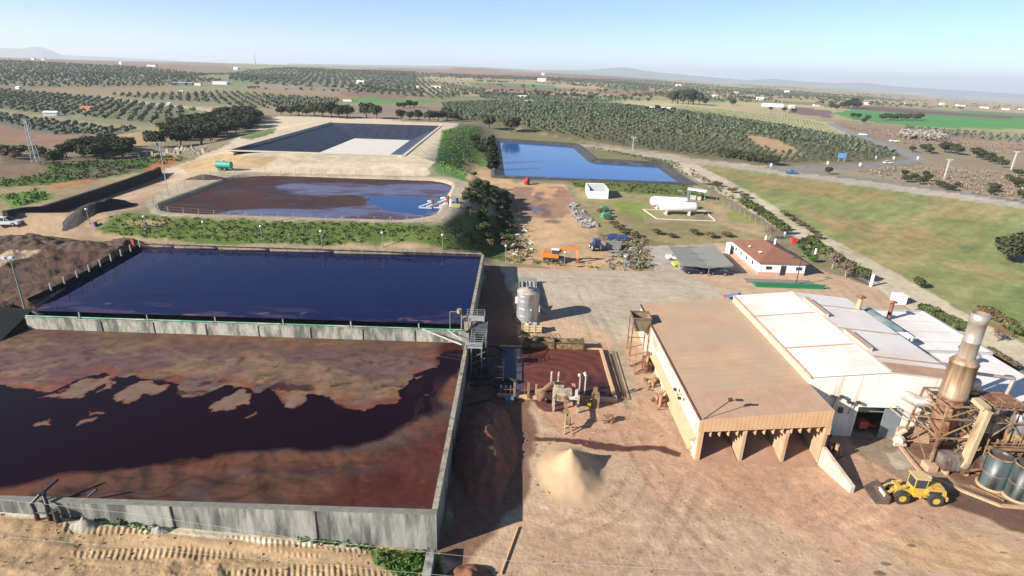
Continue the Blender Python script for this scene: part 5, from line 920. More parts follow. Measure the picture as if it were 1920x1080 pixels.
t=thing('pump_unit','dusty pump set with a yellow motor beside the separator','pump',(11,64,0)); m=MB(); m.box(10.7,11.6,63.3,64.2,.0,1.9); m.box(10.9,11.4,64.2,64.8,.6,2.4); m.cyl((9.6,63.9,.9),(10.7,63.9,.9),.35); obj('casing',m,dusty,t); m=MB(); m.box(10.1,10.6,63.2,63.6,.2,.9); obj('motor',m,M('yellow_motor',G(214,190,40),var=.2),t)
m=MB(); [m.bar((12.3+.9*math.cos(a),60.4+.6*math.sin(a),.1),(12.5+.8*math.cos(a+2),60.4+.5*math.sin(a+2),.9),.1) for a in np.linspace(0,6,7)]; m.box(12.2,13.1,60.2,60.9,.1,.8); tag(obj('scrap_box',m,dusty),'small open rusty box lying alone right of the separator','scrap')
t=thing('rail_fence','short run of posts and rails on the near rim of the small basin','fence',(1.5,65.2,.5)); m=MB(); [m.bar((x,65.1,.4),(x,65.1,1.9),.07) for x in np.arange(-1,4.1,.62)]; m.bar((-1,65.1,1.3),(4,65.1,1.3),.05); m.box(.6,.9,64.7,65.2,.3,2.4); m.box(2.4,2.7,64.7,65.2,.3,2.4); obj('rails',m,dusty,t)
# hopper and conveyors on the side wall of the shed
hp=thing('wall_hopper','square grey-brown hopper on tall stilts at the far end of the shed wall','hopper',(19.4,79.5,0)); m=MB()
hz0,hz1=3.9,6.2; m.add([(18.2,78.2,hz1),(20.9,78.2,hz1),(20.9,80.9,hz1),(18.2,80.9,hz1),(18.8,78.8,hz0),(20.3,78.8,hz0),(20.3,80.3,hz0),(18.8,80.3,hz0)],[(0,1,5,4),(1,2,6,5),(2,3,7,6),(3,0,4,7)]); obj('bin',m,M('bin_green_grey',G(146,136,112),var=.3,ns=1.2,wave=((1,0,0),.35,.3)),hp)
m=MB(); m.box(18.1,21,78.1,78.25,hz1-.05,hz1+.15);m.box(18.1,21,80.85,81,hz1-.05,hz1+.15);m.box(18.1,18.25,78.25,80.85,hz1-.05,hz1+.15);m.box(20.85,21,78.25,80.85,hz1-.05,hz1+.15); obj('rim',m,rust,hp)
m=MB(); m.box(18.9,20.3,78.9,80.2,4.2,4.25); obj('bin_bottom_plate',m,rust,hp)  # flat rust plate across the bin near its bottom
for x,y in ((18.25,78.25),(18.25,80.8),(20.8,78.25),(20.8,80.8)): m=MB(); m.bar((x,y,-.1),(x,y,hz1),.14); obj('leg',m,rust,hp)
m=MB(); m.bar((17.4,77.3,3.6),(20,77.3,3.6),.1); m.bar((17.6,74.6,.2),(20.2,76.6,.3),.12); m.bar((17.7,78.3,3.5),(17.6,74.6,.3),.08); m.bar((17.8,72.2,.2),(20.2,74.5,.4),.12); m.bar((17.8,72.2,.3),(18.4,75,3.4),.07); obj('stay',m,rust,hp)
def clutter(name,label,cat,c,ex,n,mt,seed,h=1.3):
    r=random.Random(seed); t=thing(name,label,cat,(c[0],c[1],0)); m=MB()
    for i in range(n):
        x,y=c[0]+r.uniform(-ex[0],ex[0]),c[1]+r.uniform(-ex[1],ex[1])
        if r.random()<.5: m.bar((x,y,0),(x+r.uniform(-.9,.9),y+r.uniform(-.9,.9),h*r.random()+.2),.07+.08*r.random())
        else: m.box(x-.3*r.random()-.1,x+.3*r.random()+.1,y-.3,y+.2,-.05,h*r.random()*.7+.2)
    obj('frame_parts',m,mt,t); m=MB(); m.cyl((c[0]-.4,c[1],h*.5),(c[0]+.5,c[1]+.3,h*.6),.28); m.cyl((c[0],c[1]-.6,0),(c[0],c[1]-.6,h*.9),.2); obj('roller',m,M('clut_tan',G(196,150,110),var=.3),t)
clutter('wall_motor','rusty round motor set against the shed wall below the hopper','motor',(19.9,74.6),(.6,1.6),12,rust,3,2.4)
clutter('screw_feeder','dusty screw feeder parts at the middle of the shed wall','feeder',(19.7,69.6),(.8,1.5),10,dusty,4,1.0)
clutter('feeder_frame','rusty feeder frame leaning against the near half of the shed wall','feeder',(19.6,64.8),(.7,1.5),16,rust,6,1.8)
clutter('digger_attachment','dusty fork attachment standing between the shed corner and the hall door','attachment',(37.0,54.8),(.6,.9),16,dusty,8,2.3)
m=MB(); m.cyl((18.6,71.0,.02),(18.7,71,.06),.01); 
t=thing('yard_floodlight','black double floodlight on a slanting arm above the front corner of the shed roof','floodlight',(21.2,53.6,5.2)); m=MB(); m.bar((21.2,53.5,5.2),(24.1,54.2,7.3),.08); obj('arm',m,darkm,t); m=MB(); m.cyl((23.9,54.2,7.35),(24.3,54.2,7.45),.22); m.box(24.7,25.5,54.1,54.4,7.3,7.42); m.bar((24,54.2,7.35),(25.2,54.2,7.35),.05); obj('lamp_head',m,darkm,t)
t=thing('wall_floodlight','thin twin lamp bracket halfway along the shed side wall','floodlight',(20.6,60.5,4)); m=MB(); m.bar((21,60.5,4.0),(20.3,60.5,4.2),.06); m.bar((20.3,59.4,4.2),(20.3,61.3,4.2),.06); obj('bracket',m,darkm,t); m=MB(); m.box(20.15,20.5,59.2,59.6,4.15,4.35); m.box(20.15,20.5,61.2,61.6,4.15,4.35); obj('lamp_head',m,darkm,t)
# ================================================================ vehicles
tyre=M('tyre_black',(.025,.024,.023),rough=.9,var=.3,ns=8); rim_y=M('yellow_rim',G(236,196,60)*.8,var=.2)
glass=M('cab_glass',(.03,.045,.055),rough=.08,var=.1)
def wheel(parent,c,r,w,rimm,ax=(0,1,0)):
    c=np.array(c,float); a=np.array(ax,float); m=MB(); m.cyl(c-a*w/2,c+a*w/2,r,n=22); o=obj('wheel',m,tyre,parent)
    m=MB(); m.cyl(c-a*(w/2+.015),c+a*(w/2+.015),r*.5,n=16); obj('rim',m,rimm,o); return o
# wheel loader, length along local x, bucket towards -x
yel=M('loader_yellow',G(238,198,60)*.9,rough=.5,var=.12,ns=2,stain=G(206,168,110),stain_s=1.2,stain_t=.5); buck=M('bucket_steel',G(132,114,104)*.8,rough=.5,metal=.3,var=.3,ns=2)
ld=thing('wheel_loader','yellow wheel loader with its wide bucket lowered on the sand yard','wheel loader',(0,0,0))
m=MB(); m.ext([(-.2,.75),(2.9,.75),(3.0,1.3),(2.85,1.75),(1.0,1.85),(.9,1.2),(-.2,1.2)],1,-.75,.75); m.box(1.05,2.7,-.55,.55,1.8,1.98); obj('engine_body',m,yel,ld)
m=MB(); m.box(2.9,3.15,-.95,.95,.6,1.05); m.box(1.3,1.5,-.8,.8,1.98,2.0); obj('counterweight',m,yel,ld)
m=MB(); m.box(2.86,2.98,-.5,.5,1.1,1.6); m.box(1.2,2.5,-.765,-.75,1.25,1.6); obj('grille',m,darkm,ld)
m=MB(); m.box(-1.9,-.2,-.42,.42,.65,1.35); m.box(-1.9,-1.4,-.55,.55,.9,1.7); obj('front_frame',m,yel,ld)
cb=MB(); cb.box(-.3,.95,-.62,.62,1.2,1.75); 
for x,y in ((-.3,-.62),(-.3,.56),(.89,-.62),(.89,.56)): cb.box(x,x+.08,y,y+.06,1.75,2.85)
c_=obj('cab',cb,yel,ld); m=MB(); m.box(-.4,1.05,-.72,.72,2.85,2.97); obj('cab_roof',m,M('dusty_roof_y',G(222,190,130),var=.15),c_)
m=MB(); m.box(-.25,.9,-.6,.6,1.76,2.84); obj('cab_glass',m,glass,c_)
for s in (-1,1):
    for x in (-1.45,1.9): wheel(ld,(x,s*.92,.72),.72,.5,rim_y)
for s in (-.45,.45):
    m=MB(); m.bar((-1.0,s,1.75),(-2.1,s,1.25),.14,.28); m.bar((-2.1,s,1.25),(-3.0,s,.55),.14,.26); obj('lift_arm',m,yel,ld)
m=MB(); m.bar((-1.4,0,1.6),(-2.5,0,1.45),.12); m.bar((-2.5,0,1.45),(-2.9,0,.8),.12); obj('tilt_link',m,darkm,ld)
m=MB(); P=[(-2.85,1.0),(-2.75,.9),(-2.75,.12),(-2.95,.02),(-4.1,.02),(-4.1,.08),(-3.05,.14),(-2.88,.3),(-2.88,.95)]; m.ext(P,1,-1.35,1.35)
for s in (-1.37,1.31): m.ext([(-2.75,1.0),(-2.75,.05),(-4.05,.03),(-3.3,.7)],1,s,s+.06)
m.box(-3.0,-2.8,-1.35,1.35,.95,1.05); bk=obj('bucket',m,buck,ld); m=MB(); m.box(-2.9,-2.74,-.6,.5,.35,.75); obj('worn_patch',m,white,bk)
m=MB(); [m.bar((.5,s*.7,.6),(.5,s*.75,1.2),.25,.05) for s in(-1,1)]; m.box(-.1,.9,-.95,.95,1.1,1.16); obj('step',m,yel,ld)
a=on(1668,945); b=on(1758,945); ld.location=((a[0]+b[0])/2+.1,(a[1]+b[1])/2+.9,0.0); ld.rotation_euler=(0,0,math.radians(-4)); ld.scale=(.98,.98,.98)
# excavator
og_=M('excavator_orange',G(238,140,40)*.95,rough=.5,var=.12,ns=2)
ex=thing('wheeled_excavator','orange wheeled excavator with folded boom in the muddy yard','excavator',(0,0,0))
m=MB(); m.box(-2.2,2.0,-1.0,1.0,.65,1.1); m.box(-2.5,-2.2,-1.1,1.1,.3,.9); obj('chassis',m,darkm,ex)
for x in (-1.6,1.4):
    for s in (-1,1): wheel(ex,(x,s*1.0,.5),.5,.4,M('dusty_rim',G(160,130,100),var=.2))
m=MB(); m.ext([(-3.0,1.15),(.9,1.15),(.9,1.9),(-.6,2.1),(-2.6,2.15),(-3.0,1.9)],1,-1.2,1.2); obj('upper_body',m,og_,ex)
cb=MB(); cb.box(-.7,.85,-1.15,-.15,1.9,3.0); c_=obj('cab',cb,og_,ex); m=MB(); m.box(-.8,.95,-1.25,-.05,3.0,3.1); obj('cab_roof',m,white,c_); m=MB(); m.box(-.6,.88,-1.18,-.12,2.1,2.9); obj('cab_glass',m,glass,c_)
m=MB(); m.bar((.5,.35,1.7),(1.7,.35,3.2),.4,.45); m.bar((1.6,.35,3.15),(4.9,.35,3.35),.38,.45); obj('boom',m,og_,ex)
m=MB(); m.bar((4.8,.35,3.6),(5.0,.35,.9),.3,.4); obj('dipper',m,M('exc_faded',G(232,160,110),var=.2),ex)
m=MB(); m.bar((1.2,.35,1.9),(2.4,.35,2.9),.15); m.bar((2.8,.35,3.7),(4.7,.35,3.75),.14); obj('ram',m,steel,ex)
m=MB(); m.ext([(4.7,1.0),(5.3,.9),(5.6,.35),(5.2,-.05),(4.6,.1),(4.9,.5)],1,-.15,.85); obj('bucket',m,M('rusty_bucket',G(150,86,60),var=.3),ex)
p=on(1040,492); ex.location=(p[0],p[1]+.6,p[2]); ex.rotation_euler=(0,0,math.radians(-8)); ex.scale=(.98,)*3
# tractor
bl_=M('tractor_blue',G(60,96,180)*.8,rough=.4,var=.1)
tr=thing('tractor','blue tractor with big rear wheels parked at the edge of the muddy yard','tractor',(0,0,0))
m=MB(); m.ext([(.4,.8),(2.4,.8),(2.5,1.5),(.4,1.7)],1,-.4,.4); m.box(-.9,.5,-.5,.5,.7,1.3); obj('bonnet',m,bl_,tr)
cb=MB(); cb.box(-.9,.6,-.7,.7,1.3,2.5); c_=obj('cab',cb,glass,tr); m=MB(); m.box(-1.0,.7,-.8,.8,2.5,2.68); obj('cab_roof',m,bl_,c_)
m=MB(); [m.box(-1.5,.1,s-.28,s+.28,1.55,1.65) for s in(-.95,.95)]; obj('mudguard',m,bl_,tr)
for s in (-1,1): wheel(tr,(-.7,s*.98,.82),.82,.5,M('grey_rim',G(190,190,190),var=.1)); wheel(tr,(1.9,s*.85,.55),.55,.36,white)
p=on(1118,470); tr.location=(p[0],p[1]+.5,p[2]); tr.rotation_euler=(0,0,math.radians(100))
# cars
def car(name,label,cat,paint,L=4.3,H=1.45,kind='hatch'):
    t=thing(name,label,cat,(0,0,0)); m=MB(); h=L/2
    m.ext([(-h,.3),(h,.3),(h,.62),(h-.1,.78),(h-1.05,.9),(-h+.05,.92),(-h,.7)],1,-.86,.86); obj('body',m,paint,t)
    top=[(h-1.35,.9),(h-1.95,H-.04),(h-2.2,H),(-h+.75,H-.02),(-h+.12,.92)]
    if kind=='pickup': top=[(h-1.35,.9),(h-1.9,H-.04),(h-2.1,H),(-.15,H),(-.35,.92)]
    m=MB(); V=[]; 
    for s in (-1,1):
        for q in top: V.append((q[0],s*(.8 if q[1]<1 else .66),q[1]))
    m.add(V,[(0,1,2,3,4),(9,8,7,6,5)]+[(i,i+5,(i+1)%5+5,(i+1)%5) for i in range(5)]); cb=obj('cabin_glass',m,glass,t)
    m=MB(); m.box(top[3][0]+.02,top[2][0],-.64,.64,H-.01,H+.03); [m.bar((top[0][0],s*.8,.9),(top[1][0],s*.67,H-.03),.07) for s in(-1,1)]; [m.bar((top[4][0],s*.8,.92),(top[3][0],s*.67,H-.03),.09) for s in(-1,1)]; [m.bar((0,s*.8,.9),(-.05,s*.67,H-.03),.07) for s in(-1,1)]; obj('roof_panel',m,paint,t)
    for x in (-h+.8,h-.85):
        for s in (-1,1): wheel(t,(x,s*.82,.32),.32,.2,M('alloy',G(190,190,190),var=.1,metal=.5) if 'alloy' not in bpy.data.materials else bpy.data.materials['alloy'])
    m=MB(); [m.box(h-.06,h+.01,s*.6-.16,s*.6+.16,.58,.72) for s in(-1,1)]; obj('headlight',m,white,t); m=MB(); [m.box(-h-.01,-h+.05,s*.66-.12,s*.66+.12,.62,.82) for s in(-1,1)]; obj('tail_light',m,M('tail_red',(.4,.02,.02),var=.1) if 'tail_red' not in bpy.data.materials else bpy.data.materials['tail_red'],t)
    return t
navy=M('navy_paint',(.012,.016,.04),rough=.2,var=.1); wp=M('white_paint',G(248,248,248),rough=.25,var=.04); yp=M('yellow_paint',G(222,222,90),rough=.3,var=.1); bp_=M('blue_paint',G(60,120,180)*.8,rough=.3,var=.1); sp_=M('silver_paint',G(170,176,182),rough=.3,metal=.4,var=.1)
def put(o,px,py,rz,dx=0,dy=0,s=None):
    p=on(px,py); o.location=(p[0]+dx,p[1]+dy,p[2]+.03); o.rotation_euler=(0,0,math.radians(rz))
    if s:o.scale=(s,s,s)
    return o
CG='cars under and around the carport'
c=car('parked_car','black hatchback parked under the left front of the carport','car',navy); put(c,1300,512,4); c['group']=CG
c=car('parked_car','dark blue saloon parked under the right front of the carport','car',navy); put(c,1345,514,-4); c['group']=CG
c=car('parked_car','white car half hidden at the left rear end of the carport','car',wp); c.location=(36.6,123.5,1.5); c.rotation_euler=(0,0,math.radians(178)); c['group']=CG
c=car('parked_car','silver-white car behind the black hatchback under the carport','car',sp_); c.location=(37.6,116.2,1.5); c.rotation_euler=(0,0,math.radians(176)); c['group']=CG
c=car('parked_car','yellow-green car peeping out of the left side of the carport','car',yp); c.location=(36.8,118.7,1.5); c.rotation_euler=(0,0,math.radians(181)); c['group']=CG
c=car('parked_car','white car with a dark roof at the far left edge of the dirt road','car',wp); put(c,16,422,8); c.scale=(1.15,1.15,1.15)
c=car('pickup_truck','small blue pickup driving on the grey road beyond the field','pickup',bp_,kind='pickup'); put(c,1484,326,-12); c.scale=(1.15,)*3
c=car('distant_car','white car on the road that climbs behind the big olive grove','car',wp); put(c,1618,254,-40); c.scale=(1.3,)*3
c=car('distant_car','white van-like car at the side road by the purple orchard','car',wp); put(c,1677,266,-10); c.scale=(1.5,1.2,1.2)
c=car('distant_car','tiny white car near the bend of the slip road','car',wp); put(c,1665,307,5); c.scale=(1.0,)*3
# red tank trailer, green water tank
t=thing('red_trailer','small red slurry trailer standing at the top of the muddy yard','trailer',(0,0,0)); m=MB(); m.lathe([(.02,-1.2),(.7,-1.0),(.85,-.4),(.85,.8),(.6,1.1),(.02,1.2)],(0,0,0),16); redp=M('red_paint',G(220,66,56),var=.15)
m.v=[np.stack([v[:,2],v[:,0],v[:,1]+1.3],-1) for v in m.v]; obj('tank_body',m,redp,t); m=MB(); m.box(-1.2,1.2,-.5,.5,.4,.6); m.box(-.3,.3,-.3,.3,2.0,2.5); obj('frame',m,redp,t); wheel(t,(0,.75,.45),.45,.3,redp); wheel(t,(0,-.75,.45),.45,.3,redp); put(t,988,346,60)
gt=thing('water_tank_trailer','turquoise tank trailer standing beside the upper lagoon','tank trailer',(0,0,0)); tq=M('turquoise_paint',G(86,186,166)*.9,rough=.45,var=.12)
m=MB(); m.cyl((-2.3,0,1.7),(2.3,0,1.7),1.05,n=22); m.lathe([(.3,2.7),(.3,3.0),(.02,3.05)],(0,0,0),12); obj('tank_body',m,tq,gt); m=MB(); m.box(-2.4,2.6,-.5,.5,.5,.75); m.bar((2.5,0,.6),(4,0,.4),.15); obj('frame',m,tq,gt)
for x in (-.9,.6):
    for s in (-1,1): wheel(gt,(x,s*.9,.5),.5,.3,M('tq_rim',G(80,170,150),var=.1) if 'tq_rim' not in bpy.data.materials else bpy.data.materials['tq_rim'])
put(gt,417,321,-3,dy=1.5)
# lpg tanks
conl=M('pale_kerb',G(222,214,196),var=.15)
for k,(x0,x1,y,lb) in enumerate(((42.6,54.2,167.5,'white horizontal gas tank in front, on concrete saddles'),(41.2,53.2,173.5,'white horizontal gas tank behind the front one'))):
    z=float(terr(48,y)); r=1.45; t=thing('gas_tank',lb,'gas tank',((x0+x1)/2,y,z),group='pair of white gas tanks'); m=MB()
    P=[(.01,0),(.7,.15),(1.2,.55),(r,1.1),(r,x1-x0-1.1),(1.2,x1-x0-.55),(.7,x1-x0-.15),(.01,x1-x0)]; m.lathe(P,(0,0,0),24); m.v=[np.stack([v[:,2]+x0,v[:,0]+y,v[:,1]+z+2.35],-1) for v in m.v]; obj('tank_shell',m,white,t)
    for x in (x0+2.2,x1-2.6): m=MB(); m.hexa([(x-.25,y-1.3,z-.2),(x+.25,y-1.3,z-.2),(x+.25,y+1.3,z-.2),(x-.25,y+1.3,z-.2)],[(x-.25,y-1.0,z+1.5),(x+.25,y-1.0,z+1.5),(x+.25,y+1.0,z+1.5),(x-.25,y+1.0,z+1.5)]); obj('saddle',m,conl,t)
    m=MB(); m.box(x1-4,x1-2,y-.2,y+.2,z+3.75,z+4.0); m.cyl((x1-1,y-1.2,z+.3),(x1+1.5,y-1.4,z+.6),.12); obj('valve_gear',m,gal,t)
strip('tank_kerb','low pale kerb forming a rectangle round the gas tanks',[on(*p) for p in ((1206,393),(1232,411),(1342,415),(1322,396),(1206,393))],.35,-.2,.22,conl,rel=True)
t=thing('white_shelter','small white flat-roofed shelter on green posts behind the gas tanks','shelter',(0,0,0)); m=MB(); m.hexa([(-3,-2,3.2),(3,-2,2.9),(3,2,2.9),(-3,2,3.2)],[(-3,-2,3.35),(3,-2,3.05),(3,2,3.05),(-3,2,3.35)]); obj('roof',m,white,t); m=MB(); [m.bar((x,y,-.1),(x,y,3.1),.15) for x in(-2.7,2.7) for y in(-1.8,1.8)]; obj('post',m,M('post_teal',G(120,170,150),var=.1),t); m=MB(); m.box(-2,0,-1,.5,0,1.3); m.box(.4,1.6,-1,.8,0,1); obj('equipment',m,M('equip_grey',G(190,186,180),var=.3,ns=2),t); put(t,1305,374,-22)
m=MB(); m.bar((0,0,.9),(4,-.5,.9),.12); m.bar((0,0,.9),(1.2,-3.4,.9),.12); m.bar((4,-.5,.9),(3.4,-3.8,.9),.12); [m.bar((x,y,0),(x,y,1.4),.1) for x,y in((0,0),(4,-.5),(1.2,-3.4),(3.4,-3.8))]; p=on(1270,362); o=tag(obj('scaffold',m,M('teal_frame',G(140,166,156),var=.2),base=(0,0,0)),'low grey-green pipe frame left of the white shelter','frame'); o.location=tuple(p)
# white building by the reservoir
t=thing('white_shed','small white sheet-metal shed with a pale sunken roof beside the reservoir','shed',(0,0,0)); p1=on(1103,372); wx,wy,wz=p1; W=6.4; D=9.5; hh=3.3
t.location=(wx+W/2,wy,wz); ORG[t.name]=np.array([wx+W/2,wy,wz]); m=MB(); m.box(wx,wx+W,wy,wy+.2,wz-.3,wz+hh-.9); m.box(wx,wx+.2,wy+.2,wy+D,wz-.3,wz+hh); m.box(wx+W-.2,wx+W,wy+.2,wy+D,wz-.3,wz+hh-.2); m.box(wx+.2,wx+W-.2,wy+D-.2,wy+D,wz-.3,wz+hh); obj('wall',m,white,t)
m=MB(); m.hexa([(wx+.2,wy+.2,wz+hh-1.2),(wx+W-.2,wy+.2,wz+hh-1.2),(wx+W-.2,wy+D-.2,wz+hh-.3),(wx+.2,wy+D-.2,wz+hh-.3)],[(wx+.2,wy+.2,wz+hh-1.05),(wx+W-.2,wy+.2,wz+hh-1.05),(wx+W-.2,wy+D-.2,wz+hh-.15),(wx+.2,wy+D-.2,wz+hh-.15)]); obj('roof',m,M('pale_grey_roof',G(214,216,210),var=.12,ns=.6),t)
for k,(px,py) in enumerate(((1132,396),(1136,408))):
    m=MB(); m.box(-1.3,1.3,-.8,.8,0,1.0); m.hexa([(-1.3,-.8,1.0),(1.3,-.8,1.0),(1.3,.8,1.0),(-1.3,.8,1.0)],[(-.9,-.5,1.5),(.9,-.5,1.5),(.9,.5,1.5),(-.9,.5,1.5)]); o=obj('covered_bin',m,M('teal_tarp',G(60,156,120),var=.2,ns=2),label=('teal covered bin among the weeds, the farther one','teal covered bin among the weeds, the nearer one')[k],cat='bin',base=(0,0,0)); put(o,px,py,20)
# long green trough and auger
m=MB(); m.box(48.4,61.9,107.1,107.35,1.3,2.3); m.box(48.2,62.1,107.0,107.12,2.0,2.35); m.box(48.4,61.9,107.35,109.2,1.3,1.75)
tag(obj('green_trough',m,M('green_panel',G(40,138,92),rough=.5,var=.15)),'long bright green steel trough in front of the office','trough')
m=MB(); m.box(47.4,60.8,109.4,111.3,1.2,1.75); m.box(47.3,60.9,109.3,109.42,1.3,1.85); tag(obj('weighbridge',m,M('grey_weigh',G(150,140,124),var=.2,ns=1.5)),'long grey weighbridge deck behind the green trough','weighbridge')
lampd=M('lamp_dark_green',G(70,76,66),var=.2)
t=thing('street_lamp','dark green street lamp leaning over the green trough','street lamp',(56.7,108.6,1.3)); m=MB(); m.bar((56.9,108.5,1.3),(56.9,108.5,7.0),.14); m.bar((56.9,108.5,7.0),(55.7,108.7,7.3),.1); obj('pole',m,lampd,t); m=MB(); m.box(55.2,55.9,108.5,108.9,7.2,7.35); obj('lamp_head',m,lampd,t)
m=MB(); m.cyl((40.7,101.6,1.2),(41.6,98.0,3.2),.35,n=14); o=tag(obj('blue_auger',m,M('auger_blue',G(84,110,170),var=.2)),'blue auger tube with a red end leaning behind the white hall','auger'); m=MB(); m.cyl((40.55,102.2,1.0),(40.7,101.5,1.25),.42,n=14); obj('red_end',m,redp,o)
# ================================================================ lamps, posts, pylons
galp=M('lamp_pole',G(150,166,160),rough=.5,var=.15)
lamp=thing('street_lamp','','street lamp',(0,0,0)); m=MB(); m.cyl((0,0,-.2),(0,0,3.5),.08,.06,n=8); obj('pole',m,galp,lamp); m=MB(); m.lathe([(.02,3.45),(.2,3.5),(.3,3.72),(.22,3.95),(.02,4.0)],(0,0,0),12); obj('globe',m,M('lamp_globe',G(240,240,244),rough=.3,var=.05),lamp)
LL=[(168,420,'leftmost lamp, beside the black berm'),(275,434,'second lamp, near the dark edge of the dirt road'),(385,444,'third lamp along the embankment'),(492,452,'fourth lamp along the embankment'),(604,461,'fifth lamp along the embankment'),(718,464,'sixth lamp along the embankment'),(830,468,'seventh lamp, near the lagoon far right corner'),(948,487,'lamp right of the lagoon corner below the hedge'),(1058,500,'lamp in front of the orange excavator'),(1170,508,'lamp at the scrap yard corner'),(846,392,'lamp at the right end of the upper lagoon')]
for k,(px,py,lb) in enumerate(LL):
    o=lamp if k==0 else copy_tree(lamp); p=on(px,py); o.location=tuple(p); o['label']='white globe street lamp: '+lb; o['group']='white globe lamps along the lagoon road'; o.scale=(1,1,.85)
t=thing('mast_light','tall thin galvanised light mast at the left corner of the dividing wall','light mast',(0,0,0)); b_=at(47,578,5.3); b_[2]=4.6
b_=at(47,580,5.2); t.location=tuple(b_); hgt_=7.8; m=MB(); m.cyl((0,0,-.3),(0,0,hgt_),.13,.08,n=10); obj('pole',m,galp,t); m=MB(); m.bar((-.9,0,hgt_),(.3,0,hgt_),.06); m.box(-.15,.45,-.2,.25,hgt_,hgt_+.35); m.box(-1.2,-.7,-.2,.2,hgt_-.1,hgt_+.25); m.bar((-.6,0,hgt_-.3),(-1.3,.1,hgt_-1.0),.05); obj('lamp_head',m,M('lamp_white',G(220,224,230),var=.1),t)
# fences
fp=M('fence_post',G(176,170,156),var=.2)
def fence(label,pts,n,h=1.8,col=None,brace=(),w=.09):
    P=[np.array(p,float) for p in pts]; seg=[np.linalg.norm(b-a) for a,b in zip(P[:-1],P[1:])]; tot=sum(seg)
    t=thing('wire_fence',label,'fence',tuple(P[0])); po=[]
    for i in range(n):
        s=tot*i/(n-1); k=0
        while k<len(seg)-1 and s>seg[k]: s-=seg[k]; k+=1
        q=P[k]+(P[k+1]-P[k])*min(s/seg[k],1); q=np.array([q[0],q[1],float(terr(q[0],q[1])) if col is None else q[2]]); po.append(q)
    for q in po: m=MB(); m.bar(q-[0,0,.2],q+[0,0,h],w); obj('post',m,fp,t)
    for i in brace: q=po[i]; d=(po[min(i+1,n-1)]-po[i-1]); d/=np.linalg.norm(d); m=MB(); m.bar(q+[0,0,h*.9],q+d*1.6,.07); m.bar(q+[0,0,h*.9],q-d*1.6,.07); obj('brace',m,fp,t)
    m=MB()
    for z in (h*.35,h*.65,h*.97):
        for a,b in zip(po[:-1],po[1:]): m.bar(a+[0,0,z],b+[0,0,z],.018)
    obj('wire',m,fp,t); return t
fence('wire fence with pale posts along the near side of the upper lagoon',[on(p,q) for p,q in((288,388),(300,402),(420,411),(560,416),(700,421),(790,420),(832,408))],22,brace=(2,8,14,17))
fence('wire fence with pale posts along the left side of the upper lagoon',[on(p,q) for p,q in((288,384),(345,352),(410,326))],9)
fence('wire fence along the far side of the upper lagoon',[on(p,q) for p,q in((440,324),(600,328),(830,334),(866,350))],18)
fence('wire fence curving round the right end of the upper lagoon',[on(p,q) for p,q in((866,352),(858,385),(832,410))],6)
fence('short posts along the left bank of the deep blue lagoon',[at(262,461,5.6),at(96,543,5.8)],9,h=1.1,col=1,w=.2)
fence('fence of slim posts along the far wall of the deep blue lagoon',[at(285,460,5.25),at(900,478,5.25)],26,h=.8,col=1,w=.06)
fence('wire fence along the gravel road by the meadow',[on(p,q) for p,q in((1300,360),(1370,392),(1462,448))],16,h=2)
t=thing('gate_pillars','white gateposts with sliding dark railing at the works entrance','gate',tuple(on(1600,530)))
pA,pB,pC=on(1570,512),on(1632,537),on(1584,516)
for q in (pB,): m=MB(); m.box(q[0]-.2,q[0]+.2,q[1]-.2,q[1]+.2,q[2]-.3,q[2]+2.6); obj('pillar',m,white,t)
m=MB(); n_=14; 
for i in range(n_+1): q=pC+(pB-pC)*i/n_; m.bar(q+[0,0,.1],q+[0,0,1.9],.06)
m.bar(pC+[0,0,1.8],pB+[0,0,1.8],.08); m.bar(pC+[0,0,.2],pB+[0,0,.2],.1); m.bar(pC+[0,0,1],pB+[0,0,1],.05); obj('railing',m,darkm,t)
for k,(px,py,lb) in enumerate(((1556,502,'thin bare tree-like pale trunk pair'),)): pass
for k,(px,py,lb) in enumerate(((1470,446,'white post at the end of the meadow fence, near the red skip'),(1528,478,'small white marker post by the gravel road'))):
    p=on(px,py); m=MB(); m.box(p[0]-.14,p[0]+.14,p[1]-.14,p[1]+.14,p[2]-.2,p[2]+1.5); m.box(p[0]-.19,p[0]+.19,p[1]-.19,p[1]+.19,p[2]+1.5,p[2]+1.58); tag(obj('white_post',m,white),lb,'post')
t=thing('red_skip','small red skip beside scrap near the gravel road','skip',tuple(on(1488,456))); q=on(1488,456); m=MB(); m.hexa([(q[0]-.7,q[1]-.5,q[2]),(q[0]+.5,q[1]-.5,q[2]),(q[0]+.5,q[1]+.5,q[2]),(q[0]-.7,q[1]+.5,q[2])],[(q[0]-.8,q[1]-.7,q[2]+1.3),(q[0]+.6,q[1]-.7,q[2]+1.3),(q[0]+.6,q[1]+.7,q[2]+1.3),(q[0]-.8,q[1]+.7,q[2]+1.3)]); obj('body',m,redp,t); m=MB(); m.box(q[0]+1.4,q[0]+3.5,q[1]-.6,q[1]+.6,q[2],q[2]+1); m.box(q[0]+1.8,q[0]+2.8,q[1]-.4,q[1]+.4,q[2]+1,q[2]+1.5); obj('scrap',m,darkm,t)
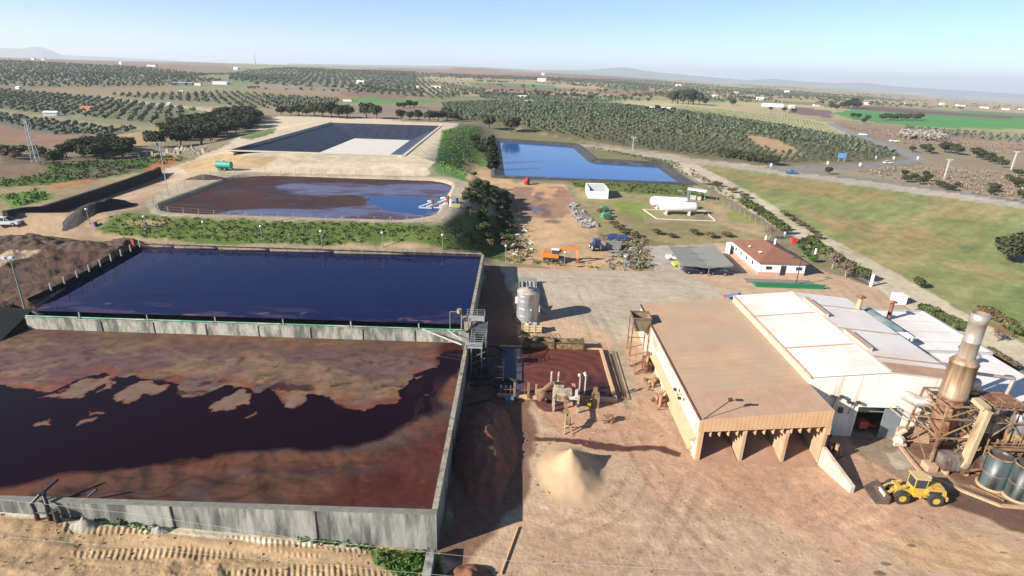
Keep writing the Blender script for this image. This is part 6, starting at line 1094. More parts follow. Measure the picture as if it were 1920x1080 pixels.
def pylon(name,label,px,py,h,mt,arms=1,w=.16,two=False):
    p=on(px,py); t=thing(name,label,'power pole',tuple(p)); m=MB()
    if two:
        for a,b in (((-1,-1),(1,-1)),((1,-1),(1,1)),((1,1),(-1,1)),((-1,1),(-1,-1))):
            m.bar(p+[a[0]*.9,a[1]*.9,-.3],p+[a[0]*.3,a[1]*.3,h],w)
            for i in range(6): s=i/6;e=(i+1)/6; f=lambda c,u:p+np.array([c[0]*(.9-.6*u),c[1]*(.9-.6*u),h*u]); m.bar(f(a,s),f(b,e),w*.6)
    else: m.bar(p-[0,0,.3],p+[0,0,h],w)
    obj('mast',m,mt,t); m=MB()
    for i in range(arms): m.bar(p+[-1.6,0,h-.2-i*1.2],p+[1.6,0,h-.2-i*1.2],w*.8); m.bar(p+[-1.6,0,h-.2-i*1.2],p+[0,0,h-1.4-i],w*.5); m.bar(p+[1.6,0,h-.2-i*1.2],p+[0,0,h-1.4-i],w*.5)
    obj('cross_arm',m,mt,t); m=MB(); [m.cyl(p+[x,0,h-.2],p+[x,0,h+.4],.12,n=6) for x in(-1.5,0,1.5)]; obj('insulator',m,glass,t)
grp=M('pylon_grey',G(176,184,186),var=.1)
pylon('power_pylon','lattice power pylon with two arms at the left edge of the valley',68,304,14.5,grp,2,.16,True)
pylon('power_pole','pale concrete power pole with a crossarm in the brown scrub',1770,336,8.5,M('conc_pole',G(206,202,190),var=.1),1,.45)
pylon('power_pole','slanting pale power pole at the right edge among dark trees',1896,318,9,M('conc_pole2',G(210,204,190),var=.1),1,.5)
pylon('power_pole','thin grey pole beside the reservoir track',1186,282,7,grp,1,.5)
pylon('power_pole','thin steel pole at the left bend of the dirt road by the upper lagoon',316,368,13,grp,1,.14)
p=on(1577,303); t=thing('road_sign','blue direction sign beside the slip road','road sign',tuple(p)); m=MB(); m.box(p[0]-2,p[0]+2,p[1],p[1]+.15,p[2]+1.6,p[2]+4.2); obj('sign_panel',m,M('sign_blue',G(110,170,220),var=.15,ns=1),t); m=MB(); [m.bar(p+[x,.1,-.2],p+[x,.1,2],.2) for x in(-1.4,1.4)]; obj('post',m,grp,t)
for k,(px,py) in enumerate(((1445,314),(1551,310),(1641,300),(1675,300),(1612,313),(1720,300))):
    p=on(px,py); m=MB(); m.box(p[0]-.5,p[0]+.5,p[1],p[1]+.15,p[2]+.6,p[2]+1.9); m.bar(p,p+[0,0,.8],.15); tag(obj('small_sign',m,white),('white roadside marker at the foot of the dark bushes','white roadside marker left of the blue sign','white roadside marker in the middle of the bend','white roadside marker at the tip of the grove','white roadside marker between slip road and scrub','white roadside marker where the roads join')[k],'road marker')
# tall tower on the horizon
d=ray(478,116); t_=6000/d[1]; p=CAM+d*t_; t=thing('lattice_tower','slender pale tower standing on the horizon left of centre','tower',tuple(p)); m=MB(); 
zg=float(terr(p[0],p[1])); m.cyl((p[0],p[1],zg-5),(p[0],p[1],p[2]+62),9,3.5,n=8); obj('shaft',m,M('tower_pale',G(215,215,215),var=.1),t); m=MB(); m.cyl((p[0],p[1],p[2]+62),(p[0],p[1],p[2]+78),7,5,n=8); obj('head',m,white,t)
# floating aerators
t=thing('floating_aerator','white aerator floats with sloping arms, the larger pair at the lagoon right end','aerator',(0,0,0)); aw=M('aerator_white',G(236,238,240),rough=.35,var=.08); ar=M('aerator_red',G(160,84,80),var=.1)
m=MB(); m.bar((-2.7,-1,.25),(2.2,1.4,1.9),.7,.5); m.bar((.2,-.9,.4),(2.6,-.3,1.2),.7,.5); obj('arm',m,aw,t); m=MB(); m.cyl((.6,2.2,1.6),(2.1,2.2,1.8),.55); m.box(2.1,2.7,.6,2.8,.8,2.8); obj('motor',m,ar,t); m=MB(); m.cyl((.2,2.2,1.9),(1.6,2.4,2.0),.5); m.box(-2.5,2.5,-1.4,-.8,-.1,.25); obj('float',m,aw,t)
p=at(823,388,Z3); t.location=tuple(p); 
t2=copy_tree(t,loc=tuple(at(799,389,Z3)),label='white aerator float with one sloping arm, the smaller one farther out on the lagoon'); t2.scale=(.6,.6,.6); t.scale=(.85,.85,.85)
t=thing('pump_station','small blue and yellow pump at the right end of the upper lagoon','pump',tuple(on(855,386))); q=on(855,388); m=MB(); m.box(q[0]-1,q[0]+1,q[1]-.6,q[1]+.6,q[2],q[2]+.9); obj('base',m,M('yel_g',G(190,190,120),var=.2),t); m=MB(); m.cyl(q+[.2,0,.9],q+[.2,0,2.2],.4); obj('motor',m,bl_,t); m=MB(); m.box(q[0]-1.6,q[0]-1,q[1]-.2,q[1]+.2,q[2],q[2]+1.8); obj('cabinet',m,white,t)
# pipes at the front wall
bkp=M('black_pipe',(.02,.022,.03),rough=.4,var=.2)
t=thing('siphon_pipes','pair of black bent pipes climbing over the front wall','siphon',(-41.8,39.0,2.6)); w0=at(58,965,3.0); w0=np.array([-41.6,38.9,2.4])
X_=on(63,968); bx=float(X_[0])+1.0
m=MB(); m.tube([(bx-.35,38.8,2.0),(bx-.35,38.8,3.6),(bx-.55,38.9,4.2),(bx-.1,39.4,4.7),(bx+.55,40.8,5.25)],.14); obj('left_pipe',m,bkp,t)
m=MB(); m.tube([(bx+.75,38.8,2.0),(bx+.75,38.8,3.7),(bx+.75,38.9,4.2),(bx+.3,39.3,4.7),(bx+.2,39.6,4.75)],.16); m.tube([(bx-.6,38.75,3.35),(bx+1.1,38.75,3.35)],.06); obj('right_pipe',m,bkp,t)
m=MB(); m.cyl((bx-.35,38.8,2.1),(bx-.35,38.8,3.0),.19); m.cyl((bx+.75,38.8,2.1),(bx+.75,38.8,3.0),.19); obj('rusty_sleeve',m,M('red_sleeve',G(110,60,52),var=.3),t)
q=on(118,972); m=MB(); m.cyl((q[0],38.7,q[2]-.3),(q[0],38.7,q[2]+1.3),.22,n=14); m.cyl((q[0],38.7,q[2]+1.3),(q[0],38.7,q[2]+1.36),.27,n=14); tag(obj('stub_pipe',m,M('stub_grey',G(92,84,90)*.7,var=.2)),'short upright dark pipe stub in front of the wall beside the siphon','pipe')
q=at(165,931,4.2); m=MB(); m.tube([q,at(181,918,4.9)],.11); tag(obj('leaning_pipe',m,bkp),'short black pipe leaning over the front wall onto the lagoon','pipe')
for k,pts in enumerate((((-60,930),(240,962),(560,1010),(960,1052),(1420,1075),(1900,1110)),((-60,1000),(300,1032),(640,1062),(960,1090)))):
    m=MB(); m.tube([at(a,b,14) for a,b in pts],.007,n=5); tag(obj('overhead_cable',m,M('cable_grey%d'%k,G(210,210,205),var=.05)),('thin pale overhead cable crossing the bottom of the view, the longer one','thin pale overhead cable low over the sand track, the shorter one')[k],'cable')
m=MB(); p=on(940,1078);q=on(972,990); m.tube([p+[0,0,.1],q+[0,0,.1]],.09); tag(obj('ground_pipe',m,M('tan_pole',G(220,176,130),var=.15)),'long tan pole lying on the yard at the bottom edge','pole')
q=at(830,1060,0); m=MB(); m.box(-6.6,-5.9,30,38.4,-.3,1.3); tag(obj('low_wall',m,conc),'short low concrete wall running down from the lagoon corner at the bottom edge','wall')
q=on(180,424); m=MB(); m.cyl(q,q+[0,0,.9],.35); tag(obj('blue_drum',m,bl_),'small blue drum at the foot of the leftmost lamp','drum')
q=on(251,461); m=MB(); m.box(q[0]-.25,q[0]+.25,q[1]-.2,q[1]+.2,q[2],q[2]+1.3); m.cyl(q+[0,0,1.3],q+[0,0,1.6],.22); tag(obj('valve_post',m,M('valve_red',G(200,84,60),var=.2)),'small red-orange valve post at the far left lagoon corner','valve')
# ================================================================ vegetation
def LM(name,col,var=.45,ns=.9,rough=.8):
    m=M(name,col,rough=rough,var=var,ns=ns,spec=.2)
    t=m.node_tree; b=t.nodes['Principled BSDF']; oi=t.nodes.new('ShaderNodeObjectInfo'); mr=t.nodes.new('ShaderNodeMapRange'); mr.inputs[3].default_value=.78; mr.inputs[4].default_value=1.25; t.links.new(oi.outputs['Random'],mr.inputs[0])
    lk=b.inputs['Base Color'].links[0].from_socket; v=t.nodes.new('ShaderNodeVectorMath'); v.operation='SCALE'; t.links.new(lk,v.inputs[0]); t.links.new(mr.outputs[0],v.inputs['Scale']); t.links.new(v.outputs[0],b.inputs['Base Color']); return m
oakm=LM('oak_leaf',G(92,98,66)*.7); olvm=LM('olive_leaf',G(112,126,100)*.8); bushm=LM('bush_leaf',G(110,120,72)*.75); brm=LM('dry_shrub',G(140,126,92)*.75); gbm=LM('bright_bush',G(92,132,52)*.8); barem=LM('bare_twigs',G(160,128,118)*.8); cyp=LM('cypress_leaf',G(66,78,48)*.55); eucm=LM('eucalypt_leaf',G(96,108,84)*.65)
trunkm=M('bark',G(120,100,80)*.7,var=.3,ns=4); ptrunk=M('pale_bark',G(196,180,156)*.8,var=.2,ns=4)
def leafcloud(lobes,n,s,seed,flat=.0):
    """n small leaf-sprig quads through the volume of ellipsoid lobes"""
    g=np.random.default_rng(seed); L=np.array(lobes,float); w=L[:,3]*L[:,4]*L[:,5]; w=w**.7; k=g.choice(len(L),n,p=w/w.sum())
    d=g.normal(size=(n,3)); d/=np.linalg.norm(d,axis=1)[:,None]; r=g.random(n)**.28
    r=r*(.78+.4*g.random(n)); c=L[k,:3]+d*L[k,3:6]*r[:,None]
    nn=d*.7+g.normal(size=(n,3))*.6; nn[:,2]+=.25; nn/=np.linalg.norm(nn,axis=1)[:,None]
    a=np.cross(nn,g.normal(size=(n,3))); a/=np.linalg.norm(a,axis=1)[:,None]; b=np.cross(nn,a)
    sz=s*(.55+.9*g.random(n))[:,None]; a=a*sz; b=b*sz*.7
    V=np.stack([c-a-b*.4,c+a*.3-b,c+a+b*.5,c-a*.4+b],1).reshape(-1,3); F=[(4*i,4*i+1,4*i+2,4*i+3) for i in range(n)]
    return MB().add(V,F)
def lobes_round(h,r,seed,n=7,base=.25):
    g=random.Random(seed); L=[(0,0,h*.62,r*.72,r*.72,h*.32)]
    for i in range(n):
        a=g.random()*6.28; q=g.uniform(.35,.62)*r; L.append((q*math.cos(a),q*math.sin(a),h*g.uniform(base+.2,.8),r*g.uniform(.3,.5),r*g.uniform(.3,.5),h*g.uniform(.14,.24)))
    return L
def tree_proto(name,label,cat,h,r,mat,seed,n=900,s=.28,trunk=True,lobes=None,tm=None,limbs=4):
    t=thing(name,label,cat,(0,0,0)); obj('crown',leafcloud(lobes or lobes_round(h,r,seed),n,s,seed),mat,t)
    if trunk:
        m=MB(); m.cyl((0,0,-.4),(.1*r,0,h*.42),h*.045,h*.028,n=8); g=random.Random(seed)
        for i in range(limbs): a=6.28*i/limbs+g.random(); m.cyl((.08*r,0,h*.35),(r*.5*math.cos(a),r*.5*math.sin(a),h*.66),h*.02,h*.008,n=6)
        obj('trunk',m,tm or trunkm,t)
    return t
PR={}
def protos(key,name,cat,mat,k,h,r,**kw):
    PR[key]=[[None,name,cat,mat,h,r,kw,i] for i in range(k)]
USED={}
def plant(key,x,y,h,label,group=None,z=None,wide=1.,rs=None):
    """stand one tree of a kind at a place; the first of a kind is the source, later ones are copies"""
    rs=rs or random; e=rs.choice(PR[key]); z=float(terr(x,y)) if z is None else z; hh=e[4]
    if e[0] is None: e[0]=tree_proto(e[1],label,e[2],e[4],e[5],e[3],100+e[7]*7+hash(len(key))%5,**e[6]); o=e[0]
    else: o=copy_tree(e[0],label=label)
    o.location=(x,y,z); o.rotation_euler=(0,0,rs.random()*6.28); s=h/hh; o.scale=(s*wide,s*wide,s); o['label']=label
    if group: o['group']=group
    return o
protos('oak','holm_oak','tree',oakm,4,6,3.4,n=1100,s=.34)
protos('bush','roadside_bush','bush',bushm,4,3,1.9,n=650,s=.24,trunk=False)
protos('olive','olive_tree','olive tree',olvm,4,3.2,1.75,n=260,s=.34,trunk=True,limbs=2)
protos('dry','dry_bush','bush',brm,3,3,1.9,n=520,s=.22,trunk=False)
protos('green','green_bush','bush',gbm,3,3,1.9,n=600,s=.24,trunk=False)
protos('cyp','cypress','tree',cyp,2,6,1.1,n=700,s=.24,lobes=[(0,0,1.4,1.0,1.0,1.4),(0,0,3.2,.85,.85,1.6),(0,0,4.9,.5,.5,1.2)],limbs=2)
protos('euc','tall_tree','tree',eucm,3,14,5,n=900,s=.7)
protos('bare','bare_tree','tree',barem,2,5,2.6,n=420,s=.16,tm=ptrunk,limbs=6)
R1=random.Random(21)
def inpx(poly,n,rs,dmin=0.):
    W=np.array([on(*p)[:2] for p in poly]); out=[]; k=0
    while len(out)<n and k<n*200:
        k+=1; x=rs.uniform(W[:,0].min(),W[:,0].max()); y=rs.uniform(W[:,1].min(),W[:,1].max())
        if inpoly(np.array([x]),np.array([y]),W)[0] and all((x-a)**2+(y-b)**2>dmin*dmin for a,b in out): out.append((x,y))
    return out
def pxm(px,py): # metres per pixel at a ground spot
    p=on(px,py); return float((p-CAM)@FW)/F,p
for x,y in inpx([(300,262),(330,240),(400,222),(470,212),(490,226),(470,242),(400,262),(380,272),(270,277)],64,R1,6): plant('oak',x,y,R1.uniform(5.5,8.5),'dark holm oak in the dense wood running down left of the lined basin','holm oaks in the wood left of the basin',wide=1.35,rs=R1)
for x,y in inpx([(118,300),(240,297),(245,280),(190,275),(120,290)],22,R1,4): plant('oak',x,y,R1.uniform(4.5,7),'low dark oak in the thicket between the pylon and the green bank','oaks in the thicket by the green bank',wide=1.2,rs=R1)
for x,y in inpx([(0,300),(80,300),(80,292),(0,290)],8,R1,5): plant('dry',x,y,R1.uniform(3,5),'grey-brown bush at the left edge below the pylon','bushes below the pylon',wide=1.3,rs=R1)
def at_px(key,px,py,hpx,label,group=None,wide=1.,rs=R1):
    k,p=pxm(px,py); return plant(key,p[0],p[1],hpx*k*1.0,label,group,z=float(p[2]),wide=wide,rs=rs)
at_px('oak',104,310,31,'lone oak leaning on the green bank beside the lattice pylon')
for k,(px,py,h) in enumerate(((528,216,18),(545,217,18),(560,217,22),(575,218,18),(590,219,28),(605,220,27),(620,221,30),(637,222,24),(652,222,26))): at_px('oak',px,py,h,'dark tree in the clump standing on the far rim of the lined basin','dark trees on the far rim of the basin',wide=1.1)
at_px('oak',688,222,30,'big dark tree standing alone behind the lined basin'); at_px('oak',706,223,27,'dark tree just right of the big lone tree behind the basin')
for px,py,h in ((752,225,20),(768,226,18),(784,226,20)): at_px('oak',px,py,h,'dark tree in the clump behind the right corner of the basin','clump behind the right corner of the basin')
for px,py,h in ((748,203,11),(757,203,11),(768,202,14),(776,202,12)): at_px('oak',px,py,h,'small dark tree in the bare field behind the basin','small trees in the bare field',wide=1.3)
for px,py,h in ((806,228,22),(822,227,20),(838,226,24),(850,228,20)): at_px('oak',px,py,h,'dark tree where the olive grove meets the basin track','dark trees where the grove meets the track',wide=1.2)
at_px('oak',917,241,26,'broad holm oak at the grove edge, the left one of two',wide=1.15); at_px('oak',957,248,30,'broad holm oak at the grove edge, the right one of two',wide=1.15)
for px,py,h in ((890,272,22),(897,284,22),(905,292,24),(913,282,26)): at_px('oak',px,py,h,'dark tree in the clump left of the reservoir','dark trees left of the reservoir')
for px,py,h in ((921,304,50),(925,318,46)): at_px('cyp',px,py,h,'tall dark narrow tree beside the reservoir corner','narrow trees at the reservoir corner',wide=1.6)
HG='bushes on the slope below the upper lagoon'
for x,y in inpx([(880,345),(915,350),(952,372),(958,400),(956,470),(925,475),(880,420),(866,388)],74,R1,1.3):
    z=float(terr(x,y)); pyy=R1.random(); key='dry' if (y<140 and x>-9 and R1.random()<.5) or R1.random()<.15 else ('green' if R1.random()<.35 and y<135 else 'bush')
    plant(key,x,y,R1.uniform(1.3,2.5),{'dry':'brown bush on the slope below the upper lagoon','green':'bright green bush on the slope below the upper lagoon','bush':'dark green bush on the slope below the upper lagoon'}[key],HG+' ('+key+')',rs=R1)
for x,y in inpx([(895,250),(925,250),(940,300),(915,330),(885,330),(905,300)],10,R1,2): plant('green',x,y,R1.uniform(1.2,2.2),'low green shrub beside the track left of the reservoir','low shrubs left of the reservoir',rs=R1)
HL=[(1392,388),(1400,392),(1410,398),(1419,404),(1428,410),(1436,416),(1444,422),(1452,428),(1460,434),(1468,440)]
for px,py in HL: at_px('bush',px,py,20,'rounded grey-green hedge bush in the row beside the gravel road near the gas tanks','hedge row near the gas tanks',wide=.95)
HL=[(1520,470),(1532,476),(1544,484),(1556,494),(1568,500),(1580,508),(1592,514),(1604,520),(1616,526)]
for px,py in HL: at_px('bush',px,py,R1.uniform(22,30),'olive-green hedge bush in the row behind the entrance railing','hedge row behind the railing',wide=.95)
for px,py in ((1500,470),(1512,482),(1524,492)): at_px('green',px,py,15,'small garden shrub between the office and the gravel road','garden shrubs by the office')
for px,py in ((1733,592),(1746,598),(1758,604),(1770,610),(1782,616),(1794,622),(1806,626)): at_px('bush',px,py,24,'grey-green bush in the clump at the outer side of the low white hall','bush clump beside the low hall',wide=1.1)
for px,py in ((1846,596),(1858,602),(1870,608),(1882,616),(1894,622),(1904,630)): at_px('dry' if px%4 else 'bush',px,py,24,'brownish bush along the far side of the gravel road right of the chimney','roadside bushes right of the chimney',wide=1.3)
for px,py in ((1852,668),(1866,676),(1880,684),(1896,694)): at_px('dry',px,py,20,'dry bush on the near side of the gravel road right of the chimney','dry bushes right of the chimney',wide=1.2)
for px,py,h in ((1560,503,36),(1585,520,34),(1442,448,26),(1380,360,12),(1868,640,30)): at_px('bare',px,py,h,{1560:'bare pale-trunked tree left of the entrance',1585:'bare pale tree beside the left end of the railing',1442:'bare tree behind the office',1380:'small bare tree by the meadow track',1868:'sparse bare tree beside the road right of the chimney'}[px])
at_px('oak',1897,492,56,'broad round oak standing alone in the meadow at the right edge',wide=1.25); at_px('bush',1722,541,22,'lone dark bush at the meadow edge beside the gravel road')
for px,py in ((1345,350),(1372,362),(1470,405),(1485,415),(1500,424),(1518,436),(1532,448),(1395,372)): at_px('dry',px,py,11,'low dry shrub on the meadow side of the gravel road','dry shrubs along the meadow side',wide=1.6)
for px,py in ((1150,425),(1160,432),(1172,440),(1190,446),(1230,440),(1260,446),(1300,440),(1330,446),(1360,444),(1138,412),(1128,402)): at_px('dry',px,py,R1.uniform(8,13),'low weedy bush between the scrap yard and the gas tanks','weedy bushes between scrap yard and gas tanks',wide=1.8)
for px in range(1352,1462,10): at_px('oak',px,290+(px-1352)*.16+4,18,'dark bushy tree at the lower edge of the big olive grove','dark bushes at the lower edge of the grove',wide=1.2)
at_px('oak',1552,327,15,'lone round bush beside the grey road')
for px,py,h in ((1700,342,16),(1713,338,14),(1725,346,16),(1738,340,15),(1695,330,12),(1760,352,14),(1772,356,13),(1784,358,13),(1795,352,12),(1735,332,12),(1862,360,18),(1858,366,14),(1905,352,20),(1915,372,16),(1890,340,14),(1908,330,14),(1830,296,20),(1842,300,18),(1855,304,18),(1868,308,16),(1880,314,16),(1770,286,22),(1783,288,20),(1795,290,18),(1733,285,16),(1742,288,14),(1710,285,12)): at_px('oak',px,py,h,'dark evergreen in the brown scrub right of the grey road','evergreens in the brown scrub',wide=1.2)
for px,py,h in ((1260,194,24),(1270,194,26),(1280,195,28),(1290,196,30),(1300,196,28),(1311,197,24),(1322,198,16)): at_px('euc',px,py,h,'tall grey-green tree in the group beyond the vineyard','tall trees beyond the vineyard')
for px,py,h in ((1212,208,9),(1232,209,12),(1246,210,9),(1262,210,9),(1374,198,12),(1445,208,8),(1470,210,9),(1487,212,9)): at_px('oak',px,py,h,'small dark tree among the white sheds beyond the vineyard','trees among the white sheds',wide=1.2)
for px,py,h in ((1558,204,12),(1568,206,11),(1580,204,14),(1590,203,16),(1600,202,18),(1606,204,14)): at_px('oak',px,py,h,'dark tree at the corner of the bright green field','trees at the corner of the green field',wide=1.2)
for px in range(1655,1732,7): at_px('oak',px,224+(px%3),12,'dark tree in the strip inside the bright green field','tree strip in the green field',wide=1.2)
for px,py in ((1598,222),(1608,223),(1618,232),(1625,226)): at_px('oak',px,py,11,'dark tree left of the green field strip','trees left of the strip')
# ground-hugging scrub, weeds and verge growth
def scatter(name,polys,dens,h,s,mat,seed,label,cat=None,lift=0,per=9,cap=2500):
    g=random.Random(seed); pts=[]
    for P in polys:
        W=np.array([on(*p)[:2] for p in P]); A=.5*abs(sum(W[i-1][0]*W[i][1]-W[i][0]*W[i-1][1] for i in range(len(W)))); pts+=inpx(P,int(min(A*dens,cap)),g)
    pts=np.array(pts); z=terr(pts[:,0],pts[:,1]); q=np.random.default_rng(seed); n=len(pts)*per
    c=np.repeat(np.c_[pts,z],per,0); hh=np.repeat(h*(.5+q.random(len(pts))),per); 
    c[:,0]+=q.normal(size=n)*hh*.45; c[:,1]+=q.normal(size=n)*hh*.45; c[:,2]+=q.random(n)**.8*hh
    d=q.normal(size=(n,3)); d[:,2]=abs(d[:,2])+.4; d/=np.linalg.norm(d,axis=1)[:,None]; a=np.cross(d,q.normal(size=(n,3))); a/=np.linalg.norm(a,axis=1)[:,None]; b=np.cross(d,a)
    sz=s*(.5+q.random(n))[:,None]; a*=sz;b*=sz*.6; V=np.stack([c-a-b*.4,c+a*.3-b,c+a+b*.5,c-a*.4+b],1).reshape(-1,3)
    me=bpy.data.meshes.new(name); me.vertices.add(len(V)); me.vertices.foreach_set('co',V.reshape(-1)); me.loops.add(len(V)); me.loops.foreach_set('vertex_index',np.arange(len(V),dtype=np.int32)); me.polygons.add(n); me.polygons.foreach_set('loop_start',np.arange(0,4*n,4,dtype=np.int32)); me.update(calc_edges=True)
    o=bpy.data.objects.new(name,me); COL.objects.link(o); me.materials.append(mat); return tag(o,label,cat or 'scrub',kind='stuff')
scatter('embankment_scrub',[[(220,425),(300,420),(500,425),(700,432),(850,440),(900,465),(840,466),(600,458),(400,450),(240,440)]],.9,.7,.16,LM('lilac_scrub',G(150,140,128)*.8),1,'grey-lilac scrub covering the embankment')
scatter('embankment_grass',[[(190,432),(240,402),(300,408),(500,416),(830,426),(900,440),(905,475),(600,462),(240,444)]],1.6,.38,.14,LM('bank_green',G(84,104,48)*.8),2,'rough green growth on the embankment')
scatter('bank_growth',[[(75,308),(300,294),(345,296),(330,305),(200,331),(90,345),(0,352),(0,340),(100,322)],[(5,367),(85,356),(92,372),(20,390)]],.3,.9,.3,LM('bank_green2',G(86,112,50)*.8),3,'rough green growth on the left valley bank')
scatter('grass_slope_growth',[[(832,246),(905,238),(893,275),(884,330),(830,322),(820,318)]],.3,.35,.25,LM('slope_green',G(128,156,86)*.9),4,'rough grass on the slope right of the basin')
scatter('weeds',[[(695,1034),(826,1040),(828,1100),(760,1086),(705,1058)],[(520,1004),(700,1026),(700,1032),(600,1020)],[(125,968),(160,975),(300,990),(280,996),(130,975)]],7,.28,.14,LM('weed_green',G(84,132,58)*.8),5,'leafy green weeds at the foot of the front wall')
scatter('yard_weeds',[[(1126,442),(1210,448),(1225,505),(1190,508)],[(950,484),(1100,500),(1200,506),(1200,509),(950,492)],[(945,400),(975,420),(1000,480),(950,488)]],1.0,.5,.22,LM('dry_weed',G(150,142,104)*.8),6,'dry weeds and litter round the scrap yard')
scatter('purple_scrub',[[(1570,236),(1700,246),(1740,268),(1730,282),(1650,256)],[(1600,322),(1740,312),(1920,330),(1920,380),(1740,350)],[(1740,262),(1920,272),(1920,290),(1760,284)]],.16,1.3,.28,LM('purple_twig',G(170,148,130)*.95),7,'purple-brown leafless orchard scrub beyond the grey road',cap=4200,per=10)
scatter('pale_thicket',[[(1690,250),(1760,252),(1765,266),(1690,262)]],.3,3,.9,LM('pale_twig',G(190,176,164)*.85),8,'pale leafless thicket behind the purple orchard')
scatter('meadow_scrub',[[(1070,342),(1290,348),(1325,368),(1180,360),(1078,350)]],.4,.5,.25,LM('verge_green',G(112,118,72)*.8),9,'rough growth on the near bank of the reservoir')
scatter('verge_growth',[[(1290,312),(1330,340),(1420,392),(1400,392),(1300,335)],[(1100,275),(1230,305),(1290,330),(1270,305)]],.3,.6,.28,LM('verge2',G(108,112,66)*.8),10,'rough growth along the gravel road verge')
# scrap heaps
def scrap(label,poly,n,mat,seed,h=1.0):
    g=random.Random(seed); m=MB()
    for x,y in inpx(poly,n,g):
        z=float(terr(x,y)); 
        if g.random()<.5: m.bar((x,y,z),(x+g.uniform(-1.6,1.6),y+g.uniform(-1.6,1.6),z+g.random()*h),.12+.2*g.random())
        else: a=g.uniform(.2,.8); m.hexa([(x-a,y-a*.7,z-.1),(x+a,y-a*.6,z-.1),(x+a*.8,y+a*.7,z-.1),(x-a*.7,y+a,z-.1)],[(x-a*.7,y-a*.5,z+h*g.random()),(x+a*.7,y-a*.3,z+h*g.random()),(x+a*.4,y+a*.5,z+h*g.random()),(x-a*.5,y+a*.6,z+h*.6)])
    return tag(obj('scrap_heap',m,mat),label,'scrap',kind='stuff')
scrap('grey rubble and scrap in a long heap left of the ditch by the muddy yard',[(1065,380),(1085,385),(1118,425),(1095,430),(1075,410)],110,M('rubble_mix',G(176,170,164),var=.5,ns=1.5),1)
scrap('mixed dark scrap in the yard corner right of the excavator',[(1140,470),(1180,455),(1222,500),(1150,508),(1135,492)],80,M('scrap_mix',G(150,144,136)*.9,var=.6,ns=1.5),2)
scrap('white and grey litter left of the excavator',[(950,430),(985,420),(1010,470),(960,480)],34,M('litter',G(214,210,204),var=.4,ns=1),3,.5)
scrap('scattered boulders and pale rubble left of the plateau',[(245,292),(300,288),(330,280),(400,286),(380,292),(300,296)],60,M('boulder',G(206,192,172),var=.3,ns=.6),4,2.0)
def clods(name,label,poly,n,smin,smax,mat,seed):
    g=random.Random(seed); m=MB()
    for x,y in inpx(poly,n,g):
        a=smin+(smax-smin)*g.random()**3; z=float(terr(x,y)); q=[(x+a*math.cos(t+g.random())*(.6+.6*g.random()),y+a*math.sin(t+g.random())*(.6+.6*g.random()),z-.05) for t in (0,1.6,3.1,4.7)]
        m.hexa(q,[(x+(v[0]-x)*.5,y+(v[1]-y)*.5,z+a*(.5+.5*g.random())) for v in q])
    return tag(obj(name,m,mat),label,'clods',kind='stuff')
clods('yard_clods','small clods and stones scattered over the works yard',[(1000,500),(1380,560),(1220,620),(1300,870),(1560,950),(1700,1100),(900,1100),(1000,900),(985,800),(1010,640)],420,.03,.14,M('clod_mix',G(150,118,94)*.85,var=.5,ns=1),11)
clods('spilled_lumps','loose lumps spilled round the foot of the sand pile and the shaded heap',[(990,800),(1120,820),(1130,930),(1060,950),(985,930),(950,990),(850,1000),(870,760),(980,760)],260,.04,.2,M('spill_mix',G(176,134,104)*.85,var=.4,ns=1),12)
clods('sand_lumps','broken lumps of dry earth along the sand track below the front wall',[(0,965),(826,1045),(826,1080),(0,1080)],260,.03,.16,M('sand_lump',G(196,164,126)*.85,var=.35,ns=1),13)
m=MB(); 
for k,(px,py) in enumerate(((1150,448),(1168,450))):
    p=on(px,py); t=thing('blue_tarp_bin',('dark blue covered bin in the scrap yard, left one','dark blue covered bin in the scrap yard, right one')[k],'bin',tuple(p)); m=MB(); m.box(p[0]-1.5,p[0]+1.3,p[1]-.9,p[1]+.9,p[2]-.1,p[2]+.9); m.hexa([(p[0]-1.5,p[1]-.9,p[2]+.9),(p[0]+1.3,p[1]-.9,p[2]+.9),(p[0]+1.3,p[1]+.9,p[2]+.9),(p[0]-1.5,p[1]+.9,p[2]+.9)],[(p[0]-1.1,p[1]-.5,p[2]+1.3),(p[0]+1,p[1]-.5,p[2]+1.2),(p[0]+.9,p[1]+.5,p[2]+1.3),(p[0]-1,p[1]+.5,p[2]+1.25)]); obj('body',m,M('tarp_blue%d'%k,G(50,80,140)*.8,var=.3,ns=1.5),t)
p=on(1150,470); t=thing('grey_dumpster','open grey steel bin in the scrap yard','bin',tuple(p)); m=MB(); m.box(p[0]-1.6,p[0]+1.9,p[1]+.9,p[1]+1.9,p[2],p[2]+1.7); m.box(p[0]-1.7,p[0]+2.0,p[1]+.8,p[1]+2.0,p[2]+1.7,p[2]+1.85); obj('body',m,gal,t)
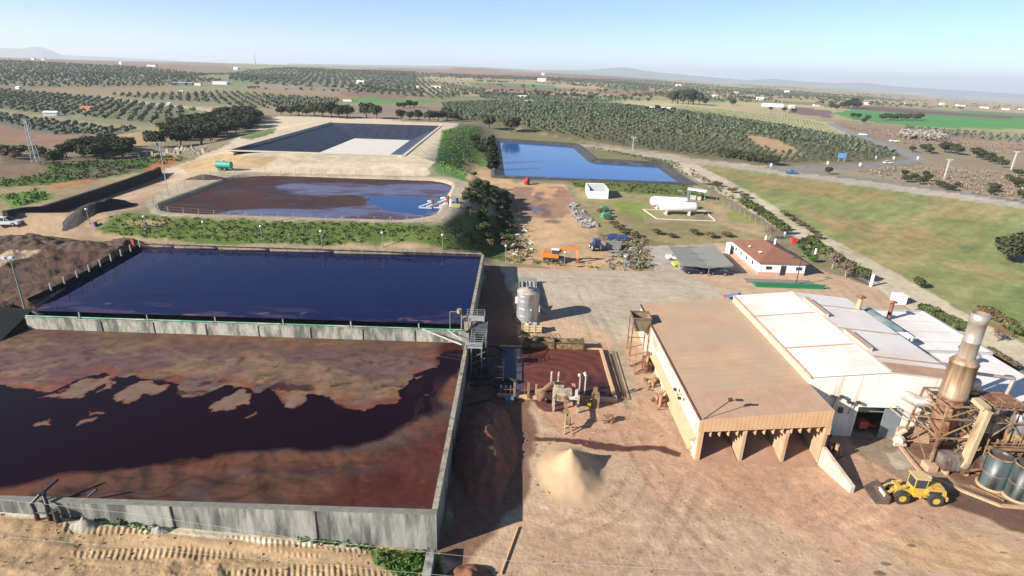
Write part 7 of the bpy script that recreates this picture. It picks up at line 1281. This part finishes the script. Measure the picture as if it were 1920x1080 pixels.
# ---------------------------------------------------------------- olive groves
def rows(poly,dx,dy,ang,jit,seed,skip=.04,zones=()):
    W=np.array([on(*p)[:2] for p in poly]); c,s=math.cos(ang),math.sin(ang); Q=np.c_[W[:,0]*c+W[:,1]*s,-W[:,0]*s+W[:,1]*c]
    gx,gy=np.meshgrid(np.arange(Q[:,0].min(),Q[:,0].max(),dx),np.arange(Q[:,1].min(),Q[:,1].max(),dy)); q=np.random.default_rng(seed)
    gx=gx.ravel()+q.normal(size=gx.size)*jit; gy=gy.ravel()+q.normal(size=gy.size)*jit; x=gx*c-gy*s; y=gx*s+gy*c
    k=inpoly(x,y,W)&(q.random(x.size)>skip)
    for z in zones: k&=~inpoly(x,y,np.array([on(*p)[:2] for p in z]))
    return np.c_[x[k],y[k]]
GR=rows([(830,195),(950,190),(1280,210),(1600,260),(1688,292),(1640,300),(1440,308),(1290,290),(1120,265),(960,235),(830,225)],5.8,5.0,.35,.45,1,zones=[[(1395,252),(1450,262),(1500,285),(1470,290),(1410,268)]])
FR=[rows([(-60,112),(0,113),(260,126),(400,140),(560,128),(780,135),(780,164),(480,158),(430,150),(340,162),(50,164),(-60,160)],15,13,.3,2,2,.08,zones=[[(370,143),(430,140),(430,150),(375,148)]]),
    rows([(200,178),(430,173),(560,182),(640,188),(620,204),(480,204),(400,194),(270,186)],8.5,8.5,.5,.9,3),
    rows([(-60,165),(60,172),(190,184),(290,197),(370,207),(300,234),(150,218),(-60,198)],8,7,.5,.9,4),
    rows([(-60,208),(0,213),(260,244),(200,256),(0,230),(-60,222)],6.5,6,.45,.7,5),
    rows([(780,150),(830,156),(920,168),(830,186),(700,176),(640,168),(720,160)],11,10,.2,1.2,6),
    rows([(900,172),(1010,178),(1090,186),(1180,190),(1080,192),(900,186)],10,9,.2,1,7),
    rows([(560,131),(800,138),(1000,146),(1200,154),(1180,158),(850,146),(560,140)],18,14,.2,2,8,.25),
    rows([(940,143),(1200,150),(1500,172),(1700,190),(1500,186),(1100,164)],19,15,.4,3,9,.5),
    rows([(1190,176),(1280,172),(1400,182),(1480,194),(1290,190)],14,12,.4,2,10,.4)]
r_=np.hypot(GR[:,0],GR[:,1]); ordr=np.argsort(r_); near=GR[ordr[:300]]; rest=GR[ordr[300:]]
for x,y in near: plant('olive',float(x),float(y),R1.uniform(2.0,2.7),'rounded olive tree in the near rows of the big grove behind the reservoir','olive trees in the near rows of the big grove',rs=R1,wide=.88)
def merged(name,pts,h,w_,mat,seed,label,dense=12):
    """many small crowns, each a handful of leaf-clump faces"""
    q=np.random.default_rng(seed); n=len(pts); z=terr(pts[:,0],pts[:,1]); hh=h*(.75+.5*q.random(n)); per=dense
    c=np.repeat(np.c_[pts,z],per,0); H=np.repeat(hh,per); d=q.normal(size=(n*per,3)); d/=np.linalg.norm(d,axis=1)[:,None]; d[:,2]=d[:,2]*.8
    c=c+np.c_[d[:,0]*H*w_*.42,d[:,1]*H*w_*.42,H*.55+d[:,2]*H*.36]; nn=d+q.normal(size=d.shape)*.35; nn[:,2]+=.2; nn/=np.linalg.norm(nn,axis=1)[:,None]
    a=np.cross(nn,q.normal(size=nn.shape)); a/=np.linalg.norm(a,axis=1)[:,None]; b=np.cross(nn,a); S=(H*.27*(.7+.6*q.random(n*per)))[:,None]; a*=S;b*=S*.8
    V=np.stack([c-a-b*.5,c+a*.4-b,c+a+b*.5,c-a*.4+b],1).reshape(-1,3); N=n*per
    me=bpy.data.meshes.new(name); me.vertices.add(len(V)); me.vertices.foreach_set('co',V.reshape(-1)); me.loops.add(len(V)); me.loops.foreach_set('vertex_index',np.arange(len(V),dtype=np.int32)); me.polygons.add(N); me.polygons.foreach_set('loop_start',np.arange(0,4*N,4,dtype=np.int32)); me.update(calc_edges=True)
    o=bpy.data.objects.new(name,me); COL.objects.link(o); me.materials.append(mat); return tag(o,label,'olive trees',kind='stuff')
allr=np.concatenate([np.c_[rest,np.full(len(rest),2.6)]]+[np.c_[f,np.full(len(f),hh)] for f,hh in zip(FR,(4.2,3.0,3.0,2.7,3.4,3.2,4.6,4.8,3.8))])
print('olives',len(GR),[len(f) for f in FR])
merged('olive_grove',allr[:,:2],allr[:,2],.95,olvm,3,'rows upon rows of olive trees covering the hill behind the reservoir and the far slopes',17)
vr=rows([(1100,198),(1280,198),(1450,216),(1540,232),(1590,258),(1460,242),(1280,210)],7.5,2.6,1.15,.2,31,.03)
merged('vineyard_rows',vr,1.1,1.2,LM('vine',G(126,136,84)*.9),5,'thin green rows of the vineyard on the pale field',4)
vr=rows([(1700,238),(1920,256),(2000,262),(2000,272),(1900,268),(1690,246)],9,6,.9,.5,32,.03)
merged('orchard_rows',vr,2.8,1.2,olvm,6,'dark orchard rows beyond the purple scrub',8)
far_pts=[]
gq=np.random.default_rng(77)
for k in range(130):
    px=gq.uniform(560,1980); py=np.interp(px,[560,1000,1400,1980],[138,142,158,196])+gq.uniform(0,1)**1.3*np.interp(px,[560,1000,1400,1980],[40,44,34,14]); p=on(px,py); L_=gq.uniform(20,160)*p[1]/900; a=gq.uniform(-.25,.35)
    nn=int(gq.integers(6,26)); t_=gq.random(nn)-.5; far_pts.append(np.c_[p[0]+t_*L_*math.cos(a)*2,p[1]+t_*L_*math.sin(a)+gq.normal(size=nn)*5*p[1]/900])
fpt=np.concatenate(far_pts); fpt=fpt[np.hypot(fpt[:,0],fpt[:,1])>560]
merged('far_hedgerows',fpt,4.6,1.3,oakm,8,'dark hedgerows and copses dotted over the far plain',10)
# ---------------------------------------------------------------- far buildings
HT=M('red_roof_tiles',G(196,120,92),var=.2,ns=.5)
def house(px,py,wpx,hpx,label,wallm=white,roofm=white,d=.6,cat='building',name='farmhouse',rz=0.):
    k,p=pxm(px,py); w_=wpx*k; h=max(hpx*k,2.4); D=max(w_*d,5); t=thing(name,label,cat,tuple(p)); t.rotation_euler=(0,0,rz); ORG[t.name]=np.zeros(3)
    m=MB(); m.box(-w_/2,w_/2,-D/2,D/2,-3,h*.68); obj('wall',m,wallm,t); m=MB(); m.ext([(-D/2-.3,h*.68),(D/2+.3,h*.68),(0,h)],0,-w_/2-.3,w_/2+.3); obj('roof',m,roofm,t); return t
HS=[(97,217,22,9,'white flat farm shed on the green strip among the left groves',white,white),(168,208,26,9,'long red-roofed farmhouse among the left olive groves',HT,HT),(36,167,7,5,'small white house at the top of the left road',white,white),(340,174,8,4,'small white hut on the tan strip',white,white),(318,197,5,3,'tiny white hut beside the curving road',white,white),
(60,137,6,5,'tiny white house in the upper left grove, left one',white,HT),(63,112,6,4,'white house on the left skyline, left of a pair',white,HT),(82,113,6,4,'white house on the left skyline, right of a pair',white,HT),(227,120,6,4,'tiny white house above the left red field',white,white),(286,125,16,5,'white farm on the pale ridge left of centre',white,HT),(268,145,6,5,'small pale house in the middle of the left grove',white,HT),(443,131,8,5,'small white house in front of the tower',white,white),(458,118,9,4,'white house on the skyline below the tower',white,white),(139,105,8,4,'white farm on the far left skyline',white,white),
(343,159,34,5,'long blue-grey shed at the field edge',M('bluegrey',G(150,175,195),var=.1),M('bluegrey2',G(170,190,205),var=.1)),(372,160,12,6,'red-roofed house beside the long blue-grey shed',white,HT),(415,158,26,5,'pale farm sheds right of the red-roofed house',white,white),
(676,157,14,6,'white farmhouse on the plain left of centre',white,white),(818,165,18,6,'white farm with a terrace of sheds near the middle grove',white,HT),(652,190,16,6,'orange-roofed farm buildings beside the green field',white,HT),(784,164,6,4,'tiny white hut left of the middle farm',white,HT),
(1016,152,16,5,'white barn on the plain right of centre',white,white),(1018,141,5,4,'tiny white tower-house on the skyline right of centre',white,white),(980,183,16,4,'low white sheds behind the grove top',white,white),(990,192,18,4,'low pale wall-like shed behind the grove top',white,white),
(1222,207,20,7,'white shed left of the trees beyond the vineyard',white,white),(1248,208,18,7,'white shed right of the first beyond the vineyard',white,white),(1340,182,10,6,'white house right of the tall trees, left one',white,HT),(1350,184,9,5,'white house right of the tall trees, right one',white,HT),
(1448,200,34,6,'long white warehouse complex on the right plain',white,white),(1484,203,10,6,'white block right of the long warehouse',white,white),(1425,187,12,5,'pale house behind the long warehouse',white,white),(1530,199,10,4,'pale house left of the green field trees',white,HT),
(1626,196,12,4,'white house above the bright green field',white,white),(1380,176,8,4,'tiny white house on the right plain behind the warehouse',white,white),(1475,174,8,4,'pair of tiny white houses below the blue hills',white,white),(1272,162,9,4,'white hamlet house below the blue peak',white,white),
(1885,206,10,4,'red-roofed houses at the right edge of the plain',white,HT),(1915,206,9,4,'last red-roofed house at the right edge of the plain',white,HT),(1766,197,8,4,'white house near the far village, left end',white,white),(1800,199,14,4,'white houses in the middle of the far village',white,HT),(1845,203,12,4,'white houses at the right end of the far village',white,HT),(1700,196,10,4,'pale house left of the far village',white,HT),(1900,312,1,1,'',None,None)]
for h_ in HS[:-1]: house(*h_,rz=R1.uniform(-.3,.3))
